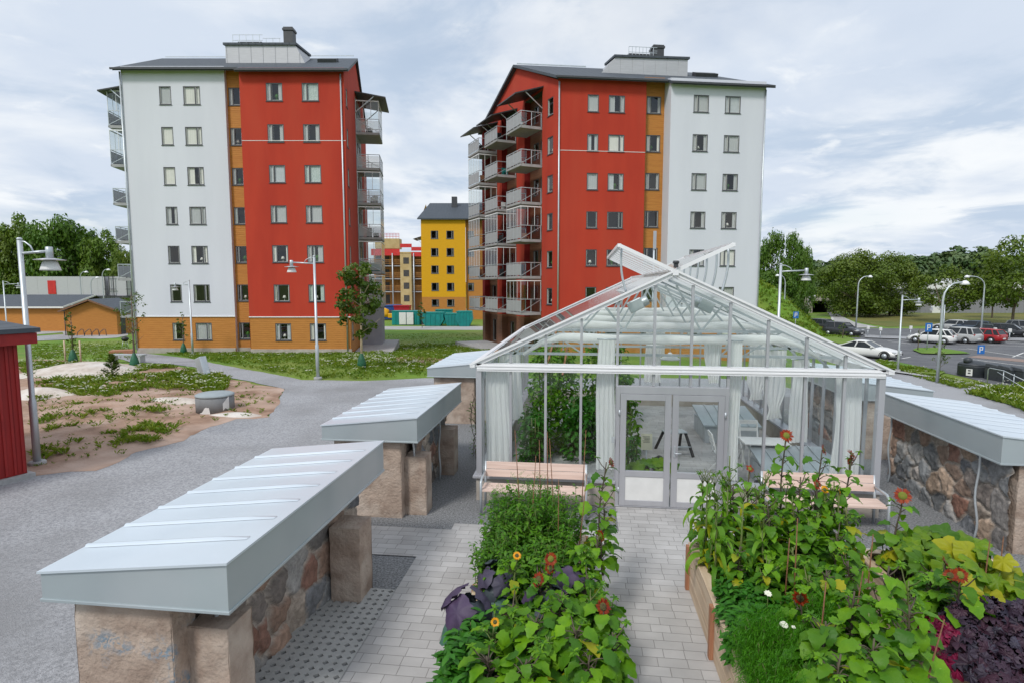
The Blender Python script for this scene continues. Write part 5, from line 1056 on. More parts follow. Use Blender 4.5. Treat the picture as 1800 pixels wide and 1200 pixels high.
# ------------------------------------------------------------------ cars
gl_car = mat('car_glass', (.02,.025,.03), (.025,.03,.035), rough=.06, spec=.35); tyre = mat('tyre_rubber', (.015,.015,.016), (.02,.02,.02), rough=.85); lampr = mat('tail_lamp', (.35,.01,.01), (.28,.008,.008), rough=.25); lampw = mat('head_lamp', (.6,.62,.65), (.5,.52,.55), rough=.15, spec=.9)
def carpaint(n, c): return mat(n, c, tuple(k*.92 for k in c), rough=.28, spec=.6, scale=.7)
CP = {'white': carpaint('white_car_paint', (.78,.78,.77)), 'silver': carpaint('silver_car_paint', (.45,.46,.46)), 'red': carpaint('red_car_paint', (.38,.015,.02)), 'dark': carpaint('graphite_car_paint', (.035,.038,.045)), 'navy': carpaint('blue_grey_car_paint', (.05,.07,.10)), 'green': carpaint('dark_green_car_paint', (.02,.035,.035)), 'grey': carpaint('grey_car_paint', (.16,.17,.18))}
def loft(mb, secs, closed=False, **k):
    n = len(secs[0]); vs = [p for s in secs for p in s]; fs = []
    for i in range(len(secs)-1):
        for j in range(n): a = i*n+j; b = i*n+(j+1) % n; fs.append((a, b, b+n, a+n))
    fs.append(tuple(range(n))[::-1]); fs.append(tuple((len(secs)-1)*n+j for j in range(n))); mb.add(vs, fs, **k)
def car(px, py, paint, kind, heading, label, scale=1.0):
    # heading: direction the nose points, in degrees, 0 = right in the view, 90 = away
    p = gp(px, py); t = thing('parked_car', label, 'car', (p.x, p.y, p.z+.02), YAW+math.radians(heading), 'cars parked and driving by the car park'); t.scale = (scale,)*3
    K = {'hatch': (4.2,1.74,1.48,.93,-2.0,.95,-1.55,.15), 'suv': (4.5,1.82,1.66,1.03,-2.15,1.0,-1.8,.35), 'estate': (4.6,1.76,1.46,.92,-2.2,.95,-1.85,.25), 'sedan': (4.5,1.76,1.44,.92,-1.75,.95,-1.0,.2), 'coupe': (4.8,1.88,1.38,.88,-2.0,.85,-.9,.0)}[kind]
    L, W, H, B, gr, gf, rr, rf_ = K; hl = L/2; w = W/2
    def sec(x, zb, zt, hw): return [(x,-hw*.94,zb),(x,-hw,zb+.2),(x,-hw,zt-.16),(x,-hw*.90,zt-.03),(x,-hw*.6,zt),(x,hw*.6,zt),(x,hw*.90,zt-.03),(x,hw,zt-.16),(x,hw,zb+.2),(x,hw*.94,zb)]
    mb = MB(); nose = B-.20; loft(mb, [sec(-hl,.34,B-.10,w*.86), sec(-hl+.12,.24,B+.02,w*.95), sec(-hl+.6,.2,B+.04,w), sec(-.5,.2,B+.02,w), sec(gf-.1,.2,B+.02,w), sec(gf+.35,.2,B-.0,w), sec(hl-.55,.2,nose+.06,w*.97), sec(hl-.15,.24,nose-.06,w*.88), sec(hl,.32,nose-.18,w*.76)], smo=True); body = mb.build('body', CP[paint], t)
    g = MB(); wb, wt = w*.93, w*.70; rz = H-.05; bz = B-.02
    vs = [(gr,-wb,bz),(gf,-wb,bz),(gf,wb,bz),(gr,wb,bz),(rr,-wt,rz),(rf_,-wt,rz),(rf_,wt,rz),(rr,wt,rz)]
    g.add(vs, [(0,1,5,4),(1,2,6,5),(2,3,7,6),(3,0,4,7)]); g.build('windows', gl_car, t)
    r = MB(); n = 8; secs = []
    for i in range(n+1):
        u = i/n; x = rr-.06+(rf_+.06-rr+.06)*u; c = .075*math.sin(PI*u); secs.append([(x,-wt-.03,rz-.015),(x,-wt*.8,rz+.015+c*.6),(x,0,rz+.03+c),(x,wt*.8,rz+.015+c*.6),(x,wt+.03,rz-.015),(x,0,rz-.03)])
    loft(r, secs, smo=True); r.build('roof', CP[paint], t)
    bars = []
    for s in (-1, 1):
        for a, b in (((gr,s*wb,bz),(rr,s*wt,rz)),((gf,s*wb,bz),(rf_,s*wt,rz)),(((gr+gf)/2-.1,s*(wb+.01),bz),((rr+rf_)/2-.1,s*(wt+.01),rz))): bars.append((a, b, .07, .07))
        if kind in ('estate','suv','hatch'): bars.append(((gr+.55,s*(wb+.005),bz),(rr+.45,s*(wt+.005),rz), .09, .06))
    for q in bars: pl = MB(); pl.bar(*q); pl.build('roof_pillar', CP[paint], t)
    for x in (-hl+.82, hl-.85):
        for s in (-1, 1):
            y = s*(w-.08); q = MB(); q.tube([(x,y-.1,.325),(x,y-.085,.325),(x,y+.085,.325),(x,y+.1,.325)], [.29,.325,.325,.29], 20); o = q.build('wheel', tyre, t)
            q = MB(); q.tube([(x,y+s*.085,.325),(x,y+s*.108,.325)], .19, 14); q.build('rim', M['galv'], o)
            q = MB(); pts = [(x+.40*math.cos(a), s*(w+.004), .30+.40*math.sin(a)) for a in [PI*i/10 for i in range(11)]]; q.tube(pts, .03, 5); q.build('wheel_arch', M['black'], t)
    for s in (-1, 1):
        q = MB(); q.obox((-hl+.09,s*(w*.74),B-.14),(.12,.28,.26)); q.build('tail_light', lampr, t, bevel=.03)
        q = MB(); q.obox((hl-.24,s*(w*.70),nose-.07),(.26,.34,.13),0,0,.2); q.build('headlight', lampw, t, bevel=.03)
        q = MB(); q.obox((gf-.25,s*(w+.06),B+.08),(.12,.16,.12)); q.build('mirror', CP[paint], t, bevel=.02)
    q = MB(); q.obox((-hl+.0,0,.52),(.06,.52,.12)); q.build('number_plate', M['white'], t); q = MB(); q.obox((hl+.0,0,.42),(.06,.52,.11)); q.build('number_plate', M['white'], t)
    q = MB(); q.obox((hl-.03,0,.44),(.08,W*.55,.14)); q.build('grille', M['black'], t); q = MB(); q.box(-hl+.25,hl-.25,-w+.06,w-.06,.14,.24); q.build('underbody', M['black'], t)
    return t
car(1524, 628, 'white', 'coupe', -50, 'white low coupe driving towards the greenhouse corner, front turned to the viewer', .95)
car(1430, 581, 'dark', 'estate', 122, 'dark estate car seen from behind near the tunnel path')
car(1482, 590, 'dark', 'suv', -56, 'dark car with round fog lamps, front turned to the viewer, on the road', .9)
car(1637, 603, 'white', 'hatch', 130, 'white hatchback parked left of the silver and red cars', .93)
car(1680, 602, 'silver', 'suv', 112, 'silver tall car parked between the white hatchback and the red estate', .92)
car(1721, 601, 'red', 'estate', 115, 'red estate car parked with its rear to the viewer', .92)
car(1672, 581, 'silver', 'estate', 128, 'silver estate car parked behind the silver tall car', .9)
car(1706, 583, 'navy', 'estate', 130, 'blue-grey estate car parked behind the red estate', .9)
car(1740, 591, 'green', 'sedan', -52, 'dark green sedan parked right behind the red estate, first of the dark row', .9)
car(1776, 592, 'dark', 'estate', -50, 'near-black estate car parked in the dark row at the right edge', .95)
car(1806, 588, 'grey', 'suv', -50, 'grey car cut off by the right picture edge', .95)
car(30, 578, 'dark', 'hatch', 180, 'dark hatchback parked before the long ochre building', 1.05)
car(1720, 546, 'navy', 'hatch', -80, 'blue-grey car parked in front of the grey warehouse, seen head on', .95)
car(1748, 546, 'silver', 'hatch', -80, 'pale car parked in front of the grey warehouse, seen head on', .95)
car(1562, 545, 'silver', 'hatch', 0, 'pale car parked far off between the maple and the small tree', .95)
# ------------------------------------------------------------------ bins and handrail by the kerb on the right
p = gp(1710, 661); t = thing('round_bin', 'big round dark grey waste bin with a domed lid and white label', 'waste bin', (p.x, p.y, p.z)); q = FPX/(p.dot(FH)); r0 = 23/q; hh = 27/q
binm = mat('dark_bin_plastic', (.035,.042,.05), (.045,.052,.06), rough=.5); mb = MB(); mb.lathe([(r0*.94,0),(r0,hh*.05),(r0,hh*.66),(r0*1.02,hh*.70),(r0,hh*.74)], 28); mb.build('drum', binm, t); mb = MB(); mb.lathe([(r0,hh*.745),(r0*.9,hh*.86),(r0*.55,hh),(r0*.2,hh*1.06)], 28); mb.lathe([(.22,hh*.9),(.24,hh*1.15),(.1,hh*1.25)], 14, (-r0*.55,-r0*.2,0)); mb.build('lid', binm, t)
mb = MB(); a = -2.35; mb.obox((r0*1.005*math.cos(a), r0*1.005*math.sin(a), hh*.33),(.02,.32,.42), a); o = mb.build('label_plate', M['white'], t); mb = MB()
for k in range(2): mb.obox((r0*1.013*math.cos(a), r0*1.013*math.sin(a), hh*.28+.16*k),(.02,.14,.08), a)
mb.build('label_mark', M['dark'], o)
for i, (px, py) in enumerate(((1752,668),(1774,672),(1796,675))):
    p = gp(px, py); t = thing('waste_box', ('leftmost', 'middle', 'rightmost')[i]+' of the three dark lidded waste boxes beside the round bin', 'waste bin', (p.x, p.y, p.z), YAW+.1, 'dark lidded waste boxes'); mb = MB(); mb.box(-.42,.42,-.45,.45,0,.78); mb.build('box', binm, t, bevel=.03); mb = MB(); mb.add([(-.45,-.48,.78),(.45,-.48,.78),(.45,.48,.78),(-.45,.48,.78),(-.4,-.3,.95),(.4,-.3,.95),(.4,.4,1.0),(-.4,.4,1.0)], [(3,2,1,0),(4,5,6,7),(0,1,5,4),(1,2,6,5),(2,3,7,6),(3,0,4,7)]); mb.build('lid', binm, t, bevel=.03); mb = MB(); mb.box(-.15,.12,-.465,-.45,.30,.62); mb.build('label_plate', M['white'], t)
p1, p2, p3 = gp(1735,676), gp(1762,682), gp(1800,694); t = thing('handrail', 'galvanised handrail in front of the dark waste boxes', 'railing', (0,0,0)); mb = MB(); up = Vector((0,0,1.0)); mb.tube([p1, p1+up*.9, p1.lerp(p2,.1)+up, p2+up*.98, p3+up*.75], .025, 8); mb.tube([p1.lerp(p2,.6)+up*.85, p3+up*.35], .02, 6); mb.build('rail', M['galv'], t)
for q in (p2, p2.lerp(p3,.5)): mb = MB(); mb.tube([q, q+up*.95], .022, 8); mb.build('post', M['galv'], t)
# ------------------------------------------------------------------ car park markings, islands, kerbs
def strip(name, a, b, w_, dz, m): 
    A, B = gp(*a), gp(*b); d = (B-A).xy.normalized(); n = Vector((-d.y, d.x))*w_/2; L = (B-A).length; mb = MB(); k = max(2, int(L/1.5)); vs = []
    for i in range(k+1):
        c = A.lerp(B, i/k)
        for s in (1, -1): x, y = c.x+n.x*s, c.y+n.y*s; vs.append((x, y, ter(x, y)+dz))
    mb.add(vs, [(2*i,2*i+1,2*i+3,2*i+2) for i in range(k)]); return struct(name, mb, m)
for a, b in (((1560,600),(1600,605)),((1580,597),(1625,604)),((1660,604),(1800,609)),((1720,600),(1800,605)),((1535,640),(1600,628)),((1600,646),(1500,633)),((1640,612),(1700,614)),((1800,628),(1700,613)),((1760,600),(1800,603)),((1780,628),(1800,620)),((1690,630),(1800,644))): strip('road_marking', a, b, .14, .035, M['paint'])
sheet('kerb_island', G((1520,595),(1600,598),(1700,599),(1800,601),(1960,604),(1960,599),(1800,596),(1700,594),(1600,593),(1520,590)), .10, M['gravel'], res=2)
sheet('grass_island', G((1604,617),(1612,613),(1650,613),(1690,619),(1706,623),(1660,624),(1620,623)), .12, M['lawn'], res=1, jit=.05)
sheet('grass_verge', G((1545,633),(1580,638),(1640,651),(1662,655),(1650,660),(1600,655),(1560,648),(1535,640)), .08, M['lawn'], res=.7, jit=.08)
sheet('verge', G((1440,583),(1480,590),(1520,603),(1548,612),(1530,618),(1470,604),(1435,592)), .08, M['lawn'], res=1, jit=.08)
sheet('weedy_bank', G((1700,692),(1745,683),(1800,675),(1960,690),(1960,790),(1800,722),(1760,708)), .06, M['lawn'], res=.6, jit=.1)
sheet('kerb', G((1560,652),(1640,663),(1720,678),(1735,681),(1733,683),(1716,681),(1636,666),(1556,654)), .12, M['kerb'], res=1)
sheet('brick_path', G((1700,628),(1800,637),(1800,632),(1720,625)), .035, mat('pinkish_pavers', (.30,.22,.19), (.25,.18,.15), rough=.9), res=1)
# green mound right of the right block, tunnel
def mound(name, c, rx, ry, h, m, seed, rz=0):
    mb = MB(); n = 26; vs = []; ca, sa = math.cos(rz), math.sin(rz)
    for j in range(n+1):
        for i in range(n+1):
            u, v = 2*i/n-1, 2*j/n-1; x0, y0 = u*rx, v*ry; x = c.x+x0*ca-y0*sa; y = c.y+x0*sa+y0*ca; r = math.sqrt(u*u+v*v)
            vs.append((x, y, ter(x, y)-.06+h*sm(1.02-r)*(1+.18*noise.noise((x*.4, y*.4, seed)))+(.06*h/3*noise.noise((x*1.5,y*1.5,seed)) if r < .9 else 0)))
    mb.add(vs, [(j*(n+1)+i, j*(n+1)+i+1, (j+1)*(n+1)+i+1, (j+1)*(n+1)+i) for j in range(n) for i in range(n)], smo=True); return struct(name, mb, m)
mound('grass_mound', pos(1318, 74), 9.5, 11, 6.3, M['lawn'], 3)
mound('far_bank', pos(1470, 128), 17, 6, 4.2, M['field'], 5)
p = pos(1441, 118); t = thing('tunnel_portal', 'concrete underpass mouth at the end of the pale path', 'tunnel', (p.x, p.y, p.z), YAW); mb = MB(); mb.box(-3.4,-1.5,0,.5,-.2,2.9); mb.box(2.3,3.4,0,.5,-.2,2.9); mb.box(-3.4,3.4,-.02,.5,2.4,3.4); mb.build('concrete_frame', M['concrete'], t); mb = MB(); mb.add([(-1.5,.3,-.2),(2.3,.3,-.2),(2.3,.3,2.4),(-1.5,.3,2.4),(-1.5,6,-.2),(2.3,6,-.2),(2.3,6,2.4),(-1.5,6,2.4)], [(4,5,6,7),(0,4,7,3),(5,1,2,6),(3,7,6,2)]); mb.build('passage', M['room'], t); mb = MB(); mb.bar((-3.4,-.1,3.4),(-5.6,-3.0,1.2),.1,.1); mb.build('hand_rail', M['galv'], t)
# pale bedrock on the sand
def rock(px, py, rx, ry, h, seed, label):
    p = gp(px, py); t = MB(); n = 22; vs = []
    for j in range(n+1):
        for i in range(n+1):
            u, v = 2*i/n-1, 2*j/n-1; r = math.sqrt(u*u+v*v)*(1+.28*noise.noise((u*1.7, v*1.7, seed)))
            x, y = p.x+u*rx, p.y+v*ry; vs.append((x, y, p.z-.03+h*sm(1.15*(1-r))+.05*h*noise.noise((x*2.2, y*2.2, seed)) - .10*max(0, r-.9)))
    t.add(vs, [(j*(n+1)+i, j*(n+1)+i+1, (j+1)*(n+1)+i+1, (j+1)*(n+1)+i) for j in range(n) for i in range(n)], smo=True); o = t.build('bedrock', M['rock']); tag(o, label, 'rock', 'pale bedrock outcrops in the sand')
rock(150, 658, 3.6, 2.6, .55, 2, 'widest pale bedrock outcrop, behind the little pine'); rock(72, 697, 1.7, .9, .35, 6, 'small pale bedrock hump beside the near lamp pole'); rock(300, 708, 1.9, .62, .22, 9, 'long thin pale bedrock ridge left of the concrete well'); rock(415, 731, 1.35, .42, .14, 12, 'flat pale bedrock at the foot of the concrete well')
# ================================================================== trees
TR = random.Random(21)
def crown(mb, c, rx, ry, rz, nclump, nleaf, ls, seed, cr=.33, shell=.55):
    rr = random.Random(seed); cl = []
    while len(cl) < nclump:
        v = Vector((rr.uniform(-1,1), rr.uniform(-1,1), rr.uniform(-1,1)))
        if shell < v.length < 1: cl.append(v)
    for v in cl:
        cc = Vector((c[0]+v.x*rx, c[1]+v.y*ry, c[2]+v.z*rz)); R_ = cr*(rx+ry+rz)/3*rr.uniform(.65,1.2); tb = rr.uniform(.1,.9)
        for _ in range(nleaf):
            n = Vector((rr.gauss(0,1), rr.gauss(0,1), rr.gauss(0,1)+.25)).normalized(); q = cc+Vector((n.x*R_, n.y*R_, n.z*R_*.8))*rr.uniform(.55,1.08)
            d = (n+Vector((rr.uniform(-.7,.7), rr.uniform(-.7,.7), rr.uniform(-.3,.9)))).normalized(); a = d.cross(Vector((rr.uniform(-1,1), rr.uniform(-1,1), rr.uniform(-1,1)))).normalized(); b = d.cross(a); s = ls*rr.uniform(.6,1.3)
            mb.add([q+a*s*.5, q+b*s*.32, q-a*s*.5, q-b*s*.32], [(0,1,2,3)], tint=min(1, max(0, tb+rr.uniform(-.25,.25))))
def tree_proto(h, r, m, nclump=34, nleaf=70, ls=.5, seed=1, trunk=.25, shape=1.0, trunkm='bark'):
    t = thing('tree', 'tree', 'tree', (0,0,0)); mb = MB(); zb = h*trunk
    crown(mb, (0,0,zb+(h-zb)*.5), r, r, (h-zb)*.5*shape, nclump, nleaf, ls, seed)
    mb.build('crown', M[m], t); tb = MB(); rr = random.Random(seed); tb.tube([(0,0,-.3),(.04*h*.3,0,zb),(rr.uniform(-.2,.2),rr.uniform(-.2,.2),zb+(h-zb)*.65)], [h*.022,h*.017,h*.006], 8)
    for k in range(6):
        a = k*1.05+rr.uniform(-.3,.3); z = zb*.8+(h-zb)*rr.uniform(.05,.45); tb.tube([(0,0,z),(r*.35*math.cos(a),r*.35*math.sin(a),z+h*.09),(r*.7*math.cos(a),r*.7*math.sin(a),z+h*.16)], [h*.010,h*.006,h*.002], 6)
    tb.build('trunk', M[trunkm], t); return t
PROT = {}
def tree(kind, px, d, ytop, wpx, label, group=None, z0=0):
    # height from the top row of the picture, width from its columns
    p = pos(px, d); r_ = (600-ytop)/FPX; c, q = math.cos(PITCH), math.sin(PITCH); h = CAMH+d*(r_*c-q)/(c+r_*q)-p.z-z0; w_ = wpx*d/FPX
    if kind not in PROT:
        a = dict(a=('tree_a',70,120,.052,.06), b=('tree_b',66,120,.052,.08), c=('tree_c',66,110,.048,.08), m=('tree_c',95,150,.036,.05), p=('tree_a',64,100,.05,.04), o=('tree_c',52,100,.046,.20))[kind]
        PROT[kind] = (tree_proto(1.0, .5, a[0], a[1], a[2], a[3], ord(kind), a[4]), )
        o = PROT[kind][0]
    else: o = dup(PROT[kind][0], (0,0,0))
    o.location = (p.x, p.y, p.z+z0); o.rotation_euler = (0,0,TR.uniform(0,6.28)); o.scale = (w_, w_, h); tag(o, label, 'tree', group)
for i, (k, px, d, yt, w_, lb) in enumerate((('c',18,112,402,70,'olive tree at the left picture edge behind the far street lamp'),('a',-25,112,398,70,'dark tree partly cut by the left picture edge'),('b',58,116,386,84,'mid-green tall tree behind the near lamp head'),('a',112,110,384,88,'tallest dark tree of the left wood, above the grey cabins'),('a',152,114,404,72,'dark tree of the left wood right of the tallest one'),('b',196,112,412,72,'bushy tree of the left wood next to the left block balconies'),('c',228,108,438,50,'low olive tree behind the left block corner'),('b',30,112,446,70,'lower bright tree before the left wood, by the far lamp'),('c',86,112,452,56,'lower rusty olive bush before the left wood'),('b',178,113,455,60,'lower bright bush above the right end of the grey cabins'),('a',128,113,455,60,'lower dark bush above the middle of the grey cabins'),('b',214,113,460,44,'low bush behind the small ochre shed'))): tree(k, px, d, yt, w_, lb, 'trees of the left wood')
tree('p', 1352, 92, 416, 62, 'dark tall poplar right beside the white block', 'poplars right of the white block'); tree('p', 1392, 90, 417, 46, 'slender dark poplar, second from the white block', 'poplars right of the white block'); tree('p', 1412, 93, 440, 36, 'lower right poplar of the group', 'poplars right of the white block'); tree('a', 1372, 88, 470, 60, 'dark bush at the foot of the poplars')
tree('m', 1500, 104, 449, 118, 'big round maple beside the tunnel path', None); tree('m', 1563, 108, 452, 90, 'round maple right behind the big one'); tree('c', 1482, 113, 486, 44, 'low rounded bush at the left foot of the big maple')
tree('c', 1528, 103, 512, 70, 'low leafy skirt under the big round maple'); tree('c', 1580, 106, 516, 60, 'low leafy skirt under the maple behind it')
tree('o', 1658, 90, 474, 98, 'small olive tree with a bare trunk standing on the dry field'); tree('o', 1780, 84, 428, 120, 'tall olive tree at the right picture edge'); tree('o', 1745, 100, 470, 70, 'olive tree between the two others at the right edge')
# far woods: one mass each
def woods(name, x0, x1, d0, d1, prof, n, seed, m):
    rr = random.Random(seed); mb = MB()
    for i in range(n):
        px = rr.uniform(x0, x1); d = rr.uniform(d0, d1); p = pos(px, d); yt = prof(px)+rr.uniform(-2,9); r_ = (600-yt)/FPX; c, q = math.cos(PITCH), math.sin(PITCH); h = CAMH+d*(r_*c-q)/(c+r_*q)-p.z; r = rr.uniform(3.5,6.5)
        crown(mb, (p.x, p.y, p.z+h*.55), r, r, h*.45, 12, 34, 1.7, rr.random())
    tag(mb.build(name, M[m]), 'far wooded ridge beyond the car park', None, None, 'stuff')
woods('far_woodland', 1585, 1960, 190, 240, lambda x: 452-16*math.exp(-((x-1705)/60)**2)-8*math.exp(-((x-1640)/30)**2), 90, 4, 'farwood'); woods('far_trees', 1405, 1600, 230, 260, lambda x: 456+4*math.sin(x*.07), 50, 8, 'farwood'); woods('distant_trees', -200, 500, 190, 260, lambda x: 470+6*math.sin(x*.05), 60, 12, 'farwood')
woods('distant_treeline', 560, 1420, 240, 300, lambda x: 482+5*math.sin(x*.05), 90, 15, 'farwood')
# young trees near by
def young(px, py, htop, rpx, label, n=26, leaves=46, ls=.16, seed=1, bag='', stakes=False, tk=1.0, low=.32, stm='bark', crownz=None):
    p = gp(px, py); d = p.dot(FH); k = d/FPX; h = (py-htop)*k; r = rpx*k; t = thing('young_tree', label, 'tree', (p.x, p.y, p.z)); mb = MB(); zb = h*low
    crown(mb, (0,0,(zb+h)/2), r, r, (h-zb)/2, int(n*1.8), int(leaves*.62), ls*.85, seed, .21, .1); mb.build('crown', M['tree_y'], t)
    tb = MB(); rr = random.Random(seed); tb.tube([(0,0,-.1),(.02,0,h*.4),(.03,.02,h*.92)], [.045*tk,.035*tk,.01], 8)
    for q in range(9):
        a = q*2.4; z = zb+(h-zb)*(.05+.8*q/9); L_ = r*(1-.5*q/9); tb.tube([(.02,0,z),(L_*.5*math.cos(a),L_*.5*math.sin(a),z+.22*r+.1),(L_*.9*math.cos(a),L_*.9*math.sin(a),z+.5*r+.15)], [.016*tk,.010,.004], 5)
    tb.build('trunk', M[stm], t)
    if bag: 
        g = thing('watering_bag', 'green watering bag round the foot of '+label, 'watering bag', (p.x, p.y, p.z)); g['label'] = bag; mb = MB(); mb.lathe([(.20,0),(.22,.25),(.15,.55),(.07,.75),(.05,.78)], 14); mb.build('bag', M['greenbag'], g)
    if stakes:
        for s in (-.45,.45): g = thing('tree_stake', ('left' if s < 0 else 'right')+' wooden stake beside the thin sapling on the left lawn', 'stake', (p.x+s, p.y, p.z)); mb = MB(); mb.tube([(0,0,-.1),(0,0,1.25)], .04, 8); mb.build('pole', M['wood'], g)
    return t
young(636, 648, 458, 40, 'leafy young tree at the right corner of the left block', 42, 60, .22, 3, bag='green watering bag at the foot of the leafy young tree', tk=1.5, low=.30, stm='wood')
young(237, 648, 500, 24, 'sparse twiggy young tree at the left corner of the left block', 16, 14, .14, 5, bag='green watering bag at the left corner of the left block', tk=1.2, low=.25)
young(323, 622, 548, 9, 'thin sapling before the ochre plinth, left of the footpath lamp', 9, 18, .14, 7, bag='green watering bag at the plinth near the footpath lamp', low=.25)
young(535, 618, 541, 9, 'thin sapling before the ochre plinth under the red wall', 9, 18, .14, 9, bag='green watering bag at the plinth under the red wall', low=.25)
young(129, 640, 545, 8, 'staked thin sapling on the left lawn', 10, 22, .14, 11, bag='green watering bag of the staked sapling on the left lawn', stakes=True, low=.25)
young(1312, 560, 462, 20, 'sparse twiggy young tree in front of the white block corner', 14, 16, .16, 13, bag='', low=.2, stm='bark')
young(1651, 653, 600, 14, 'small leggy shrub on the grass verge by the kerb', 10, 26, .12, 15, bag='', low=.1)
young(1481, 596, 565, 8, 'small autumn-leaved shrub before the dark front-facing car', 8, 22, .14, 17, bag='', low=.1)
young(742, 577, 530, 8, 'dark young tree on the strip before the teal containers', 9, 30, .24, 19, bag='', low=.3)
young(1613, 617, 575, 4, 'tiny staked sapling on the car park island', 5, 14, .12, 23, bag='', low=.3)
p = gp(198, 668); t = thing('pine_sapling', 'small bushy pine growing in front of the wide bedrock', 'pine', (p.x, p.y, p.z)); mb = MB(); st = MB(); st.tube([(0,0,0),(0,0,.95)], [.03,.01], 6); d = p.dot(FH); hh = 45*d/FPX
for i in range(46):
    a = R.uniform(0, 6.28); z = hh*(.15+.85*R.random()); L_ = hh*.42*(1.15-z/hh); e = Vector((math.cos(a)*L_, math.sin(a)*L_, z+L_*.45)); b = Vector((0,0,z*.9))
    for q in range(34):
        u = R.random(); c = b.lerp(e, .25+.75*u); n = Vector((R.gauss(0,1), R.gauss(0,1), R.gauss(.5,1))).normalized()*.10; s = n.cross(Vector((R.random(),R.random(),R.random()))).normalized()*.018; mb.add([c-s, c+s, c+n], [(0,1,2)], tint=R.random())
mb.build('needles', M['tree_y'], t); st.build('trunk', M['bark'], t)
# ================================================================== weeds and meadow (ground cover)
def scatter(name, polys, n, hmin, hmax, m, seed, blades=5, flat=.6, dens=None, flower=0, fm='daisy', zoff=.03, wd=.22, zf=None):
    rr = random.Random(seed); mb = MB(); fb = MB(); P = [[(q.x, q.y) for q in poly] for poly in polys]
    for poly in P:
        xs = [q[0] for q in poly]; ys = [q[1] for q in poly]; k = 0; tries = 0
        while k < n/len(P) and tries < n*20:
            tries += 1; x, y = rr.uniform(min(xs), max(xs)), rr.uniform(min(ys), max(ys))
            if not inpoly(x, y, poly): continue
            g = noise.noise((x*.55, y*.55, seed))+.5*noise.noise((x*1.7, y*1.7, seed+3))
            if dens is not None and g < dens+rr.uniform(-.15,.15): continue
            k += 1; z = ter(x, y)+zoff+(zf(x, y) if zf else 0); s = rr.uniform(hmin, hmax)*(1+.5*g); tt = rr.random()
            for b in range(blades):
                a = rr.uniform(0, 6.28); o = rr.uniform(0, s*.35); d = Vector((math.cos(a), math.sin(a), 0)); c = Vector((x, y, z))+d*o; h = s*rr.uniform(.5,1); sd_ = Vector((-d.y, d.x, 0))*s*wd*.5; mid = c+d*h*flat*.45+Vector((0,0,h*.62)); tip = c+d*h*flat+Vector((0,0,h*rr.uniform(.6,1)))
                mb.add([c-sd_*.5, c+sd_*.5, mid+sd_, tip, mid-sd_], [(0,1,2,3,4)], tint=min(1, max(0, tt+rr.uniform(-.3,.3))))
            if flower and rr.random() < flower*(1+g*2):
                for _ in range(rr.randint(1,4)):
                    c = Vector((x+rr.uniform(-.12,.12), y+rr.uniform(-.12,.12), z+s*rr.uniform(.8,1.15))); r = rr.uniform(.018,.04); fb.add([c+Vector((r*math.cos(a), r*math.sin(a), .012*(i % 2))) for i, a in enumerate([1.047*i for i in range(6)])], [(0,1,2,3,4,5)])
    tag(mb.build(name, M[m]), kind='stuff')
    if fb.v: tag(fb.build(name+'_flowers', M[fm]), kind='stuff')
scatter('sand_weeds', [G((30,640),(130,640),(231,646),(289,646),(350,655),(405,668),(400,690),(340,700),(240,705),(150,700),(60,690))], 3000, .08, .24, 'weed', 5, 6, .8, -.18, .07, zoff=.08)
scatter('low_weeds', [G((50,690),(300,705),(370,735),(300,770),(210,805),(60,825))], 420, .05, .17, 'weed', 8, 8, .9, .18, 0, zoff=.07)
scatter('meadow', [G((345,632),(400,640),(480,656),(530,666),(640,668),(750,662),(860,640),(860,600),(700,610),(620,617),(430,616),(300,618),(260,615))], 9000, .06, .20, 'weed', 11, 5, .7, -.45, .025)
scatter('meadow_flowers', [G((560,640),(700,660),(750,655),(740,640),(620,625)), G((640,607),(860,602),(870,612),(650,617))], 900, .10, .24, 'weed', 17, 4, .7, -.05, .22)
scatter('lawn_edge_weeds', [G((50,640),(130,636),(235,634),(225,605),(50,605))], 1400, .06, .16, 'weed', 19, 5, .7, -.2, .05)
scatter('verge_weeds', [G((1545,634),(1640,652),(1662,656),(1600,655),(1540,642)), G((1590,655),(1660,664),(1735,679),(1690,684),(1610,664))], 900, .08, .26, 'weed', 23, 6, .7, -.3, .03)
hc = pos(1318, 74)
scatter('mound_grass', [[Vector((hc.x+dx, hc.y+dy, 0)) for dx, dy in ((-8,-10),(9,-10),(9,6),(-8,6))]], 2600, .15, .45, 'weed', 41, 5, .7, None, .02, zoff=-.06, zf=lambda x, y: 6.3*sm(1.02-math.hypot((x-hc.x)/9.5,(y-hc.y)/11))*(1+.18*noise.noise((x*.4,y*.4,3))))
scatter('sand_sprouts', [G((50,690),(300,705),(410,735),(470,700),(430,690),(300,770),(210,805),(60,825)), G((60,640),(230,646),(400,668),(490,700),(470,730),(380,745),(240,705),(60,690))], 700, .04, .13, 'weed', 43, 6, .9, None, 0, zoff=.06)
scatter('lawn_tufts', [G((640,612),(870,606),(870,588),(660,588)), G((60,630),(225,618),(225,600),(60,605))], 2500, .05, .14, 'weed', 45, 4, .7, None, .03)
scatter('bank_weeds', [G((1700,692),(1745,683),(1800,676),(1900,690),(1900,760),(1800,722),(1760,708))], 1500, .12, .42, 'weed', 29, 7, .6, -.5, .16)
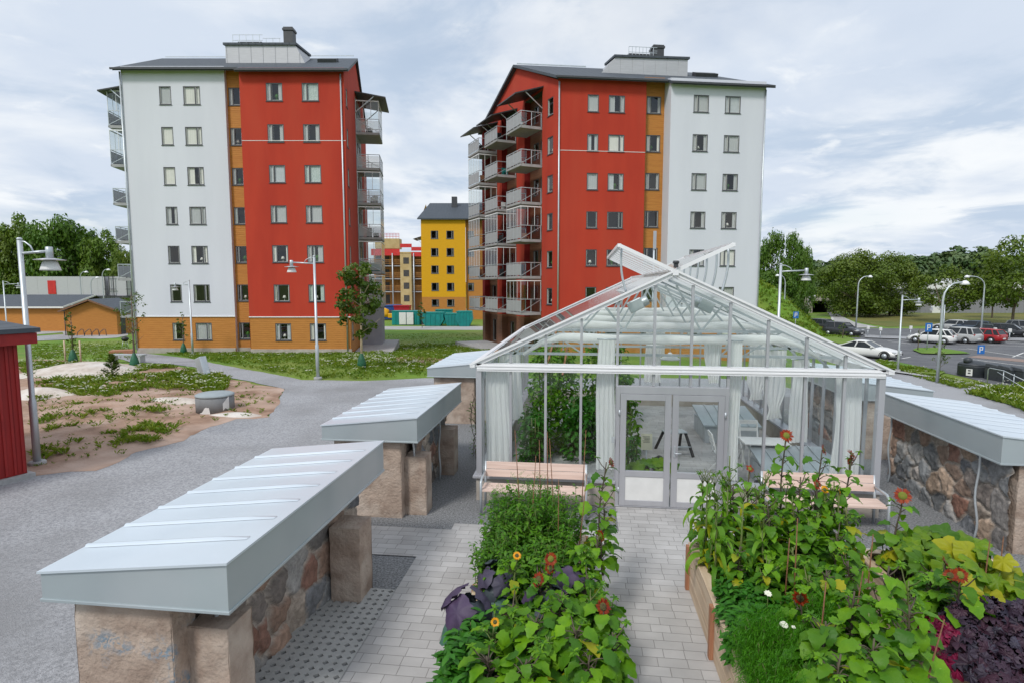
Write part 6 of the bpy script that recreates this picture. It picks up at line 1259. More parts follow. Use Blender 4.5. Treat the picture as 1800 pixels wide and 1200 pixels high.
# ================================================================== plants in the beds
def leaf(mb, b, az, el, L, W, shape='heart', droop=.5, fold=.25, seg=5, wave=0.0, tint=.5, roll=0.0, rr=R, mi=0, rib=None):
    """one curved leaf: base point, heading, start elevation, length, width"""
    d = Vector((math.cos(az)*math.cos(el), math.sin(az)*math.cos(el), math.sin(el))); side = Vector((-math.sin(az), math.cos(az), 0)); p = Vector(b); vs = []; e = el; ph = rr.uniform(0,6)
    for i in range(seg+1):
        u = i/seg
        if shape == 'heart': w = W*.5*1.9*((u+.05)**.42)*((1-u)**.85)*(1+.10*((i % 2)*2-1)) if i else W*.24
        elif shape == 'strap': w = W*.5*min(1, .35+u*3)*(1-u**3)
        elif shape == 'oval': w = W*.5*math.sin(PI*(.06+.94*u))**.75
        else: w = W*.5*math.sin(PI*(.10+.87*u))**.5
        if i == seg: w = .004
        nrm = Vector((-math.cos(az)*math.sin(e), -math.sin(az)*math.sin(e), math.cos(e))); sd_ = (side*math.cos(roll)+nrm*math.sin(roll))
        wa = wave*W; vs += [p+sd_*w+nrm*(w*fold+wa*math.sin(ph+u*17)), p, p-sd_*w+nrm*(w*fold+wa*math.sin(ph+2+u*15))]
        e = e-droop/seg*(1+u); dd = Vector((math.cos(az)*math.cos(e), math.sin(az)*math.cos(e), math.sin(e))); p = p+dd*(L/seg)
    fs = []
    for i in range(seg): a = 3*i; fs += [(a,a+3,a+4,a+1),(a+1,a+4,a+5,a+2)]
    mb.add(vs, fs, tint=tint, smo=True, mi=mi)
    if rib is not None:
        V = [Vector(q) for q in vs]; up = Vector((0,0,1)); N_ = [(V[3*i+3]-V[3*i+1]).cross(V[3*i+4]-V[3*i+1]) if i < seg else Vector((0,0,1)) for i in range(seg+1)]; N_ = [(q if q.dot(-d.cross(side)) > 0 else -q).normalized()*.004 if q.length > 0 else up*.004 for q in N_]
        k = W*.022; q = []
        for i in range(seg): s_ = (V[3*i+2]-V[3*i]).normalized() if (V[3*i+2]-V[3*i]).length > 1e-6 else side; q += [V[3*i+1]+N_[i]+s_*k*(1-i/seg), V[3*i+1]+N_[i]-s_*k*(1-i/seg)]
        mb.add(q, [(2*i,2*i+1,2*i+3,2*i+2) for i in range(seg-1)], mi=rib)
        for i in range(1, seg-2, 2):
            for o_ in (0, 2):
                a_ = V[3*i+1]+N_[i]; b_ = V[3*(i+1)+o_]*.82+V[3*(i+1)+1]*.18+N_[i]; w_ = (V[3*i+4]-V[3*i+1]).normalized()*k*.55; mb.add([a_-w_, a_+w_, b_+w_*.3, b_-w_*.3], [(0,1,2,3)], mi=rib)
    return p
def disc_leaf(mb, c, nrm, r, lobes=5, cup=.25, tint=.5, ruff=.12, rr=R, n=20, rings=2):
    nrm = Vector(nrm).normalized(); a = nrm.cross(Vector((0,0,1)) if abs(nrm.z) < .9 else Vector((1,0,0))).normalized(); b = nrm.cross(a); c = Vector(c); ph = rr.uniform(0,6); vs = [c-nrm*r*cup*.5]; fs = []
    for q in range(1, rings+1):
        u = q/rings
        for j in range(n):
            t = 2*PI*j/n; k = r*u*(1+.15*math.sin(lobes*t+ph)*u+.05*math.sin(13*t)*u); vs.append(c+(a*math.cos(t)+b*math.sin(t))*k+nrm*(r*cup*(u*u-.5)+ruff*r*u*math.sin((lobes+2)*t+ph*2)))
    for j in range(n): fs.append((0, 1+j, 1+(j+1) % n))
    for q in range(rings-1):
        o = 1+q*n
        for j in range(n): fs.append((o+j, o+n+j, o+n+(j+1) % n, o+(j+1) % n))
    mb.add(vs, fs, tint=tint, smo=True)
def flower(t, c, nrm, r, pm, green=False, npet=22, name='flower_head', double=False):
    nrm = Vector(nrm).normalized(); a = nrm.cross(Vector((0,0,1)) if abs(nrm.z) < .9 else Vector((1,0,0))).normalized(); b = nrm.cross(a); c = Vector(c); dk = MB(); n = 16; vs = [c+nrm*r*.16]
    for q, (k, z) in enumerate(((.25,.15),(.45,.05),(.48,-.05),(.2,-.14))):
        for j in range(n): t_ = 2*PI*j/n; vs.append(c+(a*math.cos(t_)+b*math.sin(t_))*r*k+nrm*r*z)
    fs = [(0,1+j,1+(j+1)%n) for j in range(n)]+[(1+q*n+j,1+(q+1)*n+j,1+(q+1)*n+(j+1)%n,1+q*n+(j+1)%n) for q in range(3) for j in range(n)]+[tuple(1+3*n+j for j in range(n))[::-1]]
    dk.add(vs, fs, smo=True); o = dk.build(name, M['discg' if green else 'disc'], t)
    pt = MB()
    for ring in range(2 if double else 1):
        for j in range(npet):
            t_ = 2*PI*j/npet+R.uniform(-.08,.08)+ring*.15; d = a*math.cos(t_)+b*math.sin(t_); s = nrm.cross(d); k = r*R.uniform(.88,1.08); lift = R.uniform(-.15,.22)-.1*ring; p0 = c+d*r*.42; p1 = c+d*(r*.42+(k-r*.42)*.55)+nrm*r*lift*.6; p2 = c+d*k+nrm*r*lift; w_ = r*.13
            pt.add([p0-s*w_*.6, p0+s*w_*.6, p1+s*w_, p2, p1-s*w_], [(0,1,2,3,4)], tint=R.random())
    pt.build('petals', M[pm], o); sp = MB()
    for j in range(14):
        t_ = 2*PI*j/14; d = a*math.cos(t_)+b*math.sin(t_); s = nrm.cross(d); sp.add([c+d*r*.3-nrm*r*.12-s*r*.1, c+d*r*.3-nrm*r*.12+s*r*.1, c+d*r*.72-nrm*r*.06], [(0,1,2)], tint=.3)
    sp.build('sepals', M['lf_sun'], o); return o
BZ = .55
def sunflower(x, y, top, label, head=None, seed=0, nl=24, ls=.20, branch=0, lean=(0,0), dark=True, hr=.075, buds=2, low=.12):
    rr = random.Random(seed); t = thing('sunflower', label, 'sunflower', (x, y, BZ), 0, 'sunflowers in the raised beds'); h = top-BZ; st = MB(); fo = MB()
    pts = [Vector((lean[0]*u**1.5, lean[1]*u**1.5, h*u))+Vector((.02*math.sin(u*7+seed), .02*math.cos(u*6+seed), 0)) for u in [i/8 for i in range(9)]]; st.tube(pts, [.016-.009*i/8 for i in range(9)], 7)
    def at(u): i = min(7, int(u*8)); return pts[i].lerp(pts[i+1], u*8-i)
    for k in range(nl):
        u = low+(.94-low)*k/nl+rr.uniform(-.02,.02); a = k*2.4+rr.uniform(-.4,.4); b = at(u); s = ls*(1.15-.62*u)*rr.uniform(.75,1.2); pe = s*rr.uniform(.45,.75); el = rr.uniform(.25,.75)
        e = b+Vector((math.cos(a)*math.cos(el), math.sin(a)*math.cos(el), math.sin(el)))*pe; st.tube([b, b.lerp(e,.6)+Vector((0,0,.012)), e], [.006,.005,.004], 5)
        leaf(fo, e, a+rr.uniform(-.3,.3), rr.uniform(-.35,.3), s, s*rr.uniform(.75,.98), 'heart', rr.uniform(.5,1.15), rr.uniform(.08,.32), 8, .04, rr.random(), rr.uniform(-.4,.4), rr, 1 if rr.random() < .025 else 0, 2)
    for k in range(buds):                                       # side shoots with a bud in a ruff of sepals
        u = rr.uniform(.62,.95); a = rr.uniform(0,6.28); b = at(u); e = b+Vector((math.cos(a)*.13, math.sin(a)*.13, rr.uniform(.08,.2))); st.tube([b, b.lerp(e,.5)+Vector((0,0,-.015)), e], [.007,.006,.005], 5)
        for j in range(12): leaf(fo, e, j*.52+rr.uniform(-.2,.2), rr.uniform(-.3,.9), .05, .022, 'oval', .5, .2, 3, 0, rr.random(), 0, rr)
    st.build('stem', M['stemd' if dark else 'stem'], t); fo.build('foliage', [M['lf_sun'], M['lf_gold'], M['rib']], t)
    if head:
        for hd in (head if isinstance(head, list) else [head]):
            pm, nrm, off = hd[:3]; c = pts[-1]+Vector(off); s2 = MB(); s2.tube([pts[-2], c-Vector(nrm).normalized()*.02], [.007,.006], 5); s2.build('flower_stalk', M['stem'], t); flower(t, c, nrm, hd[3] if len(hd) > 3 else hr, pm, len(hd) > 4 and hd[4], double=len(hd) > 5)
    return t
def sun_at(px, py, y, label, head=None, seed=0, dx=0, **k):     # head at the line of sight, at depth y in the bed
    p = ony(px, py, y); return sunflower(p.x-dx, y, p.z, label, head, seed, lean=(dx, 0), **k)
Z0 = (0,0,.02)
# left bed
sun_at(1063, 812, 7.1, 'tall sunflower with a dark red head at the far right corner of the left bed', [('petal_r',(.7,-.3,.3),(.06,0,.0),.07)], 1, .06, nl=22)
sun_at(1050, 940, 6.3, 'sunflower with a rusty head facing away in the right edge of the left bed', [('petal_o',(.8,.5,.15),(.03,0,0),.075,True)], 2, .05, nl=18)
sun_at(1062, 1062, 5.35, 'sunflower with two rust-red heads leaning over the path edge of the left bed', [('petal_o',(.6,-.7,.5),(.0,-.02,0),.085,False),('petal_o',(.9,.1,.0),(-.05,.05,-.06),.08,False)], 3, .05, nl=26, ls=.24)
sun_at(950, 1020, 5.5, 'sunflower with a nearly black-red head in the middle of the left bed', [('petal_r',(-.5,-.6,.5),Z0,.08)], 4, -.03, nl=22, ls=.22)
sun_at(970, 985, 5.6, 'sunflower with two orange heads in the middle of the left bed', [('petal_o',(.3,-.8,.4),(.0,0,.02),.07,True),('petal_o',(.6,-.6,.3),(-.01,0,-.07),.065,True)], 5, .02, nl=18)
sun_at(868, 1098, 4.75, 'plant with an orange pompom flower at the near left of the left bed', [('petal_y',(.1,-.9,.45),Z0,.04,False,1)], 6, -.02, nl=20, ls=.22, dark=False)
sun_at(905, 980, 5.75, 'plant with a yellow pompom flower beside the purple cabbages', [('petal_y',(.1,-.7,.7),Z0,.045,False,1)], 7, -.02, nl=16, ls=.17, dark=False)
k = 8
for px, py, y, ls, nl, lb in ((940,1085,4.75,.30,26,'leafy sunflower with no open head, front centre of the left bed'),(1010,1100,4.7,.31,28,'leafy sunflower with no open head, front right of the left bed'),(860,1150,4.45,.28,24,'leafy sunflower with no open head, front left of the left bed'),(1040,1150,4.45,.30,24,'leafy sunflower cut by the lower picture edge beside the path'),(925,1160,4.3,.28,26,'leafy sunflower cut by the lower picture edge, left bed middle'),(985,1040,5.2,.25,20,'leafy sunflower behind the rust-red heads'),(1030,1010,5.8,.2,18,'slim sunflower in bud on the path side of the left bed'),(1060,880,6.8,.2,18,'leafy sunflower below the tall dark red head')):
    sun_at(px, py, y, lb, None, k, R.uniform(-.04,.04), nl=nl+12, ls=ls*.84, buds=2); k += 1
def cabbage(px, py, z, label, r=.2, purple=True, n=9, seed=0, gn=4):
    p = onz(px, py, z); t = thing('cabbage', label, 'cabbage', (p.x, p.y, BZ-.02), 0, 'red cabbages in the left bed'); rr = random.Random(seed); fo = MB(); go = MB(); h = z-BZ
    for q in range(n):
        a = q*2.4+seed; b = Vector((math.cos(a)*.05, math.sin(a)*.05, h*.45+.03*q)); nr = Vector((math.cos(a)*1.1, math.sin(a)*1.1, .35+.10*q)); disc_leaf(fo, b+Vector((math.cos(a), math.sin(a), .4))*r*.55, nr, r*rr.uniform(.55,.8), 5, -.35, rr.random()*.6, .10, rr)
    for q in range(gn):
        a = q*1.57+seed*.7; disc_leaf(go, Vector((math.cos(a)*r*.9, math.sin(a)*r*.9, h*.35)), (math.cos(a)*.8, math.sin(a)*.8, .7), r*rr.uniform(.6,.85), 4, -.3, rr.random(), .10, rr)
    fo.build('heart_leaves', M['lf_cab'], t); go.build('outer_leaves', M['lf_cabg'], t); s = MB(); s.tube([(0,0,0),(0,0,h*.6)], .02, 6); s.build('stalk', M['stem'], t)
cabbage(822, 1052, .92, 'big dark purple cabbage leaning over the left board of the left bed', .22, seed=1, n=7); cabbage(872, 1012, .86, 'purple and blue-green cabbage behind the big leaning one', .18, seed=2); cabbage(960, 1050, .88, 'purple cabbage half hidden among sunflower leaves', .2, seed=3); cabbage(1000, 1020, .85, 'purple cabbage on the path side, behind the rust-red heads', .18, seed=4); cabbage(835, 1095, .75, 'blue-green cabbage at the left board of the left bed, nearest', .18, seed=6, n=3, gn=8)
def tangle(x0, x1, y0, y1, h, label, name, m, n, seed, ls=.05, fine=False, cat='plant', group=None, stem='stem'):
    rr = random.Random(seed); cx_, cy_ = (x0+x1)/2, (y0+y1)/2; t = thing(name, label, cat, (cx_, cy_, BZ-.03), 0, group); fo = MB(); st = MB()
    for k in range(n):
        x, y = rr.uniform(x0, x1)-cx_, rr.uniform(y0, y1)-cy_; hh = h*rr.uniform(.6,1.05)*(1-.35*(2*abs(x)/(x1-x0))**3); pts = [Vector((x, y, 0))]; dr = Vector((rr.uniform(-.25,.25), rr.uniform(-.25,.25), 1))
        for i in range(1, 8): pts.append(pts[-1]+(dr+Vector((rr.uniform(-.3,.3), rr.uniform(-.3,.3), 0)))*hh/7)
        st.tube(pts, .0035, 4)
        for i in range(1, 8):
            for q in range(7 if fine else 5):
                a = rr.uniform(0,6.28); c = pts[i]+Vector((rr.uniform(-.02,.02), rr.uniform(-.02,.02), rr.uniform(-.05,.05)))
                if fine:
                    e = c+Vector((math.cos(a), math.sin(a), rr.uniform(.1,1.0)))*ls*1.6
                    for w_ in range(6):
                        u = (w_+1)/6; b = c.lerp(e, u); n_ = Vector((rr.gauss(0,1), rr.gauss(0,1), rr.gauss(.4,.8))).normalized()*ls*.8; s = n_.cross(Vector((rr.random(), rr.random(), rr.random()))).normalized()*.0028; fo.add([b-s, b+s, b+n_], [(0,1,2)], tint=rr.random())
                else: leaf(fo, c, a, rr.uniform(-.2,.8), ls*rr.uniform(.7,1.4), ls*.5, 'oval', .6, .2, 3, 0, rr.random(), 0, rr)
    fo.build('foliage', M[m], t); st.build('stem', M[stem], t); return t
G1 = 'tangled pea plants in the left bed'
tangle(-1.14, -.62, 6.75, 7.62, .80, 'tangled pea plants at the far left end of the left bed', 'pea_plant', 'lf_pea', 95, 31, .06, group=G1); tangle(-.62, -.10, 6.75, 7.62, .85, 'tangled pea plants at the far end, path side of the left bed', 'pea_plant', 'lf_pea', 95, 32, .06, group=G1)
tangle(-1.1, -.1, 7.0, 7.6, .95, 'feathery fennel standing up behind the pea plants', 'fennel', 'lf_fern', 55, 33, .055, True, group=None); tangle(-1.16, -.62, 5.95, 6.75, .66, 'tangled pea plants nearer the cabbages, left side', 'pea_plant', 'lf_pea', 85, 34, .06, group=G1); tangle(-.62, -.08, 6.0, 6.75, .62, 'tangled pea plants nearer the cabbages, path side', 'pea_plant', 'lf_pea', 85, 35, .06, group=G1)
tangle(-1.18, -.75, 4.3, 5.2, .35, 'low leafy salad plants along the left board of the left bed', 'salad_plant', 'lf_pars', 60, 36, .10)
# canes
def cane(px, py, y, z0, label, lean=(0,0), r=.007): p = ony(px, py, y); o = MB(); o.tube([(p.x-lean[0], y-lean[1], z0), (p.x-lean[0]*.5, y-lean[1]*.5+.01, (z0+p.z)/2), (p.x, y, p.z)], [r, r*.95, r*.6], 6); tag(o.build('plant_cane', M['cane']), label, 'cane', 'brown canes stuck in the beds')
for px, py, y, lx, lb in ((905,755,7.3,-.10,'cane leaning left at the far end of the left bed, first from the left'),(942,800,7.0,.08,'kinked cane second from the left in the left bed'),(948,772,7.3,-.03,'straight cane before the first greenhouse mullion'),(962,758,7.4,-.02,'cane before the second greenhouse mullion, upright'),(966,770,7.2,-.10,'cane leaning left before the tomato leaves'),(1030,755,7.4,.07,'cane leaning right before the door curtain'),(1032,832,6.6,.12,'dark cane leaning over the pea plants'),(982,842,6.7,0,'thin short cane in the pea plants')): cane(px, py, y, .5, lb, (lx, 0))
# right-hand bed: maize, sunflowers, herbs
def maize(x, y, h, label, seed, yellow=.15):
    rr = random.Random(seed); t = thing('maize_plant', label, 'maize', (x, y, BZ), 0, 'maize plants in the right-hand bed'); st = MB(); fo = MB(); go = MB(); lean = (rr.uniform(-.06,.06), rr.uniform(-.06,.06)); st.tube([(0,0,0),(lean[0]*.5,lean[1]*.5,h*.5),(lean[0],lean[1],h)], [.016,.013,.005], 7)
    for k in range(11):
        u = .08+.86*k/11; a = (k%2)*PI+seed*1.3+rr.uniform(-.5,.5); L_ = rr.uniform(.38,.62)*(1.1-.45*u); (go if rr.random() < yellow*(1.3-u) else fo).v
        leaf(go if rr.random() < yellow*(1.4-u) else fo, (lean[0]*u, lean[1]*u, h*u), a, rr.uniform(.75,1.15), L_, rr.uniform(.05,.085), 'strap', rr.uniform(1.5,2.6), .22, 10, .04, rr.random(), rr.uniform(-.25,.25), rr)
    for k in range(7): a = k*.9; st.tube([(lean[0],lean[1],h-.02),(lean[0]+.05*math.cos(a),lean[1]+.05*math.sin(a),h+.09),(lean[0]+.09*math.cos(a),lean[1]+.09*math.sin(a),h+.14)], .0035, 4)
    st.build('stalk', M['stem'], t); fo.build('leaves', M['lf_corn'], t)
    if go.v: go.build('dry_leaves', M['lf_gold'], t)
MZ = ('at the path-side corner of the clump','second along the far edge of the clump','in the middle of the far edge','at the far right of the clump','on the path side, nearest the door','in the heart of the clump','right of the heart of the clump','at the near path side, drooping over the board','at the near side of the clump','at the near right of the clump')
MZ = MZ+('at the back right, tall','between the two rear stalks','squeezed against the path-side board','leaning towards the bench')
for i, (x, y) in enumerate(((1.52,7.4),(1.78,7.45),(2.02,7.38),(2.25,7.3),(1.5,7.05),(1.74,7.0),(2.0,6.95),(1.52,6.6),(1.76,6.55),(2.02,6.5),(2.4,7.1),(1.65,7.25),(1.48,6.82),(2.2,6.9))): maize(x, y, R.uniform(.78,1.12), 'maize plant '+MZ[i], 40+i, .28 if i > 6 else .12)
sun_at(1248, 838, 7.45, 'slim sunflower with green buds at the path-side end of the maize', None, 60, .02, nl=22, ls=.15, buds=4, dark=False); sun_at(1285, 800, 7.5, 'slim sunflower in bud with a ragged top behind the maize', None, 61, .0, nl=18, ls=.15, buds=4, dark=False)
sun_at(1319, 826, 7.3, 'sunflower with a small rust head before the right door curtain', [('petal_o',(.3,-.5,.7),Z0,.06,True)], 62, .02, nl=16, ls=.18)
sun_at(1381, 768, 7.2, 'tallest sunflower with a rust-orange head before the white table', [('petal_o',(.1,-.75,.5),Z0,.085,True)], 63, .03, nl=26, ls=.22); sun_at(1443, 790, 7.25, 'sunflower with a dark red head left of the corner curtain', [('petal_r',(.75,-.4,.3),(.02,0,0),.075)], 64, .03, nl=24, ls=.22); sun_at(1496, 797, 7.2, 'sunflower with a dark red head in front of the right corner curtain', [('petal_r',(.6,-.3,.6),(0,0,0),.075),('petal_r',(.3,-.5,-.2),(-.01,0,-.08),.06)], 65, .08, nl=22, ls=.2)
sun_at(1436, 850, 6.9, 'sunflower with an orange head in front of the right bench', [('petal_o',(.5,-.7,.3),(.01,0,0),.065)], 66, 0, nl=22, ls=.21); sun_at(1452, 862, 7.0, 'plant with a yellow pompom flower in front of the right bench', [('petal_y',(.2,-.7,.5),Z0,.05,False,1)], 67, 0, nl=18, ls=.2, dark=False); sun_at(1477, 868, 6.9, 'plant with an orange head seen side-on in front of the right bench', [('petal_y',(.8,-.2,.1),Z0,.055)], 68, 0, nl=18, ls=.2, dark=False)
for i, (px, py, y, ls, nl, lb) in enumerate(((1350,905,6.7,.24,26,'leafy sunflower with no head at the right of the maize'),(1420,915,6.6,.25,28,'leafy sunflower with no head in the far middle of the right-hand bed'),(1470,935,6.4,.25,26,'leafy sunflower with no head overhanging the gap between the beds'),(1395,960,6.2,.25,24,'leafy sunflower with no head in front of the maize'),(1455,1000,5.9,.25,24,'leafy sunflower with no head beside the two canes'))): sun_at(px, py, y, lb, None, 70+i, R.uniform(-.03,.03), nl=nl+14, ls=ls*.85, buds=2, dark=i % 2 == 0)
for i, (px, py, y, lb) in enumerate(((1290,850,7.2,'tall leafy sunflower among the maize tops, left of the small rust head'),(1345,835,7.3,'tall leafy sunflower left of the tallest rust-orange head'),(1405,838,7.15,'tall leafy sunflower right of the tallest rust-orange head'),(1465,845,7.1,'tall leafy sunflower between the two dark red heads'),(1350,880,6.6,'tall leafy sunflower standing over the dry maize leaves'),(1490,890,6.9,'tall leafy sunflower hiding the arm of the right bench'),(1270,900,6.9,'tall leafy sunflower drooping over the path-side board'))): sun_at(px, py, y, lb, None, 150+i, R.uniform(-.05,.05), nl=36, ls=.19, buds=3, dark=i % 2 == 0, low=.06)
sun_at(1410, 1048, 5.35, 'short sunflower with a drooping dark red head beside a cane', [('petal_r',(-.4,-.8,-.1),(-.01,-.02,0),.075)], 80, -.02, nl=14, ls=.2)
for i, (px, py, y, ls, nl, lb) in enumerate(((1500,1040,5.05,.30,26,'leafy sunflower with a thick dark stem at the near right of the bed'),(1560,995,5.2,.27,24,'tall leafy sunflower with hairy buds between the two right beds'),(1450,1090,4.7,.30,24,'broad-leaved sunflower low at the near edge, centre'),(1600,1060,4.75,.30,26,'broad-leaved sunflower overhanging the second right bed board'),(1540,1120,4.4,.32,26,'broad-leaved sunflower cut by the lower picture edge'),(1480,1150,4.25,.30,22,'broad-leaved sunflower low at the lower edge beside the dill'))): sun_at(px, py, y, lb, None, 82+i, R.uniform(-.05,.05), nl=nl+14, ls=ls*.82, buds=3, dark=True)
for i, (px, py, y, lb) in enumerate(((1330,880,7.0,'bushy leafy sunflower between the maize and the tall rust-orange one'),(1395,870,6.9,'bushy leafy sunflower below the tall rust-orange head'),(1440,900,6.7,'bushy leafy sunflower in front of the right bench seat'),(1300,960,6.3,'bushy low sunflower at the near side of the maize'),(1350,985,6.0,'bushy low sunflower behind the parsley'),(1420,1010,5.7,'bushy low sunflower right of the parsley'),(1490,985,6.1,'bushy low sunflower leaning over the gap between the right beds'),(1530,1075,4.9,'bushy sunflower behind the slanting cane'),(1600,1020,5.3,'bushy sunflower left of the crimson kale'))): sun_at(px, py, y, lb, None, 110+i, R.uniform(-.04,.04), nl=38, ls=.17, buds=3, dark=i % 3 == 0)
for i, (px, py, y, lb) in enumerate(((1020,950,6.2,'bushy leafy sunflower on the path side of the pea plants'),(1040,1050,5.5,'bushy leafy sunflower behind the two rust-red heads'),(900,1060,5.1,'bushy leafy sunflower between the pompom flowers'),(960,1120,4.6,'bushy leafy sunflower in the near middle of the left bed'),(1075,1110,4.7,'bushy leafy sunflower overhanging the paved path'))): sun_at(px, py, y, lb, None, 130+i, R.uniform(-.04,.04), nl=38, ls=.18, buds=3, dark=i % 2 == 0)
tangle(1.44, 2.05, 5.75, 6.4, .36, 'dark green parsley clump below the maize', 'parsley_plant', 'lf_pars', 110, 51, .085); tangle(1.42, 1.95, 5.3, 5.75, .34, 'broad celery-like clump at the path-side board', 'celery_plant', 'lf_pars', 70, 52, .11)
G2 = 'feathery dill clumps in the right-hand bed'
tangle(1.44, 2.0, 4.75, 5.35, .52, 'feathery dill clump at the path-side board', 'dill_plant', 'lf_fern', 85, 53, .075, True, group=G2); tangle(1.40, 2.0, 4.1, 4.75, .52, 'feathery dill clump at the lower picture edge', 'dill_plant', 'lf_fern', 95, 54, .075, True, group=G2); tangle(2.0, 2.5, 5.0, 5.6, .55, 'feathery dill clump between the sunflower stems', 'dill_plant', 'lf_fern', 60, 55, .07, True, group=G2)
for i, (px, py, z, lb) in enumerate(((1350,1042,1.0,'white blossom above the parsley'),(1378,1097,1.08,'flat white blossom above the dill'),(1395,1101,1.06,'tiny white blossom right of the flat one'))): p = onz(px, py, z); t = thing('cosmos_flower', lb, 'flower', (p.x, p.y, BZ)); mb = MB(); mb.tube([(0,0,0),(0,0,z-BZ)], .003, 4); mb.build('stalk', M['stem'], t); mb = MB(); disc_leaf(mb, (0,0,z-BZ), (.1,-.4,.9), .035 if i < 2 else .018, 8, .1, .5, .05, R, 16, 1); mb.build('petals', M['daisy'], t)
for px, py, y, lx, lb in ((1388,945,6.0,.02,'dark cane standing in front of the maize, left of a pair'),(1402,910,6.0,-.01,'brown cane standing in front of the maize, right of a pair'),(1452,1022,5.0,.03,'kinked brown cane in the near middle of the right-hand bed'),(1535,938,5.9,.03,'red-brown cane by the corner of the second right bed'),(1517,1003,5.3,.08,'slanting cane left of the tall hairy sunflower'),(1660,1088,4.6,.16,'slanting cane over the inner board of the second right bed'),(1740,950,6.6,.02,'thin cane among the yellow pumpkin leaves'),(1764,942,6.8,0,'thin cane at the right of the yellow pumpkin leaves')): cane(px, py, y, .5, lb, (lx, 0), .008)
# far right bed: pumpkin, kale, sunflowers
def pumpkin(px, py, y, label, n, seed, gold=0.0, r=.17, spread=.35, h=.38):
    p = ony(px, py, y); rr = random.Random(seed); t = thing('pumpkin_plant', label, 'pumpkin plant', (p.x, y, BZ), 0, 'pumpkin plants in the far right bed'); fo = MB(); go = MB(); st = MB()
    for k in range(n):
        a = rr.uniform(0,6.28); q = spread*math.sqrt(rr.random()); hh = h*rr.uniform(.3,1.25); c = Vector((math.cos(a)*q, math.sin(a)*q, hh)); st.tube([(c.x*.5,c.y*.5,0),(c.x*.85,c.y*.85,hh*.6),(c.x,c.y,hh)], .007, 5); disc_leaf(go if rr.random() < gold else fo, c, (rr.uniform(-.9,.9), rr.uniform(-1.2,.3), 1), r*rr.uniform(.6,1.1), 5, -.3, rr.random(), .17, rr, 26, 2)
    fo.build('leaves', M['lf_pump'], t); st.build('stem', M['stem'], t)
    if go.v: go.build('yellow_leaves', M['lf_gold'], t)
pumpkin(1620, 985, 7.3, 'pumpkin plant with green leaves at the far corner of the right bed', 16, 1, .05); pumpkin(1690, 975, 7.2, 'pumpkin plant in the far middle of the right bed', 18, 2, .1); pumpkin(1715, 1010, 6.7, 'pumpkin plant with bright yellow leaves', 14, 3, .55, .18); pumpkin(1780, 1015, 6.6, 'pumpkin plant with part yellow leaves at the right edge', 16, 4, .2); pumpkin(1655, 1030, 6.5, 'pumpkin plant with wide green leaves behind the kale', 14, 5, .05); pumpkin(1580, 1005, 7.1, 'small pumpkin plant at the left board of the right bed', 10, 6, .25, .14, .22)
def kale(px, py, z, label, seed, red=False, n=34):
    p = onz(px, py, z); rr = random.Random(seed); t = thing('kale_plant', label, 'kale', (p.x, p.y, BZ), 0, 'purple kale plants in the far right bed'); fo = MB(); h = z-BZ; n = int(n*1.6)
    for k in range(n):
        a = k*2.4+seed+rr.uniform(-.4,.4); u = k/n; el = .1+1.2*u; L_ = .24*(1.1-.5*u); b = Vector((math.cos(a)*.03, math.sin(a)*.03, h*(.25+.6*u))); c = b+Vector((math.cos(a)*math.cos(el), math.sin(a)*math.cos(el), math.sin(el)*.6))*L_*.7; disc_leaf(fo, c, (math.cos(a)*1.1*(1-.6*u)+rr.uniform(-.7,.7), math.sin(a)*1.1*(1-.6*u)+rr.uniform(-.7,.7), rr.uniform(.25,.8)), L_*rr.uniform(.22,.38), 6, -.35, rr.random()*.9, .34, rr, 22, 3)
    fo.build('leaves', M['lf_kaler' if red else 'lf_kale'], t); s = MB(); s.tube([(0,0,0),(0,0,h*.8)], .015, 6); s.build('stalk', M['stemd'], t)
for i, (px, py, z, rd, lb) in enumerate(((1690,1065,.95,False,'near-black purple kale left of the others'),(1745,1055,.98,False,'near-black purple kale in the back row'),(1795,1060,.98,False,'purple kale at the right picture edge, back row'),(1720,1115,.92,False,'purple kale in the front row, left'),(1770,1120,.94,False,'purple kale in the front row, middle'),(1815,1115,.92,False,'purple kale in the front row at the picture edge'),(1665,1095,.80,True,'crimson kale at the left edge of the purple ones'),(1705,1155,.70,True,'small crimson leaf rosette in front of the purple kale'),(1750,1160,.84,False,'purple kale nearest the lower picture edge'))): kale(px, py, z, lb, i, rd, 14 if i == 7 else 34)
sun_at(1585, 873, 7.3, 'sunflower with a big green-centred rust head facing the viewer, far right bed', [('petal_o',(-.25,-.85,.45),Z0,.105,True)], 90, .05, nl=16, ls=.2, buds=1); sun_at(1662, 990, 6.1, 'sunflower with a rust head leaning right over the pumpkin leaves', [('petal_o',(.7,-.3,.5),Z0,.075)], 91, .1, nl=14, ls=.2); sun_at(1690, 1012, 5.9, 'sunflower with two rust heads facing the viewer beside the yellow leaves', [('petal_o',(.1,-.85,.4),Z0,.08,True),('petal_o',(-.7,-.4,.4),(-.09,0,.01),.07)], 92, .06, nl=18, ls=.22)
sun_at(1640, 1000, 6.2, 'leafy sunflower with no head behind the purple kale', None, 93, .03, nl=24, ls=.22); tangle(4.05, 4.45, 4.3, 4.75, .25, 'small blue-green leafy plant at the lower right picture corner', 'salad_plant', 'lf_cabg', 30, 57, .12)
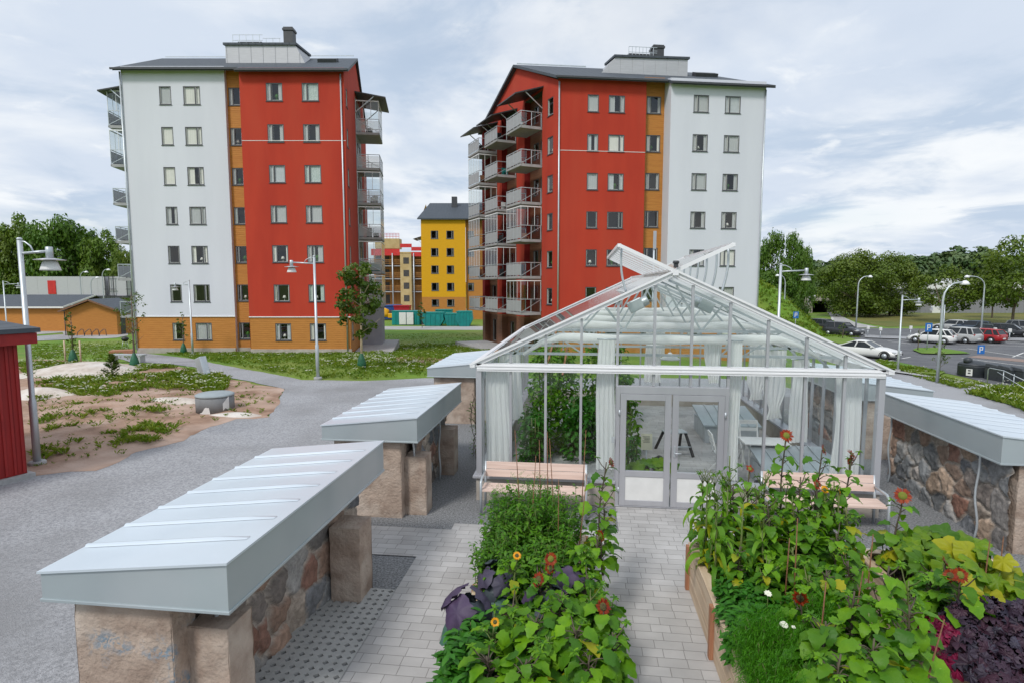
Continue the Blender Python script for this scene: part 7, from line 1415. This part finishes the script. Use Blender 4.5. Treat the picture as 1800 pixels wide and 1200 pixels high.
# inside the greenhouse: tomatoes and friends
def bush(x, y, z, rx, ry, h, n, label, name, m, seed, ls=.10):
    rr = random.Random(seed); t = thing(name, label, 'plant', (x, y, z), 0, 'green plants inside the greenhouse'); fo = MB(); st = MB()
    for k in range(n):
        a = rr.uniform(0,6.28); q = math.sqrt(rr.random()); zz = h*rr.random(); w_ = (1-.35*(zz/h)**2); c = Vector((math.cos(a)*q*rx*w_, math.sin(a)*q*ry*w_, zz)); leaf(fo, c, rr.uniform(0,6.28), rr.uniform(-.4,.7), ls*rr.uniform(.7,1.5), ls*.55, 'oval', .8, .2, 4, .03, rr.random(), rr.uniform(-.4,.4), rr)
    for k in range(7): a = rr.uniform(0,6.28); st.tube([(math.cos(a)*rx*.4, math.sin(a)*ry*.4, 0),(math.cos(a)*rx*.5, math.sin(a)*ry*.5, h*.95)], .012, 5)
    fo.build('foliage', M[m], t); st.build('stem', M['stem'], t)
bush(-.75, 14.6, .05, .75, 1.5, 2.35, 1900, 'tall mass of tomato leaves along the left glass wall', 'tomato_plant', 'lf_sun', 1, .15); bush(.05, 13.4, .05, .55, .7, 1.35, 900, 'rounded green pepper bush in front of the tomato leaves', 'pepper_plant', 'lf_pars', 2, .15); bush(.6, 16.4, .05, .8, 1.2, 2.3, 1300, 'tall dark green plants at the back of the greenhouse', 'tomato_plant', 'lf_sun', 3, .16); bush(-1.1, 12.9, .05, .4, .6, 1.1, 450, 'lower leafy plants at the left front of the tomato mass', 'pepper_plant', 'lf_pars', 4, .14)
bush(1.05, 12.4, .05, .22, .22, .75, 160, 'potted green plant beside the notice stand', 'potted_plant', 'lf_pars', 5, .12); bush(.85, 13.6, .05, .5, .5, 1.9, 800, 'tall green plant seen through the left door leaf', 'tomato_plant', 'lf_sun', 6, .15)
for i, x in enumerate((.95, 1.3, 1.62)): t = thing('squash_plant', ('leftmost','middle','rightmost')[i]+' of the low yellow-green squash plants just inside the left door', 'plant', (x, 10.95+.1*i, .05), 0, 'squash plants inside the doors'); fo = MB(); [disc_leaf(fo, (R.uniform(-.22,.22), R.uniform(-.15,.2), R.uniform(.42,.60)), (R.uniform(-.4,.4), R.uniform(-.7,.1), 1), R.uniform(.09,.14), 5, -.15, R.random(), .12) for _ in range(10)]; fo.build('leaves', M['lf_pump'], t); st = MB(); [st.tube([(0,0,0),(R.uniform(-.2,.2),R.uniform(-.1,.2),.45)], .006, 5) for _ in range(6)]; st.build('stem', M['stem'], t)
for i in range(4): t = thing('wooden_prop', 'slanting wooden prop among the tomato leaves, '+('first from the left','second from the left','third from the left','rightmost')[i], 'stake', (0,0,0), 0, 'wooden props in the greenhouse'); mb = MB(); x = -.9+.42*i; mb.bar((x,13.6,1.9),(x+.28-.1*i,14.6,3.05),.04,.04); mb.build('pole', M['woodpost'], t)
